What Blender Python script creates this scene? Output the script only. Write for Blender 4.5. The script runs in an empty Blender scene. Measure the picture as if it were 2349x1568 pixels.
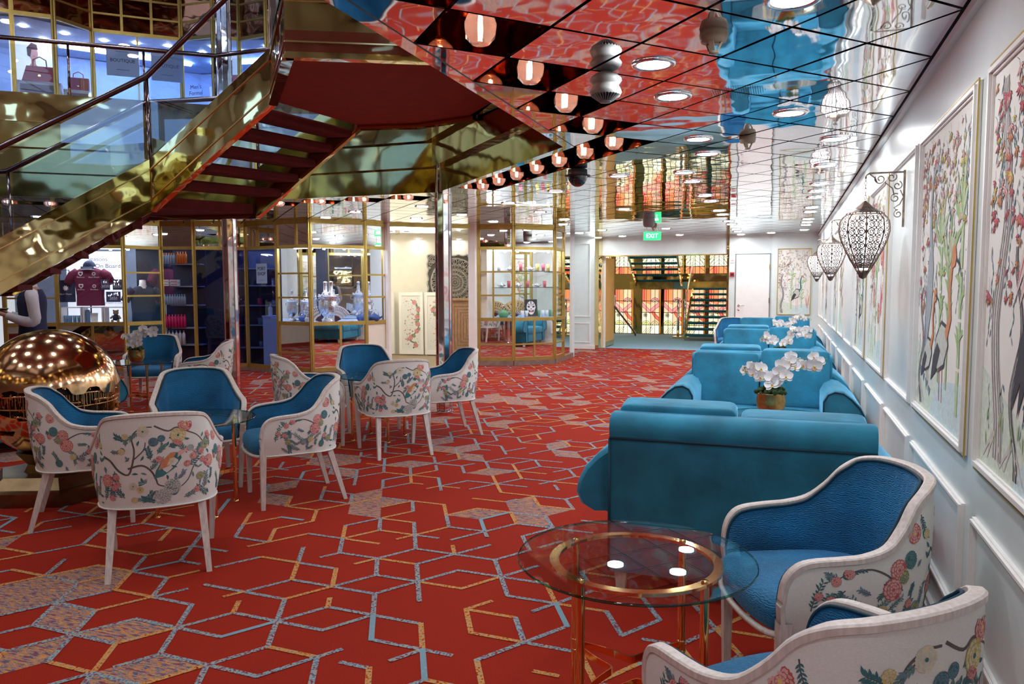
import bpy, math, random
from mathutils import Vector, Matrix
R = random.Random(7)
PI = math.pi
sc = bpy.context.scene
COL = sc.collection

# ------------------------------------------------------------------ camera, world, exposure
cam = bpy.data.objects.new('camera', bpy.data.cameras.new('camera'))
COL.objects.link(cam)
sc.camera = cam
cam.data.sensor_width = 36.0
cam.data.lens = 1762.8 * 36.0 / 2349.0
cam.data.clip_start = 0.05
cam.data.clip_end = 100
YAW, PITCH, ROLL, EYE = 0.3415, 0.07505, -0.0018, 1.46
_f = Vector((-math.sin(YAW) * math.cos(PITCH), math.cos(YAW) * math.cos(PITCH), -math.sin(PITCH)))
_r = Vector((math.cos(YAW), math.sin(YAW), 0))
_u = _r.cross(_f)
_r2 = _r * math.cos(ROLL) + _u * math.sin(ROLL)
_u2 = -_r * math.sin(ROLL) + _u * math.cos(ROLL)
cam.matrix_world = Matrix(((_r2.x, _u2.x, -_f.x, 0), (_r2.y, _u2.y, -_f.y, 0), (_r2.z, _u2.z, -_f.z, EYE), (0, 0, 0, 1)))

world = bpy.data.worlds.new('world')
sc.world = world
world.use_nodes = True
world.node_tree.nodes['Background'].inputs[0].default_value = (0.9, 0.92, 1.0, 1)
world.node_tree.nodes['Background'].inputs[1].default_value = 0.25
sc.view_settings.view_transform = 'Standard'
sc.view_settings.look = 'None'
sc.view_settings.gamma = 1.0
sc.view_settings.use_curve_mapping = False
sc.view_settings.exposure = 1.45
cy = sc.cycles
cy.max_bounces = 9
cy.diffuse_bounces = 4
cy.glossy_bounces = 6
cy.transmission_bounces = 6
cy.transparent_max_bounces = 14
cy.sample_clamp_indirect = 6.0
cy.blur_glossy = 0.5
cy.use_denoising = True
LAMP = 52.0          # downlight emission
SHOPLIGHT = 16.0

# ------------------------------------------------------------------ materials
MATS = {}
def nodes(name):
    m = bpy.data.materials.new(name)
    m.use_nodes = True
    nt = m.node_tree
    return m, nt, nt.nodes['Principled BSDF']
def mat(name, col, rough=0.6, metal=0.0, var=0.0, vscale=8.0, bump=0.0, bscale=40.0, sheen=0.0, coat=0.0, emit=0.0, ecol=None, stretch=None, detail=3.0, bdist=0.01, spec=None):
    m, nt, b = nodes(name)
    c = (col[0], col[1], col[2], 1)
    b.inputs['Base Color'].default_value = c
    b.inputs['Roughness'].default_value = rough
    b.inputs['Metallic'].default_value = metal
    if spec is not None: b.inputs['Specular IOR Level'].default_value = spec
    if sheen:
        b.inputs['Sheen Weight'].default_value = sheen
        b.inputs['Sheen Roughness'].default_value = 0.4
        b.inputs['Sheen Tint'].default_value = (min(1, col[0] * 2 + .2), min(1, col[1] * 2 + .2), min(1, col[2] * 2 + .2), 1)
    if coat: b.inputs['Coat Weight'].default_value = coat
    if emit:
        e = ecol or col
        b.inputs['Emission Color'].default_value = (e[0], e[1], e[2], 1)
        b.inputs['Emission Strength'].default_value = emit
    tc = nt.nodes.new('ShaderNodeTexCoord')
    mp = nt.nodes.new('ShaderNodeMapping')
    nt.links.new(tc.outputs['Object'], mp.inputs[0])
    if stretch: mp.inputs['Scale'].default_value = stretch
    n = nt.nodes.new('ShaderNodeTexNoise')
    n.inputs['Scale'].default_value = vscale
    n.inputs['Detail'].default_value = detail
    nt.links.new(mp.outputs[0], n.inputs['Vector'])
    mx = nt.nodes.new('ShaderNodeMix'); mx.data_type = 'RGBA'
    d = max(var, 0.02)
    mx.inputs[6].default_value = (col[0] * (1 - d), col[1] * (1 - d), col[2] * (1 - d), 1)
    mx.inputs[7].default_value = (min(1, col[0] * (1 + d)), min(1, col[1] * (1 + d)), min(1, col[2] * (1 + d)), 1)
    mr = nt.nodes.new('ShaderNodeMapRange'); mr.inputs[1].default_value = 0.34; mr.inputs[2].default_value = 0.66
    nt.links.new(n.outputs[0], mr.inputs[0]); nt.links.new(mr.outputs[0], mx.inputs[0])
    nt.links.new(mx.outputs[2], b.inputs['Base Color'])
    if bump:
        n2 = nt.nodes.new('ShaderNodeTexNoise')
        n2.inputs['Scale'].default_value = bscale
        n2.inputs['Detail'].default_value = 2.0
        nt.links.new(mp.outputs[0], n2.inputs['Vector'])
        bp = nt.nodes.new('ShaderNodeBump')
        bp.inputs['Strength'].default_value = bump
        bp.inputs['Distance'].default_value = bdist
        nt.links.new(n2.outputs[0], bp.inputs['Height'])
        nt.links.new(bp.outputs[0], b.inputs['Normal'])
    MATS[name] = m
    return m
def speckle(name, base, cols, scale=90.0, thr=None, rough=0.95, stretch=(1, 1, 1)):
    """woven colours: noise picks between colours with hard steps"""
    m, nt, b = nodes(name)
    b.inputs['Roughness'].default_value = rough
    b.inputs['Specular IOR Level'].default_value = 0.1
    tc = nt.nodes.new('ShaderNodeTexCoord')
    mp = nt.nodes.new('ShaderNodeMapping'); mp.inputs['Scale'].default_value = stretch
    n = nt.nodes.new('ShaderNodeTexNoise'); n.inputs['Scale'].default_value = scale; n.inputs['Detail'].default_value = 2.0
    nt.links.new(tc.outputs['Object'], mp.inputs[0]); nt.links.new(mp.outputs[0], n.inputs['Vector'])
    cr = nt.nodes.new('ShaderNodeValToRGB'); cr.color_ramp.interpolation = 'CONSTANT'
    thr = thr or [0.0] + [0.38 + 0.24 * i / max(1, len(cols) - 1) for i in range(1, len(cols))]
    for i, c in enumerate(cols):
        if i < 2: e = cr.color_ramp.elements[i]; e.position = thr[i]
        else: e = cr.color_ramp.elements.new(thr[i])
        e.color = (c[0], c[1], c[2], 1)
    nt.links.new(n.outputs[0], cr.inputs[0])
    nt.links.new(cr.outputs[0], b.inputs['Base Color'])
    MATS[name] = m
    return m
def glass(name, tint=(1, 1, 1), refl=1.0, rough=0.0, frost=None, famt=0.0):
    m = bpy.data.materials.new(name); m.use_nodes = True; nt = m.node_tree; nt.nodes.clear()
    o = nt.nodes.new('ShaderNodeOutputMaterial')
    t = nt.nodes.new('ShaderNodeBsdfTransparent'); t.inputs[0].default_value = (tint[0], tint[1], tint[2], 1)
    g = nt.nodes.new('ShaderNodeBsdfGlossy'); g.inputs['Roughness'].default_value = rough
    ge = nt.nodes.new('ShaderNodeNewGeometry'); dt = nt.nodes.new('ShaderNodeVectorMath'); dt.operation = 'DOT_PRODUCT'
    nt.links.new(ge.outputs['Normal'], dt.inputs[0]); nt.links.new(ge.outputs['Incoming'], dt.inputs[1])
    def mth(op, a, b_=None, c=None):
        n = nt.nodes.new('ShaderNodeMath'); n.operation = op
        for i, v in enumerate((a, b_, c)):
            if v is None: continue
            if isinstance(v, (int, float)): n.inputs[i].default_value = v
            else: nt.links.new(v, n.inputs[i])
        return n.outputs[0]
    sch = mth('MULTIPLY_ADD', mth('POWER', mth('SUBTRACT', 1.0, mth('ABSOLUTE', dt.outputs['Value'])), 5.0), 0.95, 0.045)
    ml = nt.nodes.new('ShaderNodeMath'); ml.operation = 'MULTIPLY'; ml.inputs[1].default_value = refl; ml.use_clamp = True
    mx = nt.nodes.new('ShaderNodeMixShader')
    nt.links.new(sch, ml.inputs[0]); nt.links.new(ml.outputs[0], mx.inputs[0])
    src = t
    if frost:
        tl = nt.nodes.new('ShaderNodeBsdfTranslucent'); tl.inputs[0].default_value = (*frost, 1)
        m2 = nt.nodes.new('ShaderNodeMixShader'); m2.inputs[0].default_value = famt
        nt.links.new(t.outputs[0], m2.inputs[1]); nt.links.new(tl.outputs[0], m2.inputs[2]); src = m2
    nt.links.new(src.outputs[0], mx.inputs[1]); nt.links.new(g.outputs[0], mx.inputs[2]); nt.links.new(mx.outputs[0], o.inputs[0])
    MATS[name] = m
    return m
def emis(name, col, s):
    m = mat(name, col, 0.5, emit=s, ecol=col)
    return m
def wavy(name, col, rough, scale, strength, dist, metal=1.0, stretch=(1, 1, 1), var=0.03):
    return mat(name, col, rough, metal, var=var, bump=strength, bscale=scale, bdist=dist, stretch=stretch)

# carpet
m = mat('carpet_red', (0.30, 0.020, 0.009), 0.95, var=0.22, vscale=260, detail=4, bump=0.25, bscale=700, bdist=0.004, spec=0.1)
speckle('carpet_line_blue', None, [(0.30, 0.02, 0.01), (0.13, 0.20, 0.27), (0.24, 0.36, 0.42), (0.45, 0.27, 0.10)], 95, [0, .41, .5, .6])
speckle('carpet_line_ochre', None, [(0.30, 0.02, 0.01), (0.48, 0.20, 0.05), (0.58, 0.28, 0.08), (0.25, 0.30, 0.32)], 95, [0, .38, .5, .61])
speckle('carpet_line_plain', None, [(0.20, 0.31, 0.37), (0.27, 0.38, 0.43)], 90)
speckle('carpet_fill', None, [(0.30, 0.03, 0.02), (0.08, 0.11, 0.20), (0.55, 0.21, 0.05), (0.12, 0.16, 0.25), (0.56, 0.25, 0.07)], 20, [0, .36, .46, .53, .59], stretch=(1, 5, 1))
speckle('carpet_blue', None, [(0.20, 0.36, 0.52), (0.26, 0.44, 0.60), (0.34, 0.52, 0.66), (0.42, 0.20, 0.20)], 42, [0, .42, .56, .68])
# metals
wavy('ceiling_mirror', (0.88, 0.89, 0.92), 0.03, 1.5, 0.13, 0.05, stretch=(1, 1, 1))
wavy('bronze_mirror', (0.42, 0.22, 0.14), 0.05, 2.0, 0.2, 0.05)
wavy('brass_sheet', (0.76, 0.62, 0.30), 0.05, 1.9, 0.36, 0.07)
wavy('brass_dark', (0.46, 0.33, 0.12), 0.08, 1.4, 0.24, 0.08)
mat('brass_base', (0.22, 0.15, 0.08), 0.28, 1.0, var=0.2)
mat('brass', (0.88, 0.60, 0.24), 0.14, 1.0, var=0.05)
mat('brass_tube', (0.93, 0.60, 0.24), 0.09, 1.0, var=0.04)
mat('gold_frame', (0.52, 0.37, 0.10), 0.36, 0.75, var=0.08)
mat('steel_mirror', (0.80, 0.79, 0.80), 0.06, 1.0, var=0.05, bump=0.2, bscale=3, bdist=0.03)
mat('dark_rail', (0.22, 0.17, 0.17), 0.12, 1.0, var=0.1)
mat('chrome', (0.85, 0.85, 0.88), 0.12, 1.0)
mat('mirror', (0.88, 0.87, 0.84), 0.02, 1.0)
mat('copper_globe', (0.80, 0.50, 0.27), 0.11, 1.0, var=0.15, vscale=5, bump=0.12, bscale=6, bdist=0.02)
mat('globe_inner', (0.035, 0.022, 0.015), 0.5, 0.6, var=0.4, bump=0.5, bscale=30, bdist=0.02)
mat('globe_pin', (0.75, 0.45, 0.20), 0.3, 1.0, var=0.3)
mat('lantern_metal', (0.16, 0.11, 0.085), 0.4, 0.85, var=0.4, vscale=30)
mat('bracket_metal', (0.30, 0.24, 0.19), 0.4, 0.9, var=0.4, vscale=30)
mat('pot_gold', (0.55, 0.36, 0.13), 0.3, 1.0, var=0.25, vscale=20, bump=0.2, bscale=60)
mat('silver', (0.78, 0.80, 0.86), 0.16, 1.0, var=0.1, bump=0.7, bscale=60, bdist=0.01)
# fabrics
def velvet(name, col, wave=False):
    m = mat(name, col, 0.75, 0, var=0.30, vscale=5, sheen=0.9, bump=0.25, bscale=20, bdist=0.01, detail=6)
    if wave:
        nt = m.node_tree; b = nt.nodes['Principled BSDF']
        tc = nt.nodes.new('ShaderNodeTexCoord')
        w = nt.nodes.new('ShaderNodeTexWave'); w.bands_direction = 'Z'; w.inputs['Scale'].default_value = 46; w.inputs['Distortion'].default_value = 10
        w.inputs['Detail'].default_value = 2; w.inputs['Detail Scale'].default_value = 1.1
        nt.links.new(tc.outputs['Object'], w.inputs['Vector'])
        bp = nt.nodes.new('ShaderNodeBump'); bp.inputs['Strength'].default_value = 0.5; bp.inputs['Distance'].default_value = 0.006
        nt.links.new(w.outputs[1], bp.inputs['Height']); nt.links.new(bp.outputs[0], b.inputs['Normal'])
    return m
velvet('velvet_chair', (0.004, 0.14, 0.31), True)
velvet('velvet_sofa', (0.014, 0.20, 0.33))
mat('velvet_piping', (0.002, 0.04, 0.07), 0.8)
mat('fabric_ivory', (0.75, 0.76, 0.73), 0.9, var=0.06, vscale=150, bump=0.2, bscale=500, bdist=0.002, stretch=(1, 1, 5))
mat('wood_pale', (0.64, 0.57, 0.53), 0.5, var=0.12, vscale=14, stretch=(6, 6, 1.2), bump=0.08, bscale=90)
mat('wood_oak', (0.40, 0.24, 0.14), 0.5, var=0.2, vscale=10, stretch=(6, 6, 1))
mat('wood_door', (0.78, 0.42, 0.12), 0.6, var=0.12, vscale=6, stretch=(6, 6, 1))
mat('wood_floor', (0.28, 0.21, 0.13), 0.5, var=0.2, vscale=5, stretch=(1, 8, 1))
mat('plinth_wood', (0.23, 0.15, 0.12), 0.5, var=0.2, vscale=10)
# walls etc
mat('wall_white', (0.70, 0.77, 0.76), 0.30, var=0.02)
mat('wall_cream', (0.80, 0.76, 0.64), 0.6, var=0.02)
mat('trim_white', (0.86, 0.85, 0.82), 0.35)
mat('white_gloss', (0.85, 0.86, 0.9), 0.3)
mat('black', (0.01, 0.01, 0.012), 0.5)
mat('black_gloss', (0.008, 0.008, 0.012), 0.06, coat=1)
mat('grey_plastic', (0.24, 0.25, 0.24), 0.5)
mat('taupe_plastic', (0.30, 0.24, 0.17), 0.5)
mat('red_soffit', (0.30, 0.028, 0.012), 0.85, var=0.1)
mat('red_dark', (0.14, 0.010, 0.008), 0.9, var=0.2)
mat('carved_grey', (0.36, 0.34, 0.30), 0.8, var=0.25, vscale=30)
mat('shop_wall', (0.38, 0.50, 0.72), 0.6, var=0.04)
mat('shop_dark', (0.018, 0.022, 0.06), 0.5, var=0.2)
mat('shop_shelf', (0.35, 0.42, 0.60), 0.4)
mat('mural_paper', (0.82, 0.80, 0.74), 0.75, var=0.02)
glass('glass_clear', (0.97, 0.98, 0.98), 1.0)
glass('glass_table', (0.90, 0.96, 0.95), 0.9)
glass('glass_edge', (0.10, 0.42, 0.33), 1.5)
glass('glass_smoke', (0.20, 0.25, 0.52), 1.0)
glass('glass_tinted', (0.55, 0.66, 0.95), 1.0)
glass('glass_upper', (0.88, 0.93, 1.0), 3.5)
glass('glass_rail', (0.80, 0.88, 0.97), 1.8)
glass('glass_pink', (0.93, 0.68, 0.60), 1.5, 0.0, (0.95, 0.55, 0.46), 0.12)
emis('lamp_white', (0.93, 0.96, 1.0), LAMP)
emis('lamp_spot', (0.9, 0.93, 1.0), 30)
emis('lamp_filament', (1.0, 0.75, 0.6), 22)
emis('lantern_glow', (1.0, 0.97, 1.0), 1.1)
emis('strip_blue', (0.55, 0.68, 1.0), SHOPLIGHT)
emis('strip_white', (0.85, 0.9, 1.0), 10)
emis('strip_warm', (1.0, 0.95, 0.80), 5)
emis('lightbox', (0.80, 0.86, 1.0), 0.28)
emis('exit_green', (0.02, 0.50, 0.12), 1.2)
emis('exit_white', (0.85, 1.0, 0.9), 2.0)

def P(name, col, rough=0.8, **k):
    if name not in MATS: mat(name, col, rough, **k)
    return name
# print colours
for n, c in dict(p_branch=(0.12, 0.10, 0.10), p_leaf=(0.05, 0.17, 0.19), p_leaf2=(0.12, 0.24, 0.25), p_rose=(0.52, 0.11, 0.12), p_pink=(0.72, 0.42, 0.38), p_yellow=(0.55, 0.45, 0.15),
                 p_cream=(0.70, 0.62, 0.42), p_bird=(0.05, 0.20, 0.22), p_orange=(0.62, 0.26, 0.12), p_grey=(0.36, 0.41, 0.43), p_pale=(0.56, 0.58, 0.52), p_blue=(0.16, 0.24, 0.34),
                 p_green=(0.35, 0.50, 0.22), p_green2=(0.50, 0.62, 0.40), p_gold=(0.75, 0.60, 0.15), p_red=(0.62, 0.14, 0.17), p_ink=(0.05, 0.05, 0.06), p_wash=(0.66, 0.74, 0.62), p_water=(0.60, 0.74, 0.75), p_bark=(0.60, 0.57, 0.53), p_wing=(0.78, 0.62, 0.57)).items():
    mat(n, c, 0.85, var=0.1, vscale=60)

# ------------------------------------------------------------------ mesh builder
class MB:
    def __init__(s):
        s.v = []; s.f = []; s.m = []; s.names = []; s.sm = []
    def mi(s, name):
        if name not in s.names: s.names.append(name)
        return s.names.index(name)
    def face(s, idx, m, smooth=False):
        s.f.append(tuple(idx)); s.m.append(s.mi(m)); s.sm.append(smooth)
    def poly(s, pts, m, smooth=False):
        b = len(s.v); s.v += [tuple(p) for p in pts]
        s.face(range(b, b + len(pts)), m, smooth)
    def box(s, x0, x1, y0, y1, z0, z1, m, M=None):
        b = len(s.v)
        pts = [(x0, y0, z0), (x1, y0, z0), (x1, y1, z0), (x0, y1, z0), (x0, y0, z1), (x1, y0, z1), (x1, y1, z1), (x0, y1, z1)]
        if M: pts = [tuple(M @ Vector(p)) for p in pts]
        s.v += pts
        for q in ((0, 3, 2, 1), (4, 5, 6, 7), (0, 1, 5, 4), (1, 2, 6, 5), (2, 3, 7, 6), (3, 0, 4, 7)):
            s.face([b + i for i in q], m)
        return s
    def bar(s, a, b, w, h, m, up=(0, 0, 1)):
        """box beam from a to b, w across, h along up"""
        a = Vector(a); b = Vector(b); t = (b - a); L = t.length; t.normalize()
        side = t.cross(Vector(up))
        if side.length < 1e-5: side = t.cross(Vector((1, 0, 0)))
        side.normalize(); u = side.cross(t)
        side = -side
        M = Matrix((( t.x, side.x, u.x, a.x), (t.y, side.y, u.y, a.y), (t.z, side.z, u.z, a.z), (0, 0, 0, 1)))
        s.box(0, L, -w / 2, w / 2, -h / 2, h / 2, m, M)
        return s
    def grid(s, G, m, closed=False, smooth=True, flip=False):
        b = len(s.v); n = len(G[0])
        for row in G: s.v += [tuple(p) for p in row]
        for i in range(len(G) - 1):
            for j in range(n if closed else n - 1):
                k = (j + 1) % n
                q = [b + i * n + j, b + i * n + k, b + (i + 1) * n + k, b + (i + 1) * n + j]
                if flip: q.reverse()
                s.face(q, m, smooth)
        return s
    def lathe(s, prof, n, m, c=(0, 0, 0), cap=False, smooth=True, M=None):
        G = []
        for r, z in prof:
            row = [Vector((c[0] + r * math.cos(2 * PI * i / n), c[1] + r * math.sin(2 * PI * i / n), c[2] + z)) for i in range(n)]
            if M: row = [M @ p for p in row]
            G.append(row)
        s.grid(G, m, True, smooth)
        if cap:
            b = len(s.v) - n * len(G)
            s.face([b + i for i in range(n)][::-1], m)
            s.face([b + (len(G) - 1) * n + i for i in range(n)], m)
        return s
    def tube(s, pts, r, m, n=8, closed=False, cap=True, smooth=True):
        pts = [Vector(p) for p in pts]; G = []; N = len(pts); up = None
        for i, p in enumerate(pts):
            if closed: t = pts[(i + 1) % N] - pts[i - 1]
            else: t = pts[min(i + 1, N - 1)] - pts[max(i - 1, 0)]
            if t.length < 1e-9: t = Vector((0, 0, 1))
            t.normalize()
            if up is None:
                up = Vector((0, 0, 1)) if abs(t.z) < 0.9 else Vector((1, 0, 0))
            side = t.cross(up)
            if side.length < 1e-4: side = t.cross(Vector((0.3, 0.7, 0.2)))
            side.normalize(); u = side.cross(t); up = u
            rr = r[i] if isinstance(r, (list, tuple)) else r
            G.append([p + side * rr * math.cos(2 * PI * k / n) + u * rr * math.sin(2 * PI * k / n) for k in range(n)])
        if closed: G.append(G[0])
        s.grid(G, m, True, smooth)
        if cap and not closed:
            b = len(s.v) - n * len(G)
            s.face([b + k for k in range(n)][::-1], m); s.face([len(s.v) - n + k for k in range(n)], m)
        return s
    def prism(s, poly, z0, z1, m, mtop=None, mbot=None):
        n = len(poly); b = len(s.v)
        s.v += [(p[0], p[1], z0) for p in poly] + [(p[0], p[1], z1) for p in poly]
        for i in range(n):
            j = (i + 1) % n
            s.face((b + i, b + j, b + n + j, b + n + i), m)
        s.face([b + n + i for i in range(n)], mtop or m)
        s.face([b + i for i in range(n)][::-1], mbot or m)
        return s
    def ball(s, c, r, m, nu=12, nv=8, sc_=(1, 1, 1)):
        G = []
        for i in range(nv + 1):
            a = -PI / 2 + PI * i / nv
            G.append([(c[0] + sc_[0] * r * math.cos(a) * math.cos(2 * PI * k / nu), c[1] + sc_[1] * r * math.cos(a) * math.sin(2 * PI * k / nu), c[2] + sc_[2] * r * math.sin(a)) for k in range(nu)])
        return s.grid(G, m, True)
    def mesh(s, name):
        me = bpy.data.meshes.new(name)
        me.from_pydata(s.v, [], s.f)
        for n in s.names: me.materials.append(MATS[n])
        me.polygons.foreach_set('material_index', s.m)
        me.polygons.foreach_set('use_smooth', s.sm)
        me.update()
        return me
    def build(s, name, parent=None, loc=(0, 0, 0), rot=(0, 0, 0), bevel=0, **tags):
        o = bpy.data.objects.new(name, s.mesh(name))
        COL.objects.link(o)
        o.location = loc; o.rotation_euler = rot
        if parent is not None: o.parent = parent
        if bevel:
            md = o.modifiers.new('bevel', 'BEVEL'); md.width = bevel; md.segments = 2; md.limit_method = 'ANGLE'
        for k, v in tags.items():
            o[{'cat': 'category'}.get(k, k)] = v
        return o

def thing(name, label, cat, loc=(0, 0, 0), rz=0.0, group=None):
    o = bpy.data.objects.new(name, None); COL.objects.link(o)
    o.empty_display_size = 0.1
    o.location = loc; o.rotation_euler = (0, 0, rz)
    o['label'] = label; o['category'] = cat
    if group: o['group'] = group
    return o
def dup(root, loc, rz, label=None, group=None, scale=None):
    kids = {}
    for o in bpy.data.objects:
        if o.parent is not None: kids.setdefault(o.parent.name, []).append(o)
    def rec(o, par):
        c = o.copy(); COL.objects.link(c)
        if par is not None: c.parent = par
        for ch in kids.get(o.name, []): rec(ch, c)
        return c
    r = rec(root, None)
    r.location = loc; r.rotation_euler = (0, 0, rz)
    if scale: r.scale = (scale, scale, scale)
    if label: r['label'] = label
    if group: r['group'] = group
    return r
def text(name, s, size, M, m, parent=None, align='CENTER', extrude=0.001, **tags):
    cu = bpy.data.curves.new(name, 'FONT'); cu.body = s; cu.size = size; cu.align_x = align; cu.align_y = 'CENTER'; cu.extrude = extrude; cu.resolution_u = 3
    tmp = bpy.data.objects.new('tmp_text', cu); COL.objects.link(tmp)
    dg = bpy.context.evaluated_depsgraph_get()
    me = bpy.data.meshes.new_from_object(tmp.evaluated_get(dg))
    bpy.data.objects.remove(tmp)
    me.materials.clear(); me.materials.append(MATS[m])
    me.transform(M)
    o = bpy.data.objects.new(name, me); COL.objects.link(o)
    if parent is not None: o.parent = parent
    for k, v in tags.items(): o[k] = v
    return o
def frame(o, x, n):
    """matrix whose X axis is x (text direction), Z axis is n (facing), origin o"""
    x = Vector(x).normalized(); n = Vector(n).normalized(); y = n.cross(x)
    return Matrix(((x.x, y.x, n.x, o[0]), (x.y, y.y, n.y, o[1]), (x.z, y.z, n.z, o[2]), (0, 0, 0, 1)))
def catmull(pts, k=6, closed=False):
    P_ = [Vector(p) for p in pts]; out = []; n = len(P_)
    for i in range(n if closed else n - 1):
        p0 = P_[(i - 1) % n] if closed or i > 0 else P_[0]; p1 = P_[i]; p2 = P_[(i + 1) % n]
        p3 = P_[(i + 2) % n] if closed or i < n - 2 else P_[-1]
        for j in range(k):
            t = j / k
            out.append(0.5 * ((2 * p1) + (p2 - p0) * t + (2 * p0 - 5 * p1 + 4 * p2 - p3) * t * t + (3 * p1 - p0 - 3 * p2 + p3) * t ** 3))
    if not closed: out.append(P_[-1])
    return out
def clip(poly, a, n):
    """keep the part of a 2D polygon where (p-a).n >= 0"""
    out = []
    for i in range(len(poly)):
        p, q = poly[i], poly[(i + 1) % len(poly)]
        dp = (p[0] - a[0]) * n[0] + (p[1] - a[1]) * n[1]; dq = (q[0] - a[0]) * n[0] + (q[1] - a[1]) * n[1]
        if dp >= 0: out.append(p)
        if (dp >= 0) != (dq >= 0):
            t = dp / (dp - dq); out.append((p[0] + (q[0] - p[0]) * t, p[1] + (q[1] - p[1]) * t))
    return out
def area(p):
    return 0.5 * sum(p[i][0] * p[(i + 1) % len(p)][1] - p[(i + 1) % len(p)][0] * p[i][1] for i in range(len(p)))
# ------------------------------------------------------------------ the room shell
CE = 2.482
WX = 0.63
def struct(mb, name, parent=None, **k):
    o = mb.build(name, parent, **k)
    if parent is None: o['kind'] = 'structure'
    return o
def mn(m, n): return (0.3025 * m, 3.35 + 0.3275 * n)
OCT = [mn(-5, 7), mn(-12, 14), mn(-22, 14), (-8.6, 6.40), (-9.3, 1.0), (-7.2, -1.25), mn(-12, -14), mn(-5, -7)]   # counter-clockwise
SHOP_L = [(-13.0, 8.0), (-11.6, 8.75), (-10.965, 9.157), (-10.078, 9.642), (-9.85, 10.2), (-9.33, 10.39), (-8.65, 10.85), (-7.85, 10.62), (-7.15, 10.52), (-6.55, 11.2), (-6.43, 11.65)]

# floor: red carpet with a woven pattern of broken cubes
fl = MB()
fl.poly([(-13, -4, 0), (WX, -4, 0), (WX, 17.25, 0), (-13, 17.25, 0)], 'carpet_red')
E0 = 0.238
ca, sa = math.cos(-0.035), math.sin(-0.035)
def lat(i, j):
    x = E0 * (i + j * 0.5); y = E0 * j * 0.8660254
    return (-2.386 + ca * x - sa * y, 3.341 + sa * x + ca * y)
NB = [(1, 0), (0, 1), (-1, 1), (-1, 0), (0, -1), (1, -1)]
rr = random.Random(11)
gx = {}
def smooth(x, y, s, seed):
    def h(i, j):
        return random.Random(i * 7349 + j * 9151 + seed * 31).random()
    x /= s; y /= s; i = math.floor(x); j = math.floor(y); fx = x - i; fy = y - j
    fx = fx * fx * (3 - 2 * fx); fy = fy * fy * (3 - 2 * fy)
    return (h(i, j) * (1 - fx) + h(i + 1, j) * fx) * (1 - fy) + (h(i, j + 1) * (1 - fx) + h(i + 1, j + 1) * fx) * fy
def seg(p, q, w, m, z, t0=0.0, t1=1.0):
    p_ = (p[0] + (q[0] - p[0]) * t0, p[1] + (q[1] - p[1]) * t0); q_ = (p[0] + (q[0] - p[0]) * t1, p[1] + (q[1] - p[1]) * t1)
    dx, dy = q_[0] - p_[0], q_[1] - p_[1]; L = math.hypot(dx, dy)
    nx, ny = -dy / L * w / 2, dx / L * w / 2; ex, ey = dx / L * w * .3, dy / L * w * .3
    fl.poly([(p_[0] - ex + nx, p_[1] - ey + ny, z), (p_[0] - ex - nx, p_[1] - ey - ny, z), (q_[0] + ex - nx, q_[1] + ey - ny, z), (q_[0] + ex + nx, q_[1] + ey + ny, z)][::1], m)
def inside(p): return -12.2 < p[0] < WX - .05 and 1.4 < p[1] < 17.2
for i in range(-75, 75):
    for j in range(-12, 72):
        if (i - j) % 3: continue
        p = lat(i, j)
        if not inside(p): continue
        dens = smooth(p[0], p[1], 0.9, 3)
        # woven fills, strung out along the x direction
        f = smooth(p[0] / 2.6, p[1], 0.34, 5)
        if f > 0.70:
            for k in (0, 1, 5):
                if rr.random() < 0.62:
                    a = NB[k]; b = NB[(k + 1) % 6]
                    q = [p, lat(i + a[0], j + a[1]), lat(i + a[0] + b[0], j + a[1] + b[1]), lat(i + b[0], j + b[1])]
                    if all(inside(t) for t in q): fl.poly([(t[0], t[1], 0.0012) for t in q], 'carpet_fill')
        hue = smooth(p[0], p[1], 0.6, 9)
        for k in range(6):
            q = lat(i + NB[k][0], j + NB[k][1])
            if not inside(q): continue
            r_ = rr.random()
            if r_ > 0.36 + 0.62 * dens: continue
            c = rr.random() * .6 + hue * .5
            m = 'carpet_line_blue' if c < 0.62 else ('carpet_line_ochre' if c < .92 else 'carpet_line_plain')
            if rr.random() < .06: m = 'carpet_line_plain'
            t1 = 1.0 if rr.random() < .8 else rr.uniform(.35, .7)
            z = 0.0018 + 0.0002 * k
            if rr.random() < .5: seg(p, q, 0.024, m, z, 0, t1)
            else: seg(p, q, 0.024, m, z, 1 - t1, 1)
struct(fl, 'floor')
f2 = MB(); f2.box(-8.5, 0.6, 17.25, 24.0, -0.04, 0.0, 'carpet_blue'); struct(f2, 'floor_lobby')
f3 = MB(); f3.prism([(-6.38, 11.75), (-5.22, 12.9), (-5.1, 15.8), (-8.6, 14.1)][::1], 0.0, 0.006, 'wood_floor'); struct(f3, 'floor_bar')

# ceiling: mirror panels on a rhombic grid, black joints, recessed lamp cells round the atrium
ROOM = [(-13, -4), (WX - .035, -4), (WX - .035, 17.2), (-13, 17.2)]
def in_oct_parts(poly):
    res = []; cur = poly
    for k in range(8):
        a = OCT[k]; b = OCT[(k + 1) % 8]; n = (-(b[1] - a[1]), b[0] - a[0])     # inward normal for ccw order
        out = clip(cur, a, (-n[0], -n[1]))
        if len(out) > 2 and abs(area(out)) > 1e-5: res.append(out)
        cur = clip(cur, a, n)
        if len(cur) < 3: break
    return res
LAMPC = [(-4, n) for n in (-5, -3, -1, 1, 3, 5, 7)] + [(-4 - k, 7 + k) for k in range(1, 7)] + [(-14, 15), (-16, 15), (-18, 15), (-20, 15), (-22, 15)] + [(-25, 14), (-27, 12), (-29, 12), (-30, 11)]
LS = set(LAMPC)
ce = MB(); back = MB()
GAP = 0.0085
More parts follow.
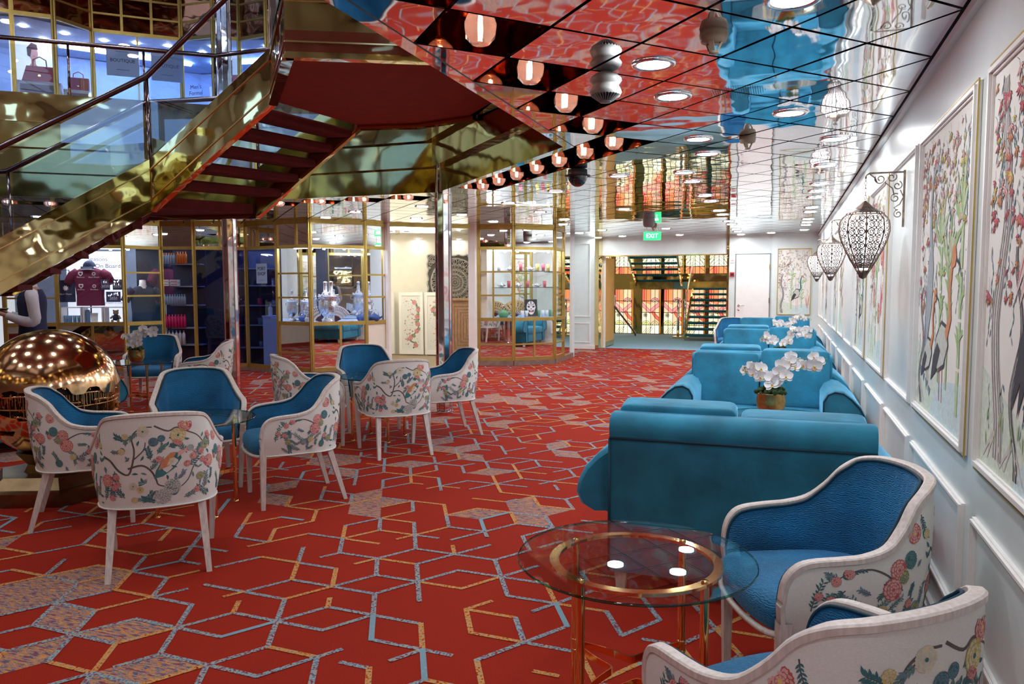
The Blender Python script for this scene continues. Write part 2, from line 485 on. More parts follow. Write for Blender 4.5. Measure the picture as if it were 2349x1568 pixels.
for m_ in range(-46, 5):
    for n_ in range(-24, 44):
        if (m_ + n_) % 2 == 0: continue
        if (m_, n_) in LS: continue
        c = mn(m_, n_)
        sx, sy = 0.3025 - GAP * 1.4, 0.3275 - GAP * 1.4
        q = [(c[0] + sx, c[1]), (c[0], c[1] + sy), (c[0] - sx, c[1]), (c[0], c[1] - sy)]
        for a, n in (((-13, -4), (0, 1)), ((-13, -4), (1, 0)), ((WX - .035, 0), (-1, 0)), ((0, 17.2), (0, -1))):
            q = clip(q, a, n)
            if len(q) < 3: break
        if len(q) < 3: continue
        tx, ty = rr.uniform(-.0035, .0035), rr.uniform(-.0035, .0035)
        if c[1] > 10.5: tx *= .4; ty *= .4
        for part in in_oct_parts(q):
            pts = [(x, y, CE + (x - c[0]) * tx + (y - c[1]) * ty) for x, y in part]
            if area(part) > 0: pts.reverse()
            ce.poly(pts, 'ceiling_mirror')
# black backing above the joints, broken where lamp cells go up
for m_ in range(-46, 5):
    for n_ in range(-24, 44):
        if (m_ + n_) % 2 == 0 or (m_, n_) in LS: continue
        c = mn(m_, n_)
        q = [(c[0] + .3025, c[1]), (c[0], c[1] + .3275), (c[0] - .3025, c[1]), (c[0], c[1] - .3275)]
        q = clip(q, (WX, 0), (-1, 0))
        if len(q) < 3: continue
        for part in in_oct_parts(q):
            ce.poly([(x, y, CE + 0.014) for x, y in part], 'black')
struct(ce, 'ceiling')

# trim band round the atrium opening and the stepped brass fascia above it
tr = MB()
def inset(d):
    out = []
    for k in range(8):
        a, b, c = Vector(OCT[k - 1]), Vector(OCT[k]), Vector(OCT[(k + 1) % 8])
        n1 = Vector((-(b - a).y, (b - a).x)).normalized(); n2 = Vector((-(c - b).y, (c - b).x)).normalized()
        nn = (n1 + n2); nn = nn / nn.length_squared * 2
        out.append((b.x + nn.x * d, b.y + nn.y * d))
    return out
def ring(mb, d0, z0, d1, z1, m):
    A = inset(d0); B = inset(d1)
    for k in range(8):
        j = (k + 1) % 8
        mb.poly([(A[k][0], A[k][1], z0), (A[j][0], A[j][1], z0), (B[j][0], B[j][1], z1), (B[k][0], B[k][1], z1)], m)
ring(tr, 0, CE - .004, .075, CE - .004, 'ceiling_mirror')
ring(tr, 0, CE - .004, 0, CE + .05, 'black')
struct(tr, 'trim_1')
fa = MB()
ring(fa, .075, CE - .004, .075, 2.75, 'brass_dark')
ring(fa, .075, 2.75, .15, 2.75, 'brass_sheet')
ring(fa, .15, 2.75, .15, 3.02, 'brass_dark')
ring(fa, .15, 3.02, .22, 3.02, 'brass_sheet')
ring(fa, .22, 3.02, .22, 3.30, 'brass_dark')
ring(fa, .22, 3.30, .235, 3.30, 'brass')
ring(fa, .235, 3.30, .235, 3.62, 'brass_sheet')
ring(fa, .235, 3.62, 0.05, 3.62, 'brass')
ring(fa, .05, 3.62, 0.05, 3.3, 'brass_sheet')
struct(fa, 'trim_2')
# upper deck floor
fu = MB()
OUT = [(WX, 5.64), (-3.6, 13.4), (-8.0, 13.4), (-13, 8), (-13, -1), (-9, -4), (-2, -4), (WX, -1)]
I2 = inset(0)
for k in range(8):
    j = (k + 1) % 8
    fu.poly([(I2[k][0], I2[k][1], 3.3), (OUT[k][0], OUT[k][1], 3.3), (OUT[j][0], OUT[j][1], 3.3), (I2[j][0], I2[j][1], 3.3)][::1], 'carpet_red')
struct(fu, 'floor_upper')

# walls
def wallbox(name, x0, x1, y0, y1, z0, z1, m='wall_white'):
    b = MB(); b.box(x0, x1, y0, y1, z0, z1, m); return struct(b, name)
wallbox('wall_right', WX, WX + .12, -4, 17.2, 0, 2.52)
wallbox('wall_back', -13, WX + .12, -4.12, -4, 0, 2.52, 'wall_cream')
wallbox('wall_left', -13.12, -13, -4, 8.0, 0, 6.5, 'wall_cream')
b = MB(); b.box(WX - .028, WX, -4, 17.2, CE - .045, CE - .012, 'wall_white'); struct(b, 'trim_3')
b = MB(); b.box(WX - .02, WX, -4, 17.2, 0, .10, 'trim_white'); b.box(WX - .028, WX, -4, 17.2, .0, .07, 'trim_white'); struct(b, 'baseboard_right')

def moulding(mb, o, u, v, w, h, m='trim_white', t=.022, d=.012, m2=None):
    """rectangular frame moulding: corner o, along u (width) and v (height), standing out along n"""
    u = Vector(u); v = Vector(v); n = u.cross(v); o = Vector(o)
    for k, (tt, dd, off) in enumerate(((t, d, 0), (t * .45, d * 1.7, t * .28))):
        for (a, b_, ww) in ((o + v * (tt / 2 + off), u, w), (o + v * (h - tt / 2 - off), u, w)):
            mb.bar(a + u * off + n * dd / 2, a + u * (w - off) + n * dd / 2, dd, tt, m, up=v)
        for (a, ww) in ((o + u * (tt / 2 + off), h), (o + u * (w - tt / 2 - off), h)):
            mb.bar(a + v * (off + tt) + n * dd / 2, a + v * (h - off - tt) + n * dd / 2, dd, tt, m, up=u)
PLAIN = [(4.45, 5.45), (8.2, 9.25), (11.73, 12.68), (15.3, 16.2)]
DADO = [(.6, 1.6), (1.75, 2.955), (3.12, 4.32), (4.45, 5.46), (5.6, 6.72), (6.92, 7.98), (8.2, 9.25), (9.31, 10.3), (10.52, 11.5), (11.73, 12.68), (12.8, 13.8), (14.03, 15.08), (15.3, 16.2)]
q = MB()
for a, b_ in PLAIN: moulding(q, (WX, b_, .835), (0, -1, 0), (0, 0, 1), b_ - a, 1.335)
for a, b_ in DADO: moulding(q, (WX, b_, .235), (0, -1, 0), (0, 0, 1), b_ - a, .43)
struct(q, 'trim_4')

# far wall with pilaster, doorway, white door
FY = 17.2
wallbox('wall_far', -1.17, -.28, FY, FY + .12, 0, 2.52)
wallbox('wall_far_right', -.28, WX + .12, FY - .1, FY + .1, 0, 2.52)
wallbox('wall_far_header', -3.93, -1.17, FY, FY + .12, 2.085, 2.52)
b = MB(); b.box(-4.6, -4.02, 16.85, 17.45, 0, 2.52, 'wall_white')
moulding(b, (-4.52, 16.85, .72), (1, 0, 0), (0, 0, 1), .40, 1.65); moulding(b, (-4.52, 16.85, .14), (1, 0, 0), (0, 0, 1), .40, .45); b.box(-4.62, -4.01, 16.83, 16.85, 0, .09, 'trim_white')
struct(b, 'wall_pilaster')
b = MB(); b.box(-4.02, -3.93, 16.84, 17.3, 0, CE, 'brass_sheet'); b.box(-1.2, -1.155, 17.16, 17.34, 0, CE, 'brass_sheet'); b.box(-3.93, -1.2, 17.17, 17.19, 2.075, 2.10, 'brass'); struct(b, 'trim_5')
b = MB(); b.box(-1.005, -.33, FY - .03, FY, 0, 2.075, 'trim_white'); b.box(-1.03, -1.012, FY - .012, FY, 0, 2.10, 'grey_plastic'); b.box(-.323, -.308, FY - .012, FY, 0, 2.10, 'grey_plastic'); b.box(-1.03, -.308, FY - .012, FY, 2.083, 2.10, 'grey_plastic')
d1 = struct(b, 'door_1')
b = MB(); b.lathe([(0, 0), (.026, 0), (.026, .012), (0, .012)], 14, 'chrome', M=frame((-.945, FY - .03, 1.0), (1, 0, 0), (0, -1, 0))); b.tube([(-.945, FY - .04, 1.0), (-.945, FY - .085, 1.0), (-.93, FY - .09, 1.0), (-.82, FY - .09, 1.0)], .009, 'chrome')
b.lathe([(0, 0), (.024, 0), (.024, .012), (0, .012)], 14, 'chrome', M=frame((-.945, FY - .03, .91), (1, 0, 0), (0, -1, 0))); b.build('door_handle', d1)
b = MB()
for z in (.35, 1.05, 1.75): b.box(-.335, -.318, FY - .045, FY - .028, z, z + .11, 'brass')
b.build('hinge', d1)
# wooden door leaf standing open into the lobby
b = MB(); b.box(-3.93, -3.885, 17.32, 18.27, .02, 2.06, 'wood_door'); b.box(-3.935, -3.88, 17.31, 17.33, .0, 2.07, 'trim_white'); b.box(-3.934, -3.881, 17.32, 18.28, .02, .13, 'brass')
d2 = struct(b, 'door_2')
b = MB(); b.box(-3.885, -3.85, 18.17, 18.21, .95, 1.2, 'chrome'); b.tube([(-3.86, 18.19, .98), (-3.83, 18.19, .98), (-3.83, 18.19, 1.17), (-3.86, 18.19, 1.17)], .008, 'chrome'); b.build('door_handle', d2)

# bar niche
def wallseg(mb, a, b_, z0, z1, m, t=.1):
    a = Vector((a[0], a[1], 0)); b_ = Vector((b_[0], b_[1], 0)); d = (b_ - a).normalized(); n = Vector((-d.y, d.x, 0)) * t
    mb.prism([(a.x, a.y), (b_.x, b_.y), (b_.x + n.x, b_.y + n.y), (a.x + n.x, a.y + n.y)], z0, z1, m)
b = MB(); wallseg(b, (-8.6, 13.8), (-5.0, 15.6), 0, 2.52, 'wall_cream'); struct(b, 'wall_niche_back')
b = MB(); wallseg(b, (-6.47, 11.7), (-8.6, 13.8), 0, 2.52, 'wall_cream', -.1); struct(b, 'wall_niche_left')
b = MB(); wallseg(b, (-5.16, 12.9), (-5.0, 15.6), 0, 2.52, 'wall_cream', -.1); struct(b, 'wall_niche_right')
b = MB(); b.box(-6.45, -6.36, 11.62, 11.72, 0, CE, 'trim_white'); b.box(-5.33, -5.2, 12.68, 12.8, 0, CE, 'trim_white'); b.bar((-6.4, 11.68, CE - .02), (-5.25, 12.74, CE - .02), .03, .04, 'gold_frame'); struct(b, 'trim_6')

# lobby beyond the doorway
b = MB(); b.box(-8.5, .6, 22.5, 22.6, 0, 4.2, 'brass_dark'); struct(b, 'wall_lobby_back')
b = MB(); b.box(-8.6, -8.5, 17.4, 22.6, 0, 4.2, 'wall_cream'); b.box(.5, .6, 17.4, 22.6, 0, 4.2, 'wall_cream'); struct(b, 'wall_lobby_side')
b = MB(); b.box(-8.5, .6, 17.4, 22.6, 4.2, 4.3, 'wall_cream'); b.box(-8.5, -3.95, 17.33, 17.45, 0, 4.2, 'wall_cream'); b.box(-1.15, .6, 17.33, 17.45, 0, 4.2, 'wall_cream'); b.box(-3.95, -1.15, 17.33, 17.45, 2.1, 4.2, 'wall_cream'); struct(b, 'ceiling_lobby')

# ------------------------------------------------------------------ flat prints (murals, screens, chair covers)
class Print:
    """collects 2D polygons and maps them on a surface"""
    def __init__(s, mb, f): s.mb = mb; s.f = f; s.k = 0
    def poly(s, pts, m, layer=0):
        s.k += 1
        off = .0005 + layer * .0004 + (s.k % 17) * .00002
        q = [s.f(x, y, off) for x, y in pts]
        if any(v is None for v in q): return
        s.mb.poly(q, m)
    def ribbon(s, pts, w0, w1, m, layer=0):
        n = len(pts)
        L = []
        for i, p in enumerate(pts):
            a = pts[max(i - 1, 0)]; b_ = pts[min(i + 1, n - 1)]; dx, dy = b_[0] - a[0], b_[1] - a[1]; l = math.hypot(dx, dy) or 1
            w = (w0 + (w1 - w0) * i / max(1, n - 1)) / 2
            L.append(((p[0] - dy / l * w, p[1] + dx / l * w), (p[0] + dy / l * w, p[1] - dx / l * w)))
        for i in range(n - 1): s.poly([L[i][0], L[i][1], L[i + 1][1], L[i + 1][0]], m, layer)
    def leaf(s, x, y, ang, l, w, m, layer=1, bend=.15):
        c, q = math.cos(ang), math.sin(ang)
        P_ = []
        for t, h in ((0, 0), (.3, .42), (.6, .45), (1, 0), (.65, -.4), (.3, -.38)):
            u = t * l; v = h * w + bend * w * math.sin(t * PI)
            P_.append((x + c * u - q * v, y + q * u + c * v))
        s.poly(P_, m, layer)
    def disc(s, x, y, r, m, layer=1, n=8, sx=1.0, a0=0.0, jag=0.0):
        s.poly([(x + sx * r * (1 + jag * (i % 2)) * math.cos(a0 + 2 * PI * i / n), y + r * (1 + jag * (i % 2)) * math.sin(a0 + 2 * PI * i / n)) for i in range(n)], m, layer)
    def flower(s, x, y, r, dark, light, n=8, core=None, layer=2, sp=1.0):
        n += 3; a0 = R.random() * 6
        def pet(a, l, w, m, ly):
            c, q = math.cos(a), math.sin(a)
            s.poly([(x + c * u * l - q * v * w, y + q * u * l + c * v * w) for u, v in ((.1, 0), (.45, .42), (.78, .5), (.97, .25), (.92, 0), (.97, -.25), (.78, -.5), (.45, -.42))], m, ly)
        for t, (ro, wk) in enumerate(((1, .62), (.68, .50), (.40, .34))):
            for k in range(n - 2 * t):
                a = a0 + 2 * PI * (k + .5 * t) / (n - 2 * t)
                pet(a, r * ro, r * wk, dark, layer + 1 * t); pet(a, r * ro * .9, r * wk * .72, light, layer + 1 * t)
        s.disc(x, y, r * .17, core or dark, layer + 4, 6)
    def hydra(s, x, y, r, m1='p_grey', m2='p_pale', n=42):
        s.disc(x, y, r * .9, 'p_grey', 1, 12, jag=.08)
        for k in range(n):
            a = k * 2.4; q = r * math.sqrt((k + .5) / n)
            s.disc(x + q * math.cos(a), y + q * math.sin(a), r * .12, m2, 2, 5, a0=a)
    def sprig(s, x, y, ang, l, n=7, leafm='p_leaf', fl=None, ll=.028, curve=.4):
        pts = []; a = ang; px, py = x, y; st = l / 8
        for i in range(9):
            pts.append((px, py)); px += st * math.cos(a); py += st * math.sin(a); a += curve / 8
        s.ribbon(pts, .004, .002, 'p_branch', 0)
        for i in range(1, 9):
            p = pts[i]; sd = 1 if i % 2 else -1
            s.leaf(p[0], p[1], ang + curve * i / 8 + sd * .9, ll * R.uniform(.8, 1.3), ll * .38, leafm, 1)
            if n > 7: s.leaf(p[0], p[1], ang + curve * i / 8 - sd * .8, ll * R.uniform(.7, 1.1), ll * .36, leafm, 1)
        if fl:
            for (t, c) in fl:
                p = pts[t]; s.flower(p[0], p[1], .017, c[0], c[1], 5, layer=2)
    def bird(s, x, y, k, fl=1):
        T = lambda pts: [(x + fl * k * a, y + k * b_) for a, b_ in pts]
        for i in range(4): s.ribbon(T([(-.02, -.03), (-.10, -.055 - i * .006), (-.20, -.065 - .014 * i)]), .012 * k, .004 * k, 'p_bird' if i % 2 else 'p_grey', 1)
        s.poly(T([(-.04, -.045), (0, -.035), (.05, .0), (.09, .055), (.085, .085), (.05, .09), (.0, .05), (-.03, .0)]), 'p_bird', 2)
        s.poly(T([(-.02, .0), (.03, .02), (.065, .085), (.04, .09), (.0, .05)]), 'p_orange', 3)
        s.poly(T([(.02, .02), (.05, .035), (.06, .06), (.035, .06)]), 'p_cream', 4)
        s.poly(T([(.07, .06), (.10, .08), (.135, .095), (.13, .115), (.10, .105), (.075, .09)]), 'p_pink', 3)
        s.disc(x + fl * k * .135, y + k * .105, k * .018, 'p_grey', 4, 7)
        s.poly(T([(.145, .10), (.165, .085), (.16, .075), (.14, .093)]), 'p_pink', 4)

def bough(pr, pts, w0, w1, m='p_branch'):
    cr = [(v.x, v.y) for v in catmull([(a, b_, 0) for a, b_ in pts], 4)]
    pr.ribbon(cr, w0, w1, m, 0)
    return cr
def panel_print(pr, x0, x1, y0, y1, seed, dens=1.0):
    """flowering branch wandering up a tall panel"""
    r = random.Random(seed); W = x1 - x0; H = y1 - y0; y = y0 + .03 * H; xs = []; x = x0 + W * r.uniform(.3, .6); t = 1
    while y < y1 - .03 * H:
        xs.append((x, y)); y += H * .075; x = min(max(x + t * W * r.uniform(.12, .3), x0 + .12 * W), x1 - .12 * W)
        if r.random() < .5: t = -t
    br = bough(pr, xs, W * .06, W * .035)
    for k, (x, y) in enumerate(br[3:-2]):
        q = k % 7
        if q == 0: pr.flower(x + W * r.uniform(-.06, .06), y, W * .13, 'p_rose', 'p_pink', 8)
        elif q == 2: pr.flower(x + W * r.uniform(-.1, .1), y, W * .09, 'p_yellow', 'p_leaf2', 7)
        elif q == 4:
            a = r.uniform(0, 6.28); xx, yy = x + .12 * W * math.cos(a), y + .12 * W * math.sin(a)
            if x0 + .15 * W < xx < x1 - .15 * W: pr.sprig(x, y, a, W * .22, 8, 'p_leaf', [(7, ('p_rose', 'p_pink'))], W * .05)
        for z in range(2):
            a = r.uniform(0, 6.28); pr.leaf(x, y, a, W * .1, W * .045, r.choice(('p_leaf', 'p_leaf2')), 1)
    for k in range(int(26 * dens)):
        x = r.uniform(x0 + .12 * W, x1 - .12 * W); y = r.uniform(y0 + .05 * H, y1 - .05 * H)
        pr.leaf(x, y, r.uniform(0, 6.28), W * .06, W * .026, r.choice(('p_leaf', 'p_blue', 'p_grey')), 1)
        if k % 4 == 0: pr.flower(x + .03 * W, y, W * .04, r.choice(('p_rose', 'p_orange')), 'p_pink', 5)

def mural_print(pr, W, H, kind, seed):
    r = random.Random(seed)
    # ground and water washes are part of the painting
    pr.poly([(0, 0), (W, 0), (W, H * .07), (W * .8, H * .10), (W * .5, H * .14), (W * .2, H * .2), (0, H * .25)], 'p_wash', 0)
    pr.poly([(W * .35, 0), (W, 0), (W, H * .17), (W * .7, H * .15), (W * .5, H * .12)], 'p_water', 1)
    def blossom(n, y0, y1, cols, x0=0.03, x1=.97):
        for k in range(n):
            x = W * r.uniform(x0, x1); y = H * r.uniform(y0, y1); c = r.choice(cols); s_ = W * r.uniform(.011, .022); t_ = r.uniform(-2.2, -.9)
            pr.ribbon([(x, y), (x - s_ * math.cos(t_), y - s_ * math.sin(t_)), (x - 2.2 * s_ * math.cos(t_ + .4), y - 2.2 * s_ * math.sin(t_ + .4))], .0024, .0016, 'p_ink', 1)
            for j in range(6):
                a = t_ + (j - 2.5) * .5 + r.uniform(-.15, .15); q_ = r.uniform(1.3, 2.1); pr.leaf(x, y, a, s_ * q_, s_ * .50, 'p_ink', 2); pr.leaf(x, y, a, s_ * q_ * .94, s_ * .36, c, 3)
    def hang(n, y0, y1):
        for k in range(n):
            x = W * r.uniform(.03, .97); y = H * r.uniform(y0, y1)
            pts = [(x, y)]
            for j in range(5): x += W * r.uniform(-.02, .02); y -= H * .02; pts.append((x, y))
            pts = [p for p in pts if 0.01 * W < p[0] < .99 * W]
            if len(pts) > 2: pr.ribbon(pts, .003, .002, 'p_ink', 0)
            for p in pts: pr.leaf(p[0], p[1], -PI / 2 + r.uniform(-.7, .7), W * r.uniform(.016, .034), W * .009, r.choice(('p_leaf2', 'p_leaf', 'p_blue', 'p_grey')), 1)
    def bamboo(x, y0, y1, w, m='p_green2'):
        n = max(3, int((y1 - y0) * 7)); 
        for k in range(n):
            a = y0 + (y1 - y0) * k / n; b_ = y0 + (y1 - y0) * (k + .93) / n
            pr.poly([(W * (x - w), H * a), (W * (x + w), H * a), (W * (x + w), H * b_), (W * (x - w), H * b_)], m, 2)
            pr.poly([(W * (x + w * .5), H * a), (W * (x + w), H * a), (W * (x + w), H * b_), (W * (x + w * .5), H * b_)], 'p_green', 3)
        for k in range(7):
            a = PI / 2 + r.uniform(-1.1, 1.1); ll = W * r.uniform(.12, .26)
            pr.leaf(W * x, H * y1, a, ll, W * .035, r.choice(('p_green', 'p_green2')), 3, .6)
        for k in range(6):
            yy = y0 + (y1 - y0) * r.uniform(.3, .95); sd = r.choice((-1, 1)); a = PI / 2 - sd * r.uniform(.5, 1.2)
            if .12 < x < .88: pr.leaf(W * x, H * yy, a, W * .11, W * .026, 'p_green', 3, .7 * sd)
    def crane(x, y, k, body, neckm='p_grey', fl=1):
        T = lambda pts: [(W * (x + fl * a * k), H * (y + b_ * k)) for a, b_ in pts]
        pr.poly(T([(-.108, -.005), (-.04, -.03), (.055, -.01), (.11, .05), (.085, .10), (.0, .11), (-.078, .065)]), 'p_ink', 3); pr.poly(T([(-.10, .0), (-.04, -.02), (.05, .0), (.10, .05), (.08, .09), (.0, .10), (-.07, .06)]), body, 4)
        pr.poly(T([(-.14, -.06), (-.06, -.03), (.0, .03), (-.05, .05), (-.11, .01)]), 'p_ink', 5)
        pr.ribbon(T([(.07, .07), (.12, .12), (.10, .19), (.12, .25), (.15, .27)]), .040 * k * W, .026 * k * W, neckm, 5)
        pr.ribbon(T([(.15, .27), (.22, .25), (.25, .22)]), .012 * k * W, .004 * k * W, 'p_ink', 6)
        pr.disc(W * (x + fl * .145 * k), H * (y + .27 * k), .032 * k * W, 'p_orange' if body != 'p_grey' else 'p_grey', 6, 7)
        for d in (-.01, .03): pr.ribbon(T([(d, 0), (d + .01, -.1), (d - .005, -.2)]), .007 * k * W, .005 * k * W, 'p_rose' if body != 'p_grey' else 'p_ink', 3)
    def trunk(x, wd, top=1.0):
        pts = []; 
        for j in range(9): pts.append((W * (x + .04 * math.sin(j * 1.3 + seed)), H * top * j / 8))
        cr = [(v.x, v.y) for v in catmull([(a, b_, 0) for a, b_ in pts], 3)]
        pr.ribbon(cr, wd * W, wd * .55 * W, 'p_bark', 1)
        for o in (-.35, -.1, .2, .4):
            pr.ribbon([(a + o * wd * W * (1 - .4 * k / len(cr)), b_) for k, (a, b_) in enumerate(cr)], .006, .003, 'p_ink', 2)
        for a in (-2.6, -2.1, -1.1, -.6):
            pr.ribbon([(W * x, H * .10), (W * x + W * .07 * math.cos(a), H * .06), (W * x + .13 * W * math.cos(a), H * .02)], .02 * W, .004 * W, 'p_bark', 2)
    hang(62, .45, .99); hang(14, .2, .5)
    blossom(80, .68, .98, ('p_yellow', 'p_gold', 'p_pink', 'p_pink')); blossom(54, .40, .97, ('p_red', 'p_orange', 'p_rose'), .02, .35); blossom(34, .5, .95, ('p_pink', 'p_yellow'), .4, .98)
    if kind == 0:      # crane with long pale wings beside a bare tree
        trunk(.16, .10); trunk(.34, .04, .55)
        for k in range(9):
            a = -PI / 2 + (k - 4) * .10; pr.leaf(W * .55, H * .78, a - .15, W * .46, W * .08, 'p_wing', 4, .1); pr.leaf(W * .55, H * .78, a - .15, W * .44, W * .012, 'p_rose', 5, .1)
            pr.leaf(W * .75, H * .70, a + .12, W * .44, W * .08, 'p_wing', 4, .1)
        for k in range(8): pr.leaf(W * .42 + W * .03 * k, H * .42, -PI / 2 + (k - 4) * .09, W * .30, W * .06, 'p_ink', 5, .3)
        pr.ribbon([(W * .55, H * .75), (W * .5, H * .85), (W * .6, H * .93), (W * .7, H * .9)], .05 * W, .03 * W, 'p_ink', 5)
        pr.ribbon([(W * .6, H * .3), (W * .61, H * .15), (W * .6, H * .04)], .014 * W, .01 * W, 'p_ink', 3)
        blossom(9, .62, .85, ('p_red', 'p_rose'), .2, .5)
        for k in range(14): pr.leaf(W * r.uniform(.05, .5), H * r.uniform(.03, .12), PI / 2 + r.uniform(-.5, .5), W * .05, W * .012, 'p_green', 3)
    elif kind == 1:    # bamboo, long grey bird, two red-headed ibises at a pond
        bamboo(.50, .13, .60, .018); bamboo(.66, .12, .52, .016); bamboo(.86, .06, .66, .022)
        pr.leaf(W * .28, H * .66, -PI / 2 - .1, W * .5, W * .15, 'p_grey', 4, .1)
        pr.ribbon([(W * .26, H * .60), (W * .24, H * .74), (W * .26, H * .84), (W * .33, H * .88), (W * .40, H * .86)], .05 * W, .02 * W, 'p_grey', 5)
        for k in range(4): pr.ribbon([(W * (.20 + .02 * k), H * .45), (W * (.19 + .015 * k), H * .3), (W * (.18 + .02 * k), H * .2)], .02 * W, .008 * W, 'p_blue', 3)
        trunk(.12, .05, .45)
        crane(.27, .17, .95, 'p_pale', 'p_orange'); crane(.55, .20, 1.3, 'p_pale', 'p_orange')
        for k in range(4): pr.poly([(W * (.1 + .07 * k), H * (.16 - .02 * k)), (W * (.16 + .07 * k), H * (.15 - .02 * k)), (W * (.13 + .07 * k), H * (.12 - .02 * k))], 'p_blue', 3)
        blossom(6, .28, .42, ('p_orange', 'p_red'), .08, .25)
    elif kind == 2:    # tall pink lotus stems
        for x, y in ((.2, .55), (.32, .38), (.72, .62), (.62, .3), (.85, .42)):
            pr.ribbon([(W * x, H * .05), (W * (x + .02), H * y * .5), (W * x, H * y)], .01 * W, .007 * W, 'p_green', 2)
            pr.flower(W * x, H * y, W * .075, 'p_rose', 'p_pink', 7, 'p_gold')
        pr.leaf(W * .82, H * .5, PI / 2, W * .22, W * .07, 'p_rose', 3); pr.leaf(W * .78, H * .28, PI / 2 + .2, W * .2, W * .07, 'p_rose', 3)
        bamboo(.45, .1, .5, .014); hang(10, .3, .6)
    else:
        bamboo(.42, .08, .58, .02); bamboo(.74, .1, .46, .018); trunk(.14, .07, .62)
        crane(.58, .27, 1.15, 'p_pale', 'p_bird'); pr.bird(W * .30, H * .76, W * 1.0)
        for k in range(14):
            x = W * r.uniform(.1, .45); y = H * r.uniform(.2, .45); pr.disc(x, y, W * .02, 'p_blue', 3, 5, jag=-.4)
        pr.leaf(W * .3, H * .52, .4, W * .12, W * .05, 'p_red', 4)
        for k in range(5): pr.leaf(W * .92, H * .08, PI / 2 + r.uniform(-.2, .2), W * .5, W * .02, 'p_orange', 2)

def mural(y0, y1, kind, label, seed):
    """framed painting on the right wall; local x runs along the wall"""
    t = thing('mural', label, 'painting', (WX, y1, .835), 0, None)
    W = y1 - y0; H = 1.335
    f = MB()
    o = Vector((0, 0, 0)); u = Vector((0, -1, 0)); v = Vector((0, 0, 1)); n = Vector((-1, 0, 0))
    for a, b_ in (((0, 0), (W, 0)), ((0, H), (W, H)), ((0, .0036), (0, H - .0036)), ((W, .0036), (W, H - .0036))): f.bar((-.0125, -a[0], a[1]), (-.0125, -b_[0], b_[1]), .005, .005, 'gold_frame', up=(0, 1, 0) if a[0] == b_[0] else (0, 0, 1))
    moulding(f, (-.001, -.006, .006), u, v, W - .012, H - .012, 'trim_white', .034, .014)
    f.build('frame', t)
    c = MB(); w = W - .08; h = H - .08
    c.poly([(-.006, -.04, .04), (-.006, -.04 - w, .04), (-.006, -.04 - w, .04 + h), (-.006, -.04, .04 + h)][::1], 'mural_paper')
    mural_print(Print(c, lambda x, y, off: (-.006 - off, -.04 - x, .04 + y) if 0 <= x <= w and 0 <= y <= h else None), w, h, kind, seed)
    c.build('canvas', t)
mural(1.75, 2.955, 0, 'framed panel of a crane with pink wings and black tail, nearest on right wall', 1)
mural(3.115, 4.31, 1, 'framed chinoiserie panel of two red-headed ibises under bamboo, beside the pink-winged crane panel', 2)
mural(5.58, 6.68, 2, 'framed panel of pink lotus stems, first behind the nearest wall lantern', 3)
mural(6.90, 7.96, 3, 'framed panel with a slim grey bird, second behind the nearest wall lantern', 4)
mural(9.30, 10.30, 2, 'narrow-looking framed flower panel, first beyond the middle wall lantern', 5)
mural(10.52, 11.48, 3, 'framed bird panel on the right wall, just before the farthest wall lantern', 6)
mural(12.80, 13.80, 1, 'framed bamboo panel on the right wall, first beyond the farthest wall lantern', 7)
mural(14.04, 15.08, 2, 'framed lotus panel, last one on the right wall before the far corner', 8)
t = thing('mural', 'framed garden painting on the far end wall right of the white door', 'painting', (-.17, FY - .1, .81))
f = MB(); moulding(f, (0, 0, 0), (1, 0, 0), (0, 0, 1), .66, 1.38, 'gold_frame', .012, .02); f.build('frame', t)
c = MB(); c.poly([(.012, -.004, .012), (.648, -.004, .012), (.648, -.004, 1.368), (.012, -.004, 1.368)], 'mural_paper')
mural_print(Print(c, lambda x, y, off: (.012 + x, -.004 - off, .012 + y) if 0 <= x <= .636 and 0 <= y <= 1.356 else None), .636, 1.356, 3, 9)
c.build('canvas', t)
# ------------------------------------------------------------------ armchair with printed shell
HALF = [(.280, .262, .385), (.288, .270, .46), (.295, .262, .535), (.304, .235, .580), (.312, .19, .602), (.320, .10, .611), (.318, .02, .618), (.305, -.06, .642), (.280, -.12, .696), (.254, -.17, .762), (.226, -.225, .802), (.165, -.275, .818), (.08, -.30, .824), (0, -.308, .826)]
HP = catmull(HALF, 4)
FULL = [Vector((p.x, p.y, p.z)) for p in HP] + [Vector((-p.x, p.y, p.z)) for p in reversed(HP[:-1])]
NF = len(FULL)
def plan_n(i):
    a = FULL[max(i - 1, 0)]; b_ = FULL[min(i + 1, NF - 1)]
    d = Vector((b_.x - a.x, b_.y - a.y, 0))
    if d.length < .012 or FULL[i].y > .2: return Vector((1 if FULL[i].x > 0 else -1, 0, 0))
    d.normalize(); return Vector((-d.y, d.x, 0)) * (-1)
NRM = [plan_n(i) for i in range(NF)]
for i in range(NF):
    p = FULL[i]
    if NRM[i].dot(Vector((p.x, p.y - .05, 0))) < 0: NRM[i] = -NRM[i]
ZB = .352
def bot(i):
    p = FULL[i]; return Vector((p.x * (.865 + .175 * min(1, max(0, (-.02 - p.y) / .15))), p.y * (.98 if p.y > 0 else .86), ZB))
ARC = [0.0]
for i in range(1, NF): ARC.append(ARC[-1] + math.hypot(FULL[i].x - FULL[i - 1].x, FULL[i].y - FULL[i - 1].y))
MIDA = ARC[NF // 2]; ARC = [MIDA - a for a in ARC]      # + on the chair's right-hand (x>0) side
def shell_pt(i, v, off=0.0):
    t = FULL[i]; b_ = bot(i); top = Vector((t.x, t.y, t.z - .012))
    p = b_.lerp(top, v); bulge = .012 * math.sin(PI * min(1, max(0, v)))
    return p + NRM[i] * (bulge + off)
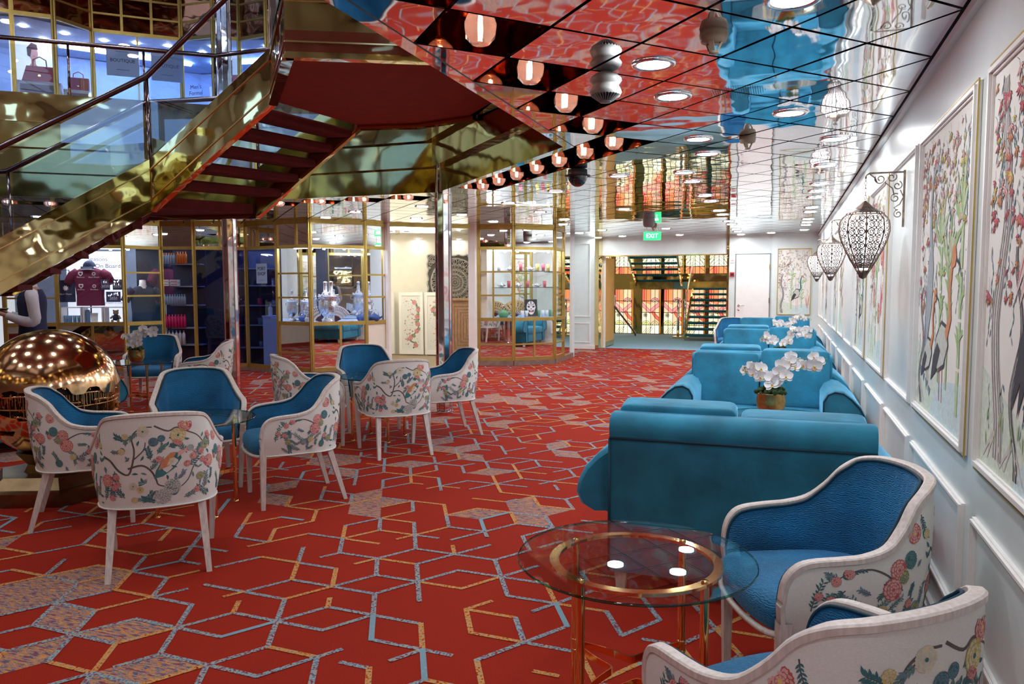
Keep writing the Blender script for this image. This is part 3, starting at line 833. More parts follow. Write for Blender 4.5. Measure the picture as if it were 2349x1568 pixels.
def shell_map(a, z, off):
    if abs(a) > abs(ARC[0]) - .03: return None
    lo = 0
    for i in range(NF - 1):
        if ARC[i] >= a >= ARC[i + 1]: lo = i; break
    f = (ARC[lo] - a) / max(1e-6, ARC[lo] - ARC[lo + 1])
    zt = FULL[lo].z * (1 - f) + FULL[lo + 1].z * f - .012
    v = (z - ZB) / (zt - ZB)
    if v > .95 or v < .02: return None
    return shell_pt(lo, v, off).lerp(shell_pt(lo + 1, v, off), f)

def chair_print(mb):
    pr = Print(mb, shell_map)
    V = lambda a, b_: (a, b_)
    # coordinates: x = arc length seen from behind (left negative), z = height
    S = -1.0       # seen from behind, the chair's x>0 side is on the left
    class Q(Print): pass
    q = Print(mb, lambda x, y, off: shell_map(S * x * -1, y, off))
    q.bird(.03, .545, .95)
    bough(q, [(-.24, .62), (-.20, .60), (-.16, .55), (-.12, .53), (-.10, .58), (-.09, .65), (-.10, .72), (-.06, .76), (-.01, .765)], .011, .006)
    bough(q, [(-.12, .56), (-.06, .575), (-.02, .545), (.0, .50), (.01, .47), (.05, .45), (-.01, .43), (-.02, .39)], .010, .004)
    bough(q, [(.0, .77), (.06, .74), (.10, .755), (.15, .73), (.20, .70), (.24, .64)], .008, .005)
    bough(q, [(-.10, .60), (-.05, .65), (-.04, .69)], .007, .004)
    bough(q, [(.05, .45), (.09, .44), (.14, .48), (.17, .55), (.2, .58)], .006, .004)
    for x, y, r_, c in ((.14, .765, .042, ('p_rose', 'p_pink')), (.105, .715, .045, ('p_yellow', 'p_cream')), (-.05, .745, .034, ('p_cream', 'p_pale')), (-.005, .69, .028, ('p_leaf', 'p_blue')), (.03, .705, .022, ('p_leaf', 'p_blue')),
                        (.17, .60, .022, ('p_rose', 'p_pink')), (.14, .565, .020, ('p_rose', 'p_pink')), (.20, .49, .026, ('p_leaf2', 'p_yellow')), (-.22, .50, .040, ('p_rose', 'p_pink')), (-.10, .47, .024, ('p_cream', 'p_pale')), (-.07, .45, .022, ('p_cream', 'p_yellow')),
                        (.255, .56, .040, ('p_rose', 'p_pink')), (.235, .65, .030, ('p_yellow', 'p_leaf2')), (-.30, .44, .030, ('p_leaf2', 'p_yellow')), (-.33, .68, .04, ('p_rose', 'p_pink')), (.33, .68, .035, ('p_rose', 'p_pink'))):
        q.flower(x, y, r_ * .84, c[0], c[1], 8, 'p_gold' if c[0] == 'p_rose' else 'p_leaf')
    q.hydra(.07, .455, .040); q.hydra(.025, .405, .042)
    for x, y, a, l in ((.14, .62, 2.0, .08), (.19, .64, .4, .09), (.14, .55, .6, .10), (-.18, .55, -1.6, .07), (-.19, .47, -1.9, .06), (-.02, .60, 1.6, .06), (.01, .63, .8, .05), (.18, .45, -1.0, .08), (.22, .42, 1.2, .08), (-.14, .41, 2.1, .07), (-.06, .38, .7, .07), (.0, .38, 2.6, .06), (-.24, .40, 1.2, .09), (.12, .39, .3, .07), (-.13, .70, 2.5, .05), (.06, .66, .2, .05)):
        q.sprig(x, y, a, l, 8, R.choice(('p_leaf', 'p_leaf2')), [(8, ('p_rose', 'p_pink'))] if R.random() < .5 else None, .020)
    for k in range(22):
        q.sprig(R.uniform(-.34, .34), R.uniform(.38, .74), R.uniform(0, 6.28), R.uniform(.04, .07), 8, R.choice(('p_leaf', 'p_leaf2', 'p_blue')), [(8, R.choice((('p_rose', 'p_pink'), ('p_yellow', 'p_cream'))))] if R.random() < .4 else None, .015)
    for k in range(46):
        q.leaf(R.uniform(-.3, .3), R.uniform(.37, .78), R.uniform(0, 6.28), .030, .012, R.choice(('p_leaf', 'p_leaf', 'p_leaf2', 'p_blue')), 1)
    # both arm sides
    for sgn in (-1, 1):
        s_ = Print(mb, lambda x, y, off, sgn=sgn: shell_map(sgn * x, y, off))
        bough(s_, [(.40, .52), (.44, .56), (.50, .585), (.56, .58), (.64, .595)], .008, .004)
        for x, y, r_, c in ((.40, .575, .042, ('p_rose', 'p_pink')), (.42, .515, .046, ('p_rose', 'p_pink')), (.345, .60, .036, ('p_leaf', 'p_leaf2')), (.375, .55, .03, ('p_yellow', 'p_leaf2')), (.57, .575, .022, ('p_rose', 'p_pink')), (.61, .55, .020, ('p_rose', 'p_pink')), (.60, .44, .024, ('p_leaf2', 'p_yellow')), (.50, .43, .022, ('p_blue', 'p_grey')), (.45, .445, .024, ('p_cream', 'p_yellow')), (.36, .41, .03, ('p_leaf', 'p_leaf2')), (.66, .50, .018, ('p_rose', 'p_pink'))):
            s_.flower(x, y, r_ * .85, c[0], c[1], 7)
        for k in range(16): s_.sprig(R.uniform(.34, .66), R.uniform(.38, .58), R.uniform(0, 6.28), R.uniform(.04, .07), 8, R.choice(('p_leaf', 'p_leaf2', 'p_blue')), None, .014)
        for x, y, a, l in ((.60, .56, 2.6, .08), (.56, .57, .9, .06), (.58, .52, -.7, .07), (.60, .44, 1.0, .07), (.60, .43, -2.0, .06), (.48, .43, .5, .10), (.48, .42, 2.0, .07), (.68, .45, 1.7, .10), (.52, .38, .3, .07), (.36, .42, 1.9, .06)):
            s_.sprig(x, y, a, l, 8, R.choice(('p_leaf', 'p_leaf2')), [(6, ('p_rose', 'p_pink'))] if R.random() < .4 else None, .019)

def make_chair():
    t = thing('armchair', 'x', 'chair')
    # outer printed cover
    o = MB()
    rows = [[shell_pt(i, v / 8) for i in range(NF)] for v in range(9)]
    o.grid(rows, 'fabric_ivory', flip=True)
    chair_print(o)
    o.tube([shell_pt(i, 0.0, .003) for i in range(2, NF - 2)], .0045, 'fabric_ivory', 5)
    o.build('cover', t)
    # velvet lining
    inn = MB(); rows = []
    for k in range(7):
        v = k / 6; row = []
        for i in range(NF):
            top = FULL[i] - NRM[i] * .040; top.z = FULL[i].z - .008
            lowz = .40
            low = Vector((top.x * .95, top.y * (.96 if top.y > 0 else .90), lowz))
            if top.z < lowz + .01: low.z = top.z - .005
            p = low.lerp(top, v) - NRM[i] * .012 * math.sin(PI * v)
            row.append(p)
        rows.append(row)
    inn.grid(rows, 'velvet_chair'); pp = MB(); pp.tube([FULL[i] - NRM[i] * .041 + Vector((0, 0, -.004)) for i in range(2, NF - 2)], .005, 'velvet_piping', 5)
    # front ends of the arms
    pp.build('piping', inn.build('backrest', t))
    # seat cushion
    s = MB(); out = []
    for a, b_ in ((-.245, .22), (-.225, .285), (-.12, .315), (0, .322), (.12, .315), (.225, .285), (.245, .22), (.255, .05), (.245, -.10), (.19, -.19), (.08, -.225), (-.08, -.225), (-.19, -.19), (-.245, -.10), (-.255, .05)): out.append((a, b_, 0))
    out = catmull(out, 3, True)
    rows = []
    for k, z in ((.93, .352), (1.0, .368), (1.025, .40), (1.01, .432), (.95, .452), (.80, .463), (.5, .470), (.0, .472)):
        rows.append([Vector((p.x * k, (p.y - .03) * k + .03, z)) for p in out])
    s.grid(rows, 'velvet_chair', True); s.build('seat', t)
    # bent wood frame along the top edge
    w = MB(); G = []
    for i in range(NF):
        a = FULL[max(i - 1, 0)]; b_ = FULL[min(i + 1, NF - 1)]; tg = (b_ - a).normalized(); sd = NRM[i]; up = tg.cross(sd); up.normalize()
        if up.z < 0 or (abs(up.z) < .3 and up.y < 0 and FULL[i].y > .2): up = -up
        p = FULL[i] - sd * .013; hw = .018; hh = .009
        c = [(-hw, -hh), (-hw, hh * .6), (-hw * .7, hh), (hw * .7, hh), (hw, hh * .6), (hw, -hh)]
        G.append([p + sd * x + up * y for x, y in c])
    w.grid(G, 'wood_pale', True, False)
    w.tube([Vector((p.x * 1.02, p.y * 1.02 - .0, .352)) for p in out], .011, 'wood_pale', 6, True)
    w.build('frame', t)
    for sx in (-1, 1):
        l = MB()
        def post(a, b_, wa, wb):
            a = Vector(a); b_ = Vector(b_)
            pts = []
            for p, k in ((a, wa), (b_, wb)):
                pts.append([p + Vector((dx * k, dy * k, 0)) for dx, dy in ((-1, -1), (1, -1), (1, 1), (-1, 1))])
            l.grid(pts, 'wood_pale', True, False); l.poly(pts[1], 'wood_pale')
        post((sx * .270, .258, .405), (sx * .250, .262, 0), .020, .013)
        l.build('leg', t)
        l = MB(); post((sx * .205, -.185, .36), (sx * .232, -.285, 0), .020, .013); l.build('leg', t)
    return t
CH = make_chair()
TB1 = 'chairs round the left front glass table'; TB2 = 'chairs round the middle glass table'; TB3 = 'chairs round the far left table'; TB0 = 'chairs by the right front glass table'
def rad(fx, fy): return math.atan2(fy, fx) - PI / 2
chairs = [
    ((.155, 2.83), (-.93, -.38), 'blue velvet armchair facing left against the white wall, beside the nearest glass table', TB0),
    ((.09, 1.85), (-.707, .707), 'armchair cut off by the bottom right corner, seen from behind over its floral back', TB0),
    ((-3.11, 3.155), (-.665, .747), 'floral-backed armchair with its back turned to us, nearest on the left side of the carpet', TB1),
    ((-4.13, 3.60), (.72, .69), 'armchair at the left edge just in front of the brass globe', TB1),
    ((-4.05, 4.50), (.72, -.69), 'armchair facing us across the left front table, teal back framed in pale wood', TB1),
    ((-3.17, 4.43), (-.67, -.74), 'armchair in side view facing left, right of the left front glass table', TB1),
    ((-3.20, 5.94), (-.717, .697), 'floral-backed armchair with its back to us in the middle group, birds on its back', TB2),
    ((-4.12, 5.96), (.68, .73), 'armchair on the left of the middle group, mostly behind another chair', TB2),
    ((-4.02, 6.88), (.70, -.71), 'armchair of the middle group whose teal back faces us', TB2),
    ((-3.12, 6.84), (-.73, -.68), 'armchair nearest the octagonal steel column, facing left', TB2),
    ((-7.35, 7.45), (.55, -.83), 'armchair behind the potted orchid at the far left, facing us', TB3),
    ((-6.22, 7.05), (-.80, -.60), 'armchair with a branch print on its side, beside the left steel column', TB3),
    ((-.92, 14.75), (.0, -1), 'farthest armchair, blue back left of the last sofa', 'armchairs at the end of the sofa row'),
]
for i, ((x, y), f, lab, g) in enumerate(chairs):
    if i == 0: CH.location = (x, y, 0); CH.rotation_euler = (0, 0, rad(*f)); CH['label'] = lab; CH['group'] = g
    else: dup(CH, (x, y, 0), rad(*f), lab, g)

# ------------------------------------------------------------------ glass tables
def make_table():
    t = thing('glass_table', 'x', 'table'); RR = .375; H = .60
    g = MB(); prof = [(0, H - .009), (RR - .003, H - .009)]; g.lathe(prof, 64, 'glass_table'); g.lathe([(RR - .003, H), (0, H)], 64, 'glass_table')
    g.lathe([(RR - .003, H - .009), (RR, H - .006), (RR, H - .003), (RR - .003, H)], 64, 'glass_edge')
    g.build('glass_top', t)
    b = MB(); b.lathe([(.242, H - .022), (.272, H - .022), (.272, H - .012), (.242, H - .012), (.242, H - .022)], 56, 'brass_tube', smooth=False); b.build('ring', t)
    for k in range(4):
        a = PI / 4 + k * PI / 2 + .05; x, y = .257 * math.cos(a), .257 * math.sin(a)
        l = MB(); l.lathe([(.0135, H - .022), (.0135, .0)], 12, 'brass_tube', c=(x, y, 0)); l.lathe([(.019, 0), (.019, .008), (.0135, .012)], 12, 'brass_tube', c=(x, y, 0))
        for z in (.205, .24): l.lathe([(.0135, z - .004), (.0175, z), (.0135, z + .004)], 12, 'brass_tube', c=(x, y, 0))
        l.lathe([(0, H - .0065), (.011, H - .0065), (.011, H - .012)], 10, 'brass_tube', c=(x, y, 0))
        l.build('leg', t)
        s = MB(); a2 = a + PI / 2; p = Vector((x, y, .223)); q = Vector((.257 * math.cos(a2), .257 * math.sin(a2), .223))
        G = [];
        for j in range(13):
            u = j / 12; m_ = p.lerp(q, u); m_ -= Vector((m_.x, m_.y, 0)).normalized() * .11 * math.sin(PI * u)
            n = Vector((m_.x, m_.y, 0)).normalized()
            G.append([m_ + n * .003 + Vector((0, 0, -.012)), m_ + n * .003 + Vector((0, 0, .012)), m_ - n * .003 + Vector((0, 0, .012)), m_ - n * .003 + Vector((0, 0, -.012))])
        s.grid(G, 'brass_tube', True, False); s.build('stretcher', t)
    return t
T = make_table()
tabs = [((-.43, 2.375), .25, 'round glass table with brass ring in the bottom right foreground', 'round glass tables among armchairs'),
        ((-3.58, 3.95), .3, 'round glass table in the middle of the four front left armchairs', 'round glass tables among armchairs'),
        ((-3.62, 6.40), .0, 'round glass table almost hidden by the middle group of chairs', 'round glass tables among armchairs'),
        ((-6.85, 6.70), .3, 'round glass table carrying an orchid near the brass globe', 'round glass tables among armchairs'),
        ((-.02, 5.22), .1, 'round glass table carrying the nearest orchid between two sofas', 'round glass tables between sofas'),
        ((-.02, 8.80), .1, 'round glass table under the second orchid between sofas', 'round glass tables between sofas'),
        ((-.02, 12.38), .1, 'round glass table under the farthest orchid between sofas', 'round glass tables between sofas')]
for i, ((x, y), rz, lab, g) in enumerate(tabs):
    if i == 0: T.location = (x, y, 0); T.rotation_euler = (0, 0, rz); T['label'] = lab; T['group'] = g
    else: dup(T, (x, y, 0), rz, lab, g)

# ------------------------------------------------------------------ sofas; local: back plane at y=0, faces +y, x centred
def cushion(mb, x0, x1, y0, y1, z0, z1, m, r=.05, pil=.02, M=None, axis='z'):
    """soft box: superellipsoid-like pillow"""
    cx, cy_, cz = (x0 + x1) / 2, (y0 + y1) / 2, (z0 + z1) / 2; hx, hy, hz = (x1 - x0) / 2, (y1 - y0) / 2, (z1 - z0) / 2
    nu, nv = 32, 14; G = []
    for i in range(nv + 1):
        a = -PI / 2 + PI * i / nv; row = []
        for j in range(nu):
            b_ = 2 * PI * j / nu
            def sp(v, e): return math.copysign(abs(v) ** e, v)
            e = .14
            ca_, sa_ = sp(math.cos(a), e), sp(math.sin(a), e); cb, sb = sp(math.cos(b_), e), sp(math.sin(b_), e)
            x, y, z = ca_ * cb, ca_ * sb, sa_
            if axis == 'z': z *= 1 + pil * (1 - x * x) * (1 - y * y) * 8
            else: y *= 1 + pil * (1 - x * x) * (1 - z * z) * 8
            p = Vector((cx + hx * x, cy_ + hy * y, cz + hz * z))
            row.append(M @ p if M else p)
        G.append(row)
    mb.grid(G, m, True)
def make_sofa():
    t = thing('sofa', 'x', 'sofa'); W = .57
    b = MB()
    # back board with rounded top roll
    prof = [(.015, .10), (.0, .14), (.0, .74), (-.012, .765), (-.018, .80), (-.008, .835), (.03, .86), (.09, .86), (.125, .84), (.135, .80), (.15, .40), (.16, .12), (.015, .10)]
    G = [[Vector((x, y, z)) for y, z in prof] for x in (-W + .0, -W + .01, W - .01, W)]
    for k in (0, 3): G[k] = [Vector((p.x, .07 + (p.y - .07) * .93, .45 + (p.z - .45) * .985)) for p in G[k]]
    b.grid(G, 'velvet_sofa', smooth=True)
    for k in (0, 3): b.poly(G[k], 'velvet_sofa')
    bkr = b.build('backrest', t)
    p = MB(); p.tube([(-W, -.006, .745), (W, -.006, .745)], .007, 'velvet_piping', 6)
    p.tube([(-W, -.002, .11), (-W, -.004, .74)], .006, 'velvet_piping', 6); p.tube([(W, -.002, .11), (W, -.004, .74)], .006, 'velvet_piping', 6); p.build('piping', bkr)
    # rolled arms
    for sx in (-1, 1):
        a = MB(); G = []
        sec = [(.0, .10), (.0, .45), (.0, .60), (.03, .655), (.08, .68), (.14, .67), (.20, .625), (.26, .56), (.295, .49), (.305, .43), (.28, .375), (.22, .345), (.16, .35), (.12, .34), (.11, .10)]
        for y, k in ((.145, .9), (.16, .98), (.20, 1.0), (.5, 1.0), (.86, 1.0), (.92, .985), (.93, .95)):
            G.append([Vector((sx * (W - .10 + (.06 + (x - .06) * k)), y, .42 + (z - .42) * (k if z > .42 else 1) )) for x, z in sec])
        if sx < 0: a.grid(G, 'velvet_sofa', True, flip=True)
        else: a.grid(G, 'velvet_sofa', True)
        a.poly(G[0], 'velvet_sofa'); a.poly(G[-1], 'velvet_sofa')
        ao = a.build('arm', t); a = MB(); a.tube([v + Vector((0, .004, 0)) for v in G[-1]], .006, 'velvet_piping', 5, True); a.build('piping', ao)
    s = MB(); s.box(-.50, .50, .10, .92, .10, .30, 'velvet_sofa'); s.build('base', t, bevel=.02)
    for sx in (-1, 1):
        c = MB(); x0, x1 = (.004, .495) if sx > 0 else (-.495, -.004)
        cushion(c, x0, x1, .14, .94, .29, .44, 'velvet_sofa'); c.build('seat_cushion', t)
        c = MB(); M = Matrix.Translation((0, .15, .42)) @ Matrix.Rotation(math.radians(8), 4, 'X')
        xa, xb = (.006, .545) if sx > 0 else (-.545, -.006)
        cushion(c, xa, xb, 0, .15, 0, .475 - (.03 if sx > 0 else 0), 'velvet_sofa', M=M, axis='y', pil=.012); 
        c.build('back_cushion', t)
        for y in (.06, .86):
            l = MB(); x = sx * .52; l.grid([[(x - .03, y - .03, .11), (x + .03, y - .03, .11), (x + .03, y + .03, .11), (x - .03, y + .03, .11)], [(x - .02, y - .02, 0), (x + .02, y - .02, 0), (x + .02, y + .02, 0), (x - .02, y + .02, 0)]], 'wood_pale', True, False); l.build('leg', t)
    return t
S = make_sofa()
sofas = [((-.19, 3.5), 0, 'nearest teal velvet sofa, its plain back turned to us'),
         ((-.19, 6.98), PI, 'teal velvet sofa facing us behind the nearest orchid'),
         ((-.19, 7.12), 0, 'teal velvet sofa backing onto the one behind the nearest orchid'),
         ((-.19, 10.55), PI, 'teal velvet sofa facing us behind the second orchid'),
         ((-.19, 10.70), 0, 'teal velvet sofa backing onto the one behind the second orchid'),
         ((-.17, 14.15), PI, 'farthest teal velvet sofa, facing us before the white door'),
         ((-7.05, 5.35), math.atan2(-.45, .89) - PI / 2, 'teal sofa hidden behind the brass globe except for one rolled arm')]
for i, ((x, y), rz, lab) in enumerate(sofas):
    if i == 0: S.location = (x, y, 0); S['label'] = lab; S['group'] = 'sofas in a row along the right wall'
    else: dup(S, (x, y, 0), rz, lab, 'sofas in a row along the right wall' if x > -2 else 'sofa by the globe')

# ------------------------------------------------------------------ potted orchids
def petal(mb, M, l, w, m, cup=.15, n=6):
    G = []
    for i in range(n + 1):
        u = i / n; hw = w / 2 * (math.sin(PI * min(1, u * .92 + .06)) ** .65); row = []
        for j in range(5):
            v = (j - 2) / 2; row.append(M @ Vector((u * l, v * hw, cup * l * (u * u) + .25 * hw * v * v)))
        G.append(row)
    mb.grid(G, m)
mat('petal_white', (0.86, 0.84, 0.86), 0.5, var=0.03)
mat('moss', (0.03, 0.07, 0.02), 0.9, var=0.5, vscale=40)
mat('stem_green', (0.14, 0.24, 0.05), 0.6)
def flower_mesh():
    b = MB()
    for k in range(3): petal(b, Matrix.Rotation(PI / 2 + k * 2 * PI / 3, 4, 'Z'), .040, .030, 'petal_white')
    for s_ in (-1, 1): petal(b, Matrix.Rotation(PI / 2 + s_ * PI * .36, 4, 'Z') @ Matrix.Translation((0, 0, .003)), .043, .048, 'petal_white', .1)
    petal(b, Matrix.Translation((0, -.002, .004)) @ Matrix.Rotation(-PI / 2, 4, 'Z'), .018, .014, 'p_gold', .6); b.ball((0, 0, .007), .005, 'p_gold', 8, 5); petal(b, Matrix.Translation((0, -.004, .012)) @ Matrix.Rotation(-PI / 2, 4, 'Z'), .009, .006, 'p_rose', .6)
    return b.mesh('flower')
FM = flower_mesh()
def make_orchid(seed, spread=1.0, tall=1.0):
    r = random.Random(seed); t = thing('potted_orchid', 'x', 'potted plant')
    b = MB(); b.lathe([(0, .0), (.055, 0), (.066, .008), (.085, .05), (.089, .085), (.083, .125), (.086, .131), (.082, .133), (.077, .12), (.077, .11), (0, .105)], 36, 'pot_gold')
    for k in range(34):
        a = 2 * PI * k / 34; b.ball((.0845 * math.cos(a), .0845 * math.sin(a), .052), .0022, 'pot_gold', 5, 3)
    b.build('pot', t)
    m = MB()
    for k in range(70):
        a = r.uniform(0, 2 * PI); q = math.sqrt(r.random()) * .088; m.ball((q * math.cos(a), q * math.sin(a), .135 + .05 * (1 - (q / .09) ** 2) * r.random()), r.uniform(.010, .019), 'moss', 6, 4)
    m.build('moss', t)
    stems = [[(.0, 0, .13), (.03, 0, .22), (.08, .0, .30), (.15, 0, .345), (.22, 0, .35), (.29, 0, .33)], [(-.01, 0, .13), (-.03, .01, .2), (-.07, .02, .25), (-.12, .02, .275), (-.16, .03, .27)], [(.01, -.01, .13), (.02, -.04, .2), (.05, -.05, .25), (.07, -.05, .22)]]
    for st in stems:
        s = MB(); cv = catmull([(a * spread, b_, .13 + (c - .13) * tall) for a, b_, c in st], 5); s.tube(cv, .0028, 'stem_green', 6)
        e = cv[-1]
        for k in range(4):
            s.ball((e.x + .012 * k * (1 if e.x > 0 else -1), e.y, e.z + r.uniform(-.02, .02)), .007 - .001 * k, 'stem_green', 7, 5)
        so = s.build('stem', t)
        for k in range(6 if len(st) < 5 else (14 if len(st) == 6 else 10)):
            p = cv[int(len(cv) * (.35 + .6 * k / 14)) if len(st) == 6 else min(len(cv) - 1, int(len(cv) * (.4 + .06 * k)))]
            o = bpy.data.objects.new('flower', FM); COL.objects.link(o); o.parent = so
            o.location = (p.x + r.uniform(-.03, .03), p.y + r.uniform(-.035, .02), p.z + r.uniform(-.045, .035)); k_ = r.uniform(.85, 1.2); o.scale = (k_, k_, k_)
            o.rotation_euler = (PI / 2 + r.uniform(-.5, .3), r.uniform(-.5, .5), r.uniform(-.8, .8))
    return t
for (x, y, z, rz, lab, sd, sp) in ((-.075, 5.33, .6015, .05, 'white orchid in hammered gold bowl on the table before the second sofa', 1, 1.0), (-.04, 8.80, .6015, .1, 'white orchid whose flowers show above the second pair of sofas', 2, 1.1),
                                   (.02, 12.36, .6015, .0, 'farthest white orchid, near the white door end of the sofa row', 3, 1.1), (-6.85, 6.68, .6015, .35, 'white orchid in gold bowl on the far left table by the globe', 4, .8)):
    o = make_orchid(sd, sp, 1.0); o.location = (x, y, z); o.rotation_euler = (0, 0, rz); o['label'] = lab; o['group'] = 'orchids in gold bowls'
    if sd == 1: o.scale = (1.06, 1.06, 1.06)

# ------------------------------------------------------------------ wall lanterns
def lan_r(z):
    K = [(-.445, .010), (-.42, .022), (-.38, .045), (-.33, .073), (-.27, .103), (-.22, .123), (-.17, .134), (-.12, .130), (-.09, .112), (-.075, .094)]
    for (a, ra), (b_, rb) in zip(K, K[1:]):
        if a <= z <= b_:
            t = (z - a) / (b_ - a); t = t * t * (3 - 2 * t) * .4 + t * .6; return ra + (rb - ra) * t
    return K[0][1] if z < K[0][0] else K[-1][1]
def make_lantern():
    t = thing('wall_lantern', 'x', 'lantern')       # origin at the hook
    br = MB(); X = .20
    br.bar((X, 0, -.31), (X, 0, .01), .012, .012, 'bracket_metal', up=(0, 1, 0)); br.tube([(X, 0, 0), (.02, 0, .0), (.0, 0, -.01), (0, 0, -.03)], .0055, 'bracket_metal', 6)
    def scroll(cx, cz, r0, a0, turns, s_=1):
        return [(cx + (r0 * (1 - .75 * k / 30)) * math.cos(a0 + s_ * turns * 2 * PI * k / 30), 0, cz + (r0 * (1 - .75 * k / 30)) * math.sin(a0 + s_ * turns * 2 * PI * k / 30)) for k in range(31)]
    for args in ((.075, -.035, .030, 2.6, 1.3, 1), (.135, -.028, .026, .6, 1.2, -1), (.165, -.075, .026, 1.2, 1.2, -1), (.155, -.145, .027, 1.0, 1.3, 1), (.172, -.235, .024, 1.6, 1.3, 1)): br.tube(scroll(*args), .0032, 'bracket_metal', 5)
    br.tube([(.02, 0, -.005), (.05, 0, -.03), (.06, 0, -.055)], .0032, 'bracket_metal', 5); br.tube([(.10, 0, -.055), (.14, 0, -.09), (.15, 0, -.13)], .0032, 'bracket_metal', 5); br.tube([(.18, 0, -.10), (.197, 0, -.14), (.18, 0, -.18), (.15, 0, -.20), (.165, 0, -.215)], .0032, 'bracket_metal', 5)
    br.build('bracket', t)
    ch = MB()
    for k in range(6):
        c = (0, 0, -.035 - k * .020); pts = []
        for j in range(10):
            a = 2 * PI * j / 10; v = (.006 * math.cos(a), 0, .013 * math.sin(a)) if k % 2 else (0, .006 * math.cos(a), .013 * math.sin(a)); pts.append((c[0] + v[0], c[1] + v[1], c[2] + v[2]))
        ch.tube(pts, .0016, 'bracket_metal', 4, True)
    ch.build('chain', t)
    Z0 = -.155; b = MB()
    b.lathe([(.004, Z0), (.018, Z0 - .012), (.06, Z0 - .048), (.098, Z0 - .070), (.100, Z0 - .074), (.092, Z0 - .075)], 16, 'lantern_metal', smooth=False)
    for k in range(16):
        a = 2 * PI * k / 16 + .2; b.ball((.099 * math.cos(a), .099 * math.sin(a), Z0 - .075), .005, 'lantern_metal', 5, 4)
    b.lathe([(.0, Z0 - .45), (.02, Z0 - .44), (.032, Z0 - .40), (.030, Z0 - .399)], 12, 'lantern_metal')
    b.build('cap', t)
    sh = MB()
    def smap(th, z, off): 
        r_ = lan_r(z) + off; return (r_ * math.cos(th), r_ * math.sin(th), Z0 + z)
    for k in range(8):
        a = 2 * PI * k / 8
        sh.tube([smap(a, -.075 - .365 * j / 18, .001) for j in range(19)], .0042, 'lantern_metal', 5)
    for z in (-.082, -.375, -.41): sh.tube([smap(2 * PI * j / 32, z, 0) for j in range(32)], .003, 'lantern_metal', 5, True)
    for k in range(8):
        am = 2 * PI * (k + .5) / 8
        pr = Print(sh, lambda x, y, off, am=am: smap(am + x * (PI / 8) * .98, y, .0005))
        wd = lambda z, w: w / max(.02, lan_r(z) * PI / 8)
        def arc(cx, cz, rx, a0, a1, w=.0062):
            pts = [(cx + rx * wd(cz, 1) * math.cos(a0 + (a1 - a0) * j / 9), cz + rx * math.sin(a0 + (a1 - a0) * j / 9)) for j in range(10)]
            k_ = wd(cz, 1); L = []
            for j in range(9):
                p, q = pts[j], pts[j + 1]; dx, dy = (q[0] - p[0]) / k_, q[1] - p[1]; l = math.hypot(dx, dy) or 1; nx, ny = -dy / l * w / 2, dx / l * w / 2
                pr.poly([(p[0] + nx * k_, p[1] + ny), (p[0] - nx * k_, p[1] - ny), (q[0] - nx * k_, q[1] - ny), (q[0] + nx * k_, q[1] + ny)], 'lantern_metal')
        z = -.088; row = 0
        while z > -.372:
            rz = lan_r(z) * PI / 8 * .40; h = max(.012, min(.022, rz * .95))
            zc = z - h
            for sx in (-1, 1):
                cx = sx * .5
                arc(cx, zc, h * .95, 0, 2 * PI * .99) if row % 2 == 0 else arc(cx, zc, h * .95, PI * (.2 if sx > 0 else 1.2), PI * (1.8 if sx > 0 else 2.8))
                arc(cx, zc, h * .42, 0, 2 * PI * .8)
                arc(sx * .02, zc, h * .8, -PI / 2 if sx > 0 else PI / 2, PI / 2 if sx > 0 else 1.5 * PI, .0055)
            pr.poly([(-.12, zc - h), (0, zc - h * 1.5), (.12, zc - h), (0, zc - h * .5)], 'lantern_metal')
            for sx in (-.93, .93): pr.poly([(sx - .08, zc), (sx, zc - h * .6), (sx + .08, zc), (sx, zc + h * .6)], 'lantern_metal')
            z -= 2 * h + .0015; row += 1
    sh.build('shade', t)
    g = MB(); g.lathe([(lan_r(-.08 - .34 * j / 16) - .007, Z0 - .08 - .34 * j / 16) for j in range(17)], 24, 'lantern_glow'); g.build('diffuser', t)
    return t
Ln = make_lantern()
for i, (y, lab) in enumerate(((4.90, 'nearest pierced metal wall lantern on the right wall'), (8.35, 'middle pierced metal wall lantern of the three'), (11.95, 'farthest and smallest-looking pierced metal wall lantern'))):
    loc = (.42, y, 2.09)
    if i == 0: Ln.location = loc; Ln['label'] = lab; Ln['group'] = 'pierced lanterns on the right wall'
    else: dup(Ln, loc, 0, lab, 'pierced lanterns on the right wall')

# ------------------------------------------------------------------ ceiling lamps
DL = [(0, -1), (-2, 1), (-2, 3), (0, 5), (-2, 7), (1, 8), (-2, 9), (1, 12), (-5, 12), (-3, 12), (-3, 14), (1, 16), (1, 18), (1, 20), (-3, 18), (-3, 20), (-7, 22), (-3, 24), (-3, 26), (1, 24), (1, 26), (-7, 28), (-3, 30), (-3, 32), (1, 30), (1, 32), (1, 34), (-3, 36), (-3, 38), (-3, 41), (-1, 40), (1, 38), (-7, 34), (-7, 40), (-11, 40), (-13, 41), (-11, 34), (-15, 18), (-19, 19), (-22, 21), (-18, 23), (-15, 22), (-11, 18), (-8, 15), (-11, 22), (-15, 26), (-11, 26), (-12, 29), (-13, 36), (-33, 12), (-35, 16), (-28, 17),
      (0, -5), (-2, -9), (0, -13), (-3, -16), (0, -19)]
t0 = thing('downlight', 'round recessed ceiling lamp', 'ceiling lamp', group='recessed round ceiling lamps')
b = MB(); b.lathe([(.103, -.001), (.101, -.008), (.094, -.012), (.078, -.009), (.076, -.004)], 28, 'steel_mirror'); b.build('rim', t0)
b = MB(); b.lathe([(.0, -.006), (.0765, -.006)], 28, 'lamp_white'); b.build('diffuser', t0)
DL.sort(key=lambda t: (t[1], t[0])); cd = {}
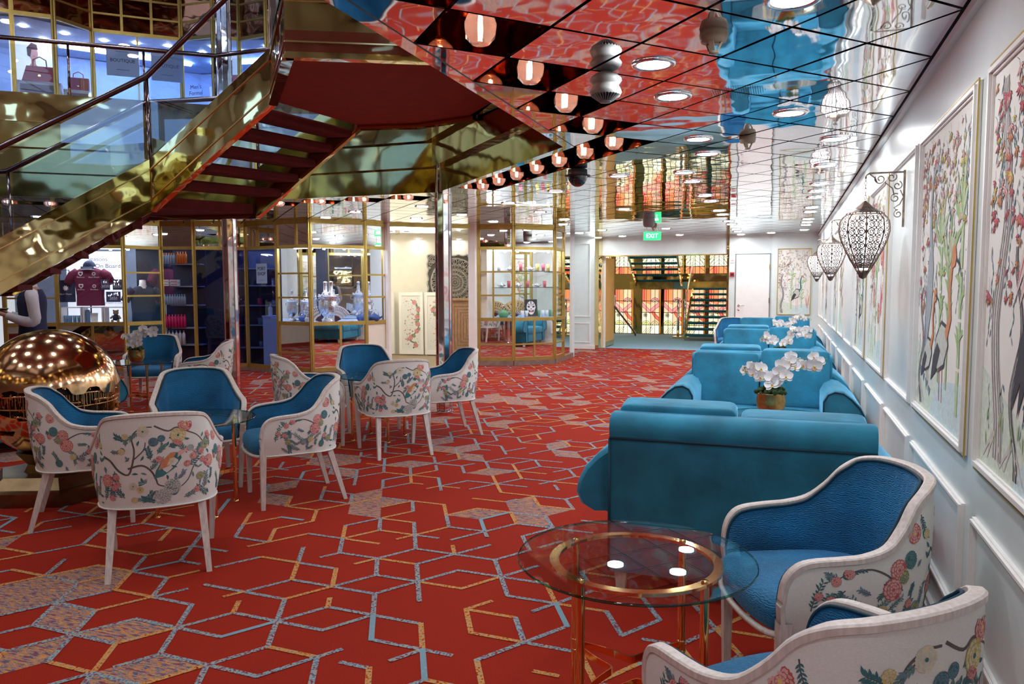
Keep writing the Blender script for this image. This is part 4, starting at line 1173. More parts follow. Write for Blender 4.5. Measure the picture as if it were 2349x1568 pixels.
ORD2 = ['first', 'second', 'third', 'fourth', 'fifth', 'sixth', 'seventh', 'eighth', 'ninth', 'tenth', 'eleventh', 'twelfth', 'thirteenth', 'fourteenth', 'fifteenth', 'sixteenth', 'seventeenth', 'eighteenth', 'nineteenth', 'twentieth', 'twenty-first', 'twenty-second', 'twenty-third', 'twenty-fourth']
def place_dl(i, m_, n_):
    x, y = mn(m_, n_)
    row = 'in the row beside the right wall' if m_ >= -1 else ('in the row over the sofa seats' if m_ >= -3 else ('over the carpet aisle' if m_ >= -9 else ('over the way to the bar' if m_ > -20 else 'over the left shopfront')))
    cd[row] = cd.get(row, -1) + 1
    lab = ORD2[cd[row]] + ' round ceiling lamp from the camera ' + row; g = 'ceiling lamps ' + row
    if i == 0: t0.location = (x, y, CE); t0['label'] = lab; t0['group'] = g
    else: dup(t0, (x, y, CE), 0, lab, g)
for i, (a, b_) in enumerate(DL): place_dl(i, a, b_)

# lamp cells round the atrium, each a recess with mirror sides and a faceted pink glass bulb
cells = MB()
for (m_, n_) in LAMPC:
    c = mn(m_, n_); sx, sy = .3025 - .008, .3275 - .008
    q = [(c[0] + sx, c[1]), (c[0], c[1] + sy), (c[0] - sx, c[1]), (c[0], c[1] - sy)]
    for k in range(4):
        a, d = q[k], q[(k + 1) % 4]; cells.poly([(a[0], a[1], CE), (d[0], d[1], CE), (d[0], d[1], CE + .24), (a[0], a[1], CE + .24)], 'bronze_mirror')
    cells.poly([(x, y, CE + .24) for x, y in q][::-1], 'bronze_mirror')
struct(cells, 'trim_7')
bt = thing('pendant_bulb', 'x', 'lamp')
b = MB(); n = 8; prof = [(.030, .075), (.058, .050), (.072, .012), (.066, -.030), (.036, -.062), (.0, -.064)]; b.lathe(prof, n, 'glass_pink', smooth=False); b.build('globe', bt)
b = MB(); b.lathe([(.012, .095), (.028, .09), (.030, .072), (.012, .07), (.010, .19), (.004, .19)], 12, 'brass'); b.lathe([(.0, .205), (.035, .205), (.035, .2), (.0, .2)], 12, 'brass'); b.bar((0, 0, .09), (0, 0, .21), .01, .01, 'brass', up=(1, 0, 0)); b.build('socket', bt)
b = MB(); b.lathe([(0, .055), (.009, .05), (.011, 0), (.009, -.035), (0, -.04)], 10, 'lamp_filament'); b.build('filament', bt)
bt.location = (*mn(*LAMPC[0]), CE + .025)
ORD = ['first', 'second', 'third', 'fourth', 'fifth', 'sixth', 'seventh', 'eighth', 'ninth', 'tenth', 'eleventh', 'twelfth']
def order(cnt, key):
    cnt[key] = cnt.get(key, -1) + 1; return ORD[min(11, cnt[key])]
cb = {}
for i, (m_, n_) in enumerate(LAMPC):
    if m_ == -4: lab, g = (order(cb, 'a') + ' faceted pink glass bulb from the camera along the right edge of the stairwell', 'bulbs beside the right edge of the stairwell')
    elif m_ > -12 and n_ > 7 : lab, g = order(cb, 'b') + ' faceted pink glass bulb from the right along the slanting stairwell edge', 'bulbs on the slanting right edge'
    elif n_ == 15: lab, g = order(cb, 'c') + ' faceted pink glass bulb from the right along the far stairwell edge', 'bulbs on the far edge'
    else: lab, g = order(cb, 'd') + ' faceted pink glass bulb from the right, at the far left behind the stair', 'bulbs on the far left edge'
    x, y = mn(m_, n_)
    if i == 0: bt['label'] = lab; bt['group'] = g
    else: dup(bt, (x, y, CE + .025), 0, lab, g)

# sensors, camera dome, exit sign
def lathe_thing(name, label, cat, loc, parts):
    t = thing(name, label, cat, loc)
    for pn, prof, m, n in parts:
        b = MB(); b.lathe(prof, n, m); b.build(pn, t)
    return t
t = thing('smoke_sensor', 'large grey ribbed ceiling sensor hanging over the carpet aisle', 'sensor', (-.845, 3.74, CE))
b = MB(); b.lathe([(.03, .0), (.055, -.012), (.075, -.03), (.078, -.042), (.066, -.058), (.062, -.062), (.066, -.07), (.074, -.085), (.078, -.098), (.07, -.11)], 36, 'grey_plastic'); b.build('housing', t)
b = MB()
for k in range(28):
    a = 2 * PI * k / 28; b.bar((.070 * math.cos(a), .070 * math.sin(a), -.110), (.03 * math.cos(a), .03 * math.sin(a), -.138), .003, .006, 'grey_plastic')
b.lathe([(0, -.137), (.03, -.137), (.027, -.144), (0, -.147)], 24, 'grey_plastic'); b.lathe([(.055, -.112), (.02, -.134)], 20, 'black'); b.build('grille', t)
def detector(loc, label):
    t = thing('ceiling_detector', label, 'detector', loc, .3, 'taupe ceiling detectors')
    b = MB(); b.lathe([(0, 0), (.055, 0), (.058, -.014), (.055, -.018), (.056, -.022), (.05, -.042), (0, -.046)], 26, 'taupe_plastic'); b.build('base', t)
    b = MB()
    for k in range(3):
        a = 2 * PI * k / 3; b.bar((.034 * math.cos(a), .034 * math.sin(a), -.04), (.012 * math.cos(a), .012 * math.sin(a), -.085), .02, .008, 'taupe_plastic')
    b.lathe([(.0, -.08), (.022, -.08), (.02, -.088), (0, -.09)], 14, 'taupe_plastic'); b.build('head', t)
    b = MB(); b.lathe([(0, -.04), (.003, -.045), (.003, -.078), (0, -.08)], 8, 'p_gold'); b.build('bulb', t)
detector((-.30, 3.30, CE), 'taupe round ceiling detector nearest the camera')
detector((-.275, 5.68, CE), 'taupe round ceiling detector farther back over the sofas')
detector((-2.2, 13.6, CE), 'small taupe ceiling detector beside the exit sign')
t = thing('security_camera', 'black glossy camera dome under the mirror ceiling', 'camera', (-1.767, 6.72, CE))
b = MB(); b.lathe([(.05, 0), (.085, -.01), (.088, -.055)], 30, 'black'); b.lathe([(.088, -.055), (.115, -.06), (.115, -.066), (.088, -.07)], 30, 'black'); b.build('mount', t)
b = MB(); b.lathe([(.088 * math.cos(a * PI / 20), -.066 - .095 * math.sin(a * PI / 20)) for a in range(11)], 30, 'black_gloss'); b.build('dome', t)
t = thing('ceiling_speaker', 'small dark round fitting on the ceiling left of the exit sign', 'fitting', (-2.05, 12.2, CE))
b = MB(); b.lathe([(.09, 0), (.095, -.02), (.09, -.1), (.07, -.13), (0, -.135)], 20, 'grey_plastic'); b.build('housing', t)
t = thing('exit_sign', 'green lit exit sign hanging before the doorway', 'sign', (-2.29, 14.0, 2.245))
b = MB(); b.box(-.155, .155, -.02, .02, 0, .15, 'exit_green'); b.build('panel', t)
text('lettering', 'EXIT', .11, frame((0, -.022, .075), (1, 0, 0), (0, -1, 0)), 'exit_white', t)
b = MB(); b.tube([(-.1, 0, .15), (-.1, 0, .237)], .004, 'chrome', 6); b.tube([(.1, 0, .15), (.1, 0, .237)], .004, 'chrome', 6); b.build('hanger', t)
b = MB(); b.lathe([(0, 0), (.14, 0), (.15, -.004), (.15, -.006)], 30, 'black')
for k in range(11): pass
vg = thing('air_grille', 'round perforated speaker grille set in the mirror ceiling', 'grille', (-.27, 4.35, CE - .001))
b = MB()
for i in range(-12, 13):
    for j in range(-12, 13):
        x, y = i * .012, j * .012
        if x * x + y * y < .021: b.lathe([(0, -.001), (.0028, -.001)], 5, 'black', c=(x, y, 0))
b.build('perforation', vg)
# call point and switch by the white door
t = thing('fire_call_point', 'red square call point on the wall left of the white door', 'alarm', (-1.09, FY, 1.66))
b = MB(); b.box(-.045, .045, -.035, 0, -.045, .045, P('red_plastic', (.55, .01, .01), .4)); b.build('box', t); b = MB(); b.box(-.028, .028, -.039, -.035, -.026, .02, 'black'); b.build('glass', t)
t = thing('wall_notice', 'small white notice above the red call point', 'notice', (-1.09, FY, 1.94))
b = MB(); b.box(-.035, .035, -.012, 0, -.03, .03, 'white_gloss'); b.box(-.03, .03, -.014, -.012, .008, .018, 'red_plastic'); b.build('plate', t)
# ------------------------------------------------------------------ steel columns
for (x, y), lab in (((-3.62, 7.90), 'octagonal polished steel column beside the middle group of chairs'), ((-6.62, 8.0), 'octagonal polished steel column left of the display windows')):
    t = thing('steel_column', lab, 'column', (x, y, 0), 0, 'polished steel columns')
    b = MB(); b.lathe([(.088, 0), (.088, 6.4)], 8, 'steel_mirror', smooth=False); b.build('shaft', t, rot=(0, 0, PI / 8))
    b = MB()
    for k in range(8):
        a = 2 * PI * k / 8 + PI / 8; b.tube([(.088 * math.cos(a), .088 * math.sin(a), 0), (.088 * math.cos(a), .088 * math.sin(a), 6.4)], .006, 'chrome', 5)
    b.lathe([(.105, 0), (.105, .03), (.09, .035)], 8, 'steel_mirror', smooth=False); b.build('edge_trim', t)

# ------------------------------------------------------------------ bronze globe sculpture
gl = thing('globe_sculpture', 'large split polished bronze globe on a faceted brass pedestal', 'sculpture', (-4.86, 3.98, 0), .4)
RG, ZG = .44, .71
rj = random.Random(5)
jag = [rj.uniform(-1, 1) for _ in range(40)]
def jg(u, s, k):
    x = (u * k) % 40; i = int(x); f = x - i
    f = 0 if f < .35 else 1 if f > .65 else (f - .35) / .3
    return s * (jag[i] * (1 - f) + jag[(i + 1) % 40] * f)
def shell_part(lo, hi, name, m='copper_globe'):
    NU = 160; NV = 26; G = []; T = []
    for j in range(NV + 1):
        row = []; 
        for i in range(NU):
            u = i / NU; a = lo(u) + (hi(u) - lo(u)) * j / NV
            row.append((RG * math.cos(a) * math.cos(2 * PI * u), RG * math.cos(a) * math.sin(2 * PI * u), ZG + RG * math.sin(a)))
        G.append(row)
    b = MB(); b.grid(G, m, True)
    for e, s_ in ((0, 1), (-1, 1)):
        if abs(G[e][0][2] - (ZG + RG)) < .01 or abs(G[e][0][2] - (ZG - RG)) < .01: continue
        inn = [(p[0] * .95, p[1] * .95, ZG + (p[2] - ZG) * .95) for p in G[e]]
        b.grid([G[e], inn], m, True, False)
    b.build(name, gl)
shell_part(lambda u: .07 + jg(u, .10, 26) + jg(u, .05, 9), lambda u: PI / 2, 'upper_shell')
shell_part(lambda u: -PI / 2, lambda u: -.62 + jg(u + .3, .10, 18) + jg(u, .08, 7), 'lower_shell')
shell_part(lambda u: -.50 + jg(u + .1, .04, 18), lambda u: -.30 + jg(u + .5, .12, 7) * (1 if .1 < (u * 2) % 1 < .5 else -.5), 'middle_plates', 'copper_globe')
b = MB(); b.ball((0, 0, ZG), RG * .88, 'globe_inner', 40, 24); b.build('core', gl)
b = MB()
for k in range(420):
    u = rj.random() * 2 * PI; a = rj.uniform(-.62, .20); w = rj.uniform(.003, .009); h = rj.uniform(.01, .04); d = rj.uniform(.90, .985)
    p = Vector((math.cos(a) * math.cos(u), math.cos(a) * math.sin(u), math.sin(a)))
    c = Vector((0, 0, ZG)) + p * RG * .86; e = Vector((0, 0, ZG)) + p * RG * d
    b.bar(c, e, w, h, 'globe_pin')
for a in (-.28, -.08, .05):
    for s_ in range(5):
        u0 = rj.uniform(0, 2 * PI); L = rj.uniform(.5, 1.1)
        b.tube([((RG * .955) * math.cos(a) * math.cos(u0 + L * i / 12), (RG * .955) * math.cos(a) * math.sin(u0 + L * i / 12), ZG + RG * .955 * math.sin(a) + .004 * math.sin(i)) for i in range(13)], .009, 'copper_globe', 5)
for k in range(150):
    u = 2 * PI * (k + rj.uniform(-.3, .3)) / 150; z1 = rj.uniform(-.10, -.02) if k % 5 else -.2; q = RG * .965
    b.bar((q * math.cos(u), q * math.sin(u), ZG + .02), (q * math.cos(u), q * math.sin(u), ZG + z1 * .6), rj.uniform(.003, .007), .004, 'globe_pin', up=(math.cos(u), math.sin(u), 0))
for a in (-.16, -.36, -.52): b.tube([(RG * .94 * math.cos(a) * math.cos(2 * PI * i / 60), RG * .94 * math.cos(a) * math.sin(2 * PI * i / 60), ZG + RG * .94 * math.sin(a)) for i in range(60)], .006, 'globe_pin', 5, True)
b.build('mechanism', gl)
b = MB(); b.lathe([(.50, 0), (.50, .09), (.47, .10), (.44, .10)], 6, 'brass_base', smooth=False, cap=True); b.lathe([(.43, .10), (.36, .17), (.20, .17)], 6, 'brass_base', smooth=False); b.lathe([(.20, .16), (.17, .22), (.24, .31), (0, .31)], 8, 'brass_base', smooth=False); b.build('pedestal', gl)

# ------------------------------------------------------------------ open stair
N = [(-8.2, 4.55, .35), (-7.3, 4.40, .35 + .0)]
A_, B_ = Vector((-4.16, 5.59, 3.0)), Vector((-5.5, 5.6, 2.15)); L0 = Vector((-6.38, 4.72, 1.375))
A2, B2, F1, F0 = Vector((-3.99, 6.78, 3.0)), Vector((-5.05, 6.55, 2.15)), Vector((-6.28, 6.38, 2.15)), Vector((-7.16, 5.50, 1.375))
P1, P2 = Vector((-3.20, 4.47, 3.0)), Vector((-1.72, 5.22, 3.0))
K0, K1 = Vector((-7.9, 4.35, 1.375)), Vector((-7.9, 5.48, 1.375)); M0, M1 = Vector((-10.1, 4.35, .02)), Vector((-10.1, 5.48, .02))
st = thing('staircase', 'open staircase with polished brass stringers, red carpeted treads and glass sides', 'staircase', (0, 0, 0))
SH = .45
def stringer(chain, name, side):
    b = MB()
    up = Vector((0, 0, 1))
    for a, c in zip(chain, chain[1:]):
        d = (c - a); h = Vector((d.x, d.y, 0)).normalized(); n = Vector((-h.y, h.x, 0)) * side
        th = n * .05
        b.poly([a, c, c + up * SH, a + up * SH] if side < 0 else [a + up * SH, c + up * SH, c, a], 'brass_sheet')
        b.poly([a + th, c + th, c + th + up * SH, a + th + up * SH], 'brass_dark')
        b.poly([a, c, c + th, a + th], 'brass_dark'); b.poly([a + up * SH, c + up * SH, c + th + up * SH, a + th + up * SH], 'brass')
        for z in (.085, .355):
            b.bar(a + up * z - n * .003, c + up * z - n * .003, .010, .010, 'brass')
        b.bar(a - up * .012 + n * .02, c - up * .012 + n * .02, .075, .024, 'brass_sheet')
    b.build(name, st)
stringer([M0, K0, L0, B_, A_, P1, P2], 'stringer', 1)
stringer([M1, K1, F0, F1, B2, A2, Vector((-3.43, 6.91, 3.0)), Vector((-2.75, 6.75, 3.0))], 'stringer', -1)
def slab(poly, z0, z1, m, name):
    q = [(p[0], p[1]) for p in poly]
    if area(q) < 0: q.reverse()
    b = MB(); b.prism(q, z0, z1, m); b.build(name, st)
e = .06
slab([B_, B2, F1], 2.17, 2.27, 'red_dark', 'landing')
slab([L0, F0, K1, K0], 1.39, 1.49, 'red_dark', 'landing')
slab([A_, P1, P2, (-1.70, 5.75), (-2.3, 6.15), (-2.75, 6.75), (-3.43, 6.91), A2], 3.02, 3.16, 'red_soffit', 'upper_landing')
def treads(a, b_, a2, b2, n, dz=.0):
    for i in range(1, n):
        f = i / n; p = a.lerp(b_, f); q = a2.lerp(b2, f); d = (b_ - a); d.z = 0; d.normalize(); d2 = (b2 - a2); d2.z = 0; d2.normalize(); ww = .135
        z0 = p.z + .06
        cr = (q - p).normalized() * .065; p = p + cr; q = q - cr
        G = [p - d * ww, p + d * ww, q + d2 * ww, q - d2 * ww]
        b = MB(); q_ = [(v.x, v.y) for v in G]
        if area(q_) < 0: q_.reverse()
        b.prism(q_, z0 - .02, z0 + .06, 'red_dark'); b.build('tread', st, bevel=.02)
treads(B_, A_, B2, A2, 6); treads(L0, B_, F0, F1, 6); treads(M0, K0, M1, K1, 9)
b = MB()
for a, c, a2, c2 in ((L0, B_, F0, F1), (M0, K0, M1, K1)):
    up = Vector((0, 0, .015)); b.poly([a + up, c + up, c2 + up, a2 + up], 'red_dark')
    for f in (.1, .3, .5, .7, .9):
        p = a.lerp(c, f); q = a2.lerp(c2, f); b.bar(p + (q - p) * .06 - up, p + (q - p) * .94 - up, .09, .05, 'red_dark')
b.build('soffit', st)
# rails, posts, glass
RH = 1.19
up = Vector((0, 0, 1))
b = MB(); b.tube([p + up * RH for p in (M0, K0, L0, B_, A_, P1, P2)], .026, 'dark_rail', 12); b.build('handrail', st)
b = MB(); b.tube([p + up * RH for p in (M1, K1, F0, F1, B2, A2)], .026, 'dark_rail', 12); b.build('handrail', st)
for p in (K0, L0, B_, A_, P1, K1, F0, F1, B2, A2):
    b = MB(); b.tube([p + up * .02 + Vector((.0, .03, 0)), p + up * (RH - .01) + Vector((0, .0, 0))], .016, 'dark_rail', 10); b.build('baluster', st)
for ch in ((K0, L0), (L0, B_), (B_, A_), (A_, P1), (P1, P2), (K1, F0), (F0, F1), (F1, B2), (B2, A2)):
    a, c = ch; d = (c - a); h = Vector((d.x, d.y, 0)).normalized(); n = Vector((-h.y, h.x, 0))
    b = MB(); a_ = a.lerp(c, .03); c_ = a.lerp(c, .97)
    for o in (-.004, .004): b.poly([a_ + n * o + up * .46, c_ + n * o + up * .46, c_ + n * o + up * 1.14, a_ + n * o + up * 1.14], 'glass_rail')
    b.build('glass_panel', st)

# upper gallery balustrade
gb = thing('gallery_balustrade', 'glass balustrade with dark handrail round the upper gallery edge', 'balustrade')
R3 = inset(.10); pts = [Vector((*R3[k], 0)) for k in (1, 2, 3, 4)]
b = MB(); b.tube([p + up * 4.24 for p in pts], .026, 'dark_rail', 12); b.build('handrail', gb)
for a, c in zip(pts, pts[1:]):
    for f in (0, .33, .66):
        p = a.lerp(c, f); b = MB(); b.tube([p + up * 3.6, p + up * 4.22], .014, 'dark_rail', 8); b.build('baluster', gb)
        q = a.lerp(c, f + .32); b = MB(); b.poly([p + up * 3.63, q + up * 3.63, q + up * 4.18, p + up * 4.18], 'glass_rail'); b.build('glass_panel', gb)

# ------------------------------------------------------------------ shopfronts
def bay(name, label, cat, a, c, z0, z1, zt, ztop, pane='glass_clear', vm=(), hm=(), kick=None, kv=(), kh=(), tmat='mirror', group=None, tv=(), th=(), sill=.83):
    t = thing(name, label, cat, (a[0], a[1], 0), 0, group)
    A0 = Vector((0, 0, 0)); C0 = Vector((c[0] - a[0], c[1] - a[1], 0)); d = C0.normalized(); L = C0.length
    n = Vector((d.y, -d.x, 0))          # towards the room
    V = lambda s, z, o=0: A0 + d * s + up * z + n * o
    f = MB(); F = 'gold_frame'
    for s in (.0, L): f.bar(V(s, z0), V(s, ztop), .055, .05, F, up=n)
    for z, h in ((z0 + .03, .06), (zt, .055), (ztop - .025, .05)): f.bar(V(0, z), V(L, z), .05, h, F)
    if kick is not None: f.bar(V(0, sill), V(L, sill), .055, .06, F)
    for s in vm: f.bar(V(L * s, sill if kick is not None else z0), V(L * s, zt), .03, .028, F, up=n)
    for z in hm: f.bar(V(0, z), V(L, z), .03, .028, F)
    for s in kv: f.bar(V(L * s, z0), V(L * s, sill), .035, .03, F, up=n)
    for z in kh: f.bar(V(0, z), V(L, z), .035, .028, F)
    for s in tv: f.bar(V(L * s, zt), V(L * s, ztop), .04, .04, F, up=n)
    for z in th: f.bar(V(0, z), V(L, z), .03, .03, F)
    f.build('frame', t)
    g = MB(); lo = sill + .03 if kick is not None else z0 + .06
    g.poly([V(.02, lo), V(L - .02, lo), V(L - .02, zt - .02), V(.02, zt - .02)], pane); g.build('glass', t)
    g = MB(); g.poly([V(.02, zt + .02, .002), V(L - .02, zt + .02, .002), V(L - .02, ztop - .04, .002), V(.02, ztop - .04, .002)], tmat); g.build('transom_panel', t)
    if kick is not None:
        g = MB(); g.poly([V(.02, z0 + .05, .002), V(L - .02, z0 + .05, .002), V(L - .02, sill - .03, .002), V(.02, sill - .03, .002)], kick); g.build('kick_panel', t)
    if z0 > .04 and z0 < 1:
        g = MB(); g.bar(V(0, z0 / 2, .0), V(L, z0 / 2, .0), .06, z0, 'plinth_wood'); g.build('plinth', t)
    return t
SL = SHOP_L; ZT = 2.07; GS = 'gold framed shop window bays'
bay('shop_window', 'gold framed window at the far left behind the waiter', 'shop window', SL[1], SL[2], .06, .9, ZT, CE, kick='mirror', hm=(1.25,), vm=())
bay('shop_window', 'gold framed display window with maroon shirt and white lightbox', 'shop window', SL[2], SL[3], .06, .9, ZT, CE, kick='mirror', kv=(.5,), tv=(.55,))
bay('shop_window', 'narrow gold framed window with navy shirt busts, right of the maroon shirt', 'shop window', SL[3], SL[4], .06, .9, ZT, CE, kick='mirror', hm=(1.28, 1.66))
bay('shop_window', 'unbarred window in front of the bottle shelves', 'shop window', SL[4], SL[5], .06, .9, ZT, CE, pane='glass_clear')
bay('shop_door', 'gold framed glass door of the dark shop, partly behind the left steel column', 'shop door', SL[5], SL[6], .06, .9, ZT, CE, pane='glass_smoke', tv=(.5,))
bay('shop_window', 'tall dark glass panel with the port shop notice', 'shop window', SL[6], SL[7], .06, .9, ZT, CE, pane='glass_tinted')
bay('shop_window', 'window of six small panes left of the silver samovars', 'shop window', SL[7], SL[8], .06, .9, ZT, CE, kick='mirror', hm=(1.25, 1.64), kh=(.35,), tv=(.6,))
bay('shop_window', 'wide window showing silver samovars and fans', 'shop window', SL[8], SL[9], .06, .9, ZT, CE, kick='mirror', kv=(.52,), kh=(.35,))
bay('shop_window', 'narrow window of three panes over a cream panel, left of the floral screens', 'shop window', SL[9], SL[10], .06, .9, ZT, CE, kick='wall_cream', hm=(1.25, 1.62))
SR = [(-5.18, 12.80), (-4.58, 12.97), (-3.98, 13.53), (-3.99, 14.15), (-4.02, 14.9), (-4.55, 16.85)]
bay('shop_window', 'barred end window of the tea showcase beside the bar opening', 'shop window', SR[0], SR[1], .09, .9, 2.10, CE, kick='mirror', vm=(.42,), hm=(1.26, 1.68), kh=(.38,))
bay('shop_window', 'wide window of the tea showcase with the painted mask inside', 'shop window', SR[1], SR[2], .09, .9, 2.10, CE, kick='mirror', kv=(.5,), kh=(.38,))
bay('shop_window', 'narrow barred right side of the tea showcase', 'shop window', SR[2], SR[3], .09, .9, 2.10, CE, kick='mirror', hm=(1.26, 1.68), kh=(.38,))
b = MB(); b.poly([(SR[3][0], SR[3][1], .09), (SR[4][0], SR[4][1], .09), (SR[4][0], SR[4][1], CE), (SR[3][0], SR[3][1], CE)], 'mirror'); b.bar((SR[3][0], SR[3][1], .045), (SR[4][0], SR[4][1], .045), .06, .09, 'plinth_wood'); struct(b, 'wall_mirror')
b = MB(); wallseg(b, SR[4], SR[5], 0, CE, 'wall_white', -.05); struct(b, 'wall_showcase')

# shop interiors
def interior(name, poly, zf=0):
    pass
b = MB()
bk = [(-13.0, 10.0), (-11.2, 11.0), (-10.9, 12.4), (-8.0, 12.9), (-7.95, 12.0)]
for a, c in zip(bk, bk[1:]): wallseg(b, a, c, 0, CE, 'shop_dark' if a[0] > -11.5 else 'shop_wall')
wallseg(b, (-7.85, 10.7), (-7.95, 12.0), 0, CE, 'shop_dark'); b.poly([(-7.845, 10.72, .84), (-7.94, 12.0, .84), (-7.94, 12.0, CE), (-7.845, 10.72, CE)], 'mirror'); struct(b, 'wall_shop_back')
b = MB(); b.prism([(-11.0, 9.2), (-10.15, 9.7), (-10.5, 10.3), (-11.4, 9.8)], .0, .82, 'white_gloss'); b.prism([(-10.12, 9.72), (-9.9, 10.2), (-10.4, 10.4), (-10.5, 10.2)], .0, .82, 'white_gloss')
t = b.build('display_deck', None, label='white display deck under the maroon shirt behind the left shop window', cat='display deck')
b = MB(); b.prism([(-7.8, 10.66), (-7.15, 10.56), (-6.58, 11.22), (-6.47, 11.64), (-7.0, 12.3), (-7.8, 12.0)], .0, .84, P('deck_blue', (.45, .58, .85), .4))
b.build('display_deck', None, label='pale blue display deck under the silver samovars', cat='display deck')
b = MB(); b.prism([(-5.12, 12.84), (-4.6, 13.0), (-4.02, 13.55), (-4.03, 14.1), (-4.7, 14.3), (-5.08, 13.8)], .0, .86, 'deck_blue')
b.build('display_deck', None, label='pale blue display deck of the tea showcase', cat='display deck')
b = MB()
for a, c in (((-6.47, 11.68), (-7.05, 12.35)), ((-7.05, 12.35), (-7.88, 12.1))): b.poly([(a[0], a[1], .84), (c[0], c[1], .84), (c[0], c[1], CE), (a[0], a[1], CE)], 'mirror'); b.bar((a[0], a[1], .84), (a[0], a[1], CE), .06, .06, 'gold_frame', up=(1, 0, 0))
struct(b, 'wall_mirror_1')
b = MB()
for a, c in (((-4.05, 14.12), (-4.7, 14.34)), ((-4.7, 14.34), (-5.12, 13.85)), ((-5.12, 13.85), (-5.16, 12.85))): b.poly([(a[0], a[1], .86), (c[0], c[1], .86), (c[0], c[1], CE), (a[0], a[1], CE)], 'mirror'); b.bar((a[0], a[1], .86), (a[0], a[1], CE), .05, .05, 'gold_frame', up=(1, 0, 0))
struct(b, 'wall_mirror_2')
# light strips over the displays
def light_row(pts, lab, z=2.06, m='strip_blue', spot=True):
    t = thing('display_light', lab, 'lamp')
    b = MB(); 
    for a, c in pts: b.bar((a[0], a[1], z), (c[0], c[1], z), .05, .02, m)
    b.build('strip', t)
    if spot:
        b = MB()
        for a, c in pts:
            n = max(2, int(math.dist(a, c) / .22))
            for i in range(n): x = a[0] + (c[0] - a[0]) * (i + .5) / n; y = a[1] + (c[1] - a[1]) * (i + .5) / n; b.lathe([(0, z - .03), (.018, z - .03), (.026, z - .01)], 10, 'lamp_spot', c=(x + .12, y + .12, 0))
        b.build('spot', t)
light_row([((-7.7, 10.9), (-7.15, 10.8)), ((-7.1, 10.85), (-6.7, 11.35))], 'row of small spots lighting the silver samovars')
light_row([((-5.05, 13.0), (-4.6, 13.15)), ((-4.55, 13.2), (-4.15, 13.6))], 'row of small spots lighting the tea showcase')
light_row([((-11.0, 9.5), (-10.3, 9.9))], 'row of small spots lighting the maroon shirt', m='strip_white')
light_row([((-9.9, 11.2), (-8.2, 11.4))], 'cold lamp strip deep in the dark shop', z=2.3, spot=False)
# lightbox poster behind the shirt
def axes(a, c):
    d = Vector((c[0] - a[0], c[1] - a[1], 0)).normalized(); return d, Vector((d.y, -d.x, 0))
t = thing('lightbox', 'white lit advertising board with dark lettering behind the maroon shirt', 'lightbox', (-10.80, 9.95, 0))
d, n = axes((-10.965, 9.157), (-10.078, 9.642)); rzA = math.atan2(d.y, d.x); t.rotation_euler = (0, 0, rzA)
b = MB(); b.box(-.60, .27, -.02, .02, .84, 2.02, 'lightbox'); b.build('panel', t)
MT = lambda x, z, y=-.024: frame((x, y, z), (1, 0, 0), (0, -1, 0))
P('navy_ink', (.03, .04, .12)); text('lettering', 'Seasons', .10, MT(-.11, 1.89), 'navy_ink', t); text('lettering', 'On Board', .10, MT(.05, 1.775), 'navy_ink', t)
text('lettering', 'Future Cruises', .05, MT(.15, 1.22), 'navy_ink', t); text('lettering', 'our service teams to assist', .04, MT(.05, 1.16), P('grey_ink', (.3, .35, .45)), t)

def shirt(mb, m, w=.22, h=.62, sleeve=True, d=.10, mneck=None):
    G = []
    for z, sx, sy in ((0, .95, 1), (.15, .92, 1), (.32, .98, 1.05), (.46, 1.05, 1.05), (.54, 1.0, .9), (.585, .62, .62), (.60, .38, .45)):
        G.append([(w * sx * math.cos(2 * PI * i / 20), d * sy * math.sin(2 * PI * i / 20), h * z / .6) for i in range(20)])
    mb.grid(G, m, True)
    if sleeve:
        for s_ in (-1, 1): mb.tube([(s_ * w * .80, 0, h * .88), (s_ * w * 1.15, 0, h * .80), (s_ * w * 1.45, -.01, h * .58)], [.075, .075, .07], m, 12)
    if mneck: mb.lathe([(.075, h * .96), (.055, h * 1.02), (.05, h * 1.12), (0, h * 1.13)], 16, mneck)
P('maroon', (.16, .012, .06)); P('navy', (.02, .03, .09)); P('skin', (.55, .30, .22), .5); P('skirt_navy', (.012, .02, .05)); P('print_white', (.8, .8, .85), .6)
def deco_shirt(t, z0):
    for (x, z, s_) in ((-.10, .50, 'Balmoral'), (.10, .50, 'Black Watch'), (-.10, .30, 'Braemar'), (.10, .30, 'Boudicca')):
        text('lettering', s_, .032, MT(x, z0 + z - .055, -.108), 'print_white', t)
        b = MB(); k = .035
        if x < 0: pts = [(-1, 1), (1, 1), (1, -.2), (0, -1.2), (-1, -.2)]
        else: pts = [((1.1 if i % 2 else .6) * math.cos(2 * PI * i / 16), (1.1 if i % 2 else .6) * math.sin(2 * PI * i / 16)) for i in range(16)]
        b.poly([(x + k * p, -.108, z0 + z + k * q) for p, q in pts], 'print_white'); b.poly([(x + k * .55 * p, -.109, z0 + z + k * .55 * q) for p, q in pts], 'maroon'); b.build('emblem', t)
t = thing('shirt_display', 'maroon short-sleeved shirt with four white emblems on a stand', 'shirt', (-10.76, 9.60, .84), rzA)
b = MB(); shirt(b, 'maroon', .23, .62); bb = b.build('shirt', t, loc=(0, 0, .28)); deco_shirt(bb, .02)
b = MB(); b.lathe([(.09, 0), (.09, .01), (.012, .015), (.012, .6)], 14, 'chrome'); b.build('stand', t)
t = thing('cap', 'navy cap with white-edged peak on top of the maroon shirt', 'cap', (-10.76, 9.60, 1.76), rzA)
b = MB(); b.lathe([(.095 * math.cos(a * PI / 16), .10 * math.sin(a * PI / 16)) for a in range(9)], 20, 'navy'); b.build('crown', t)
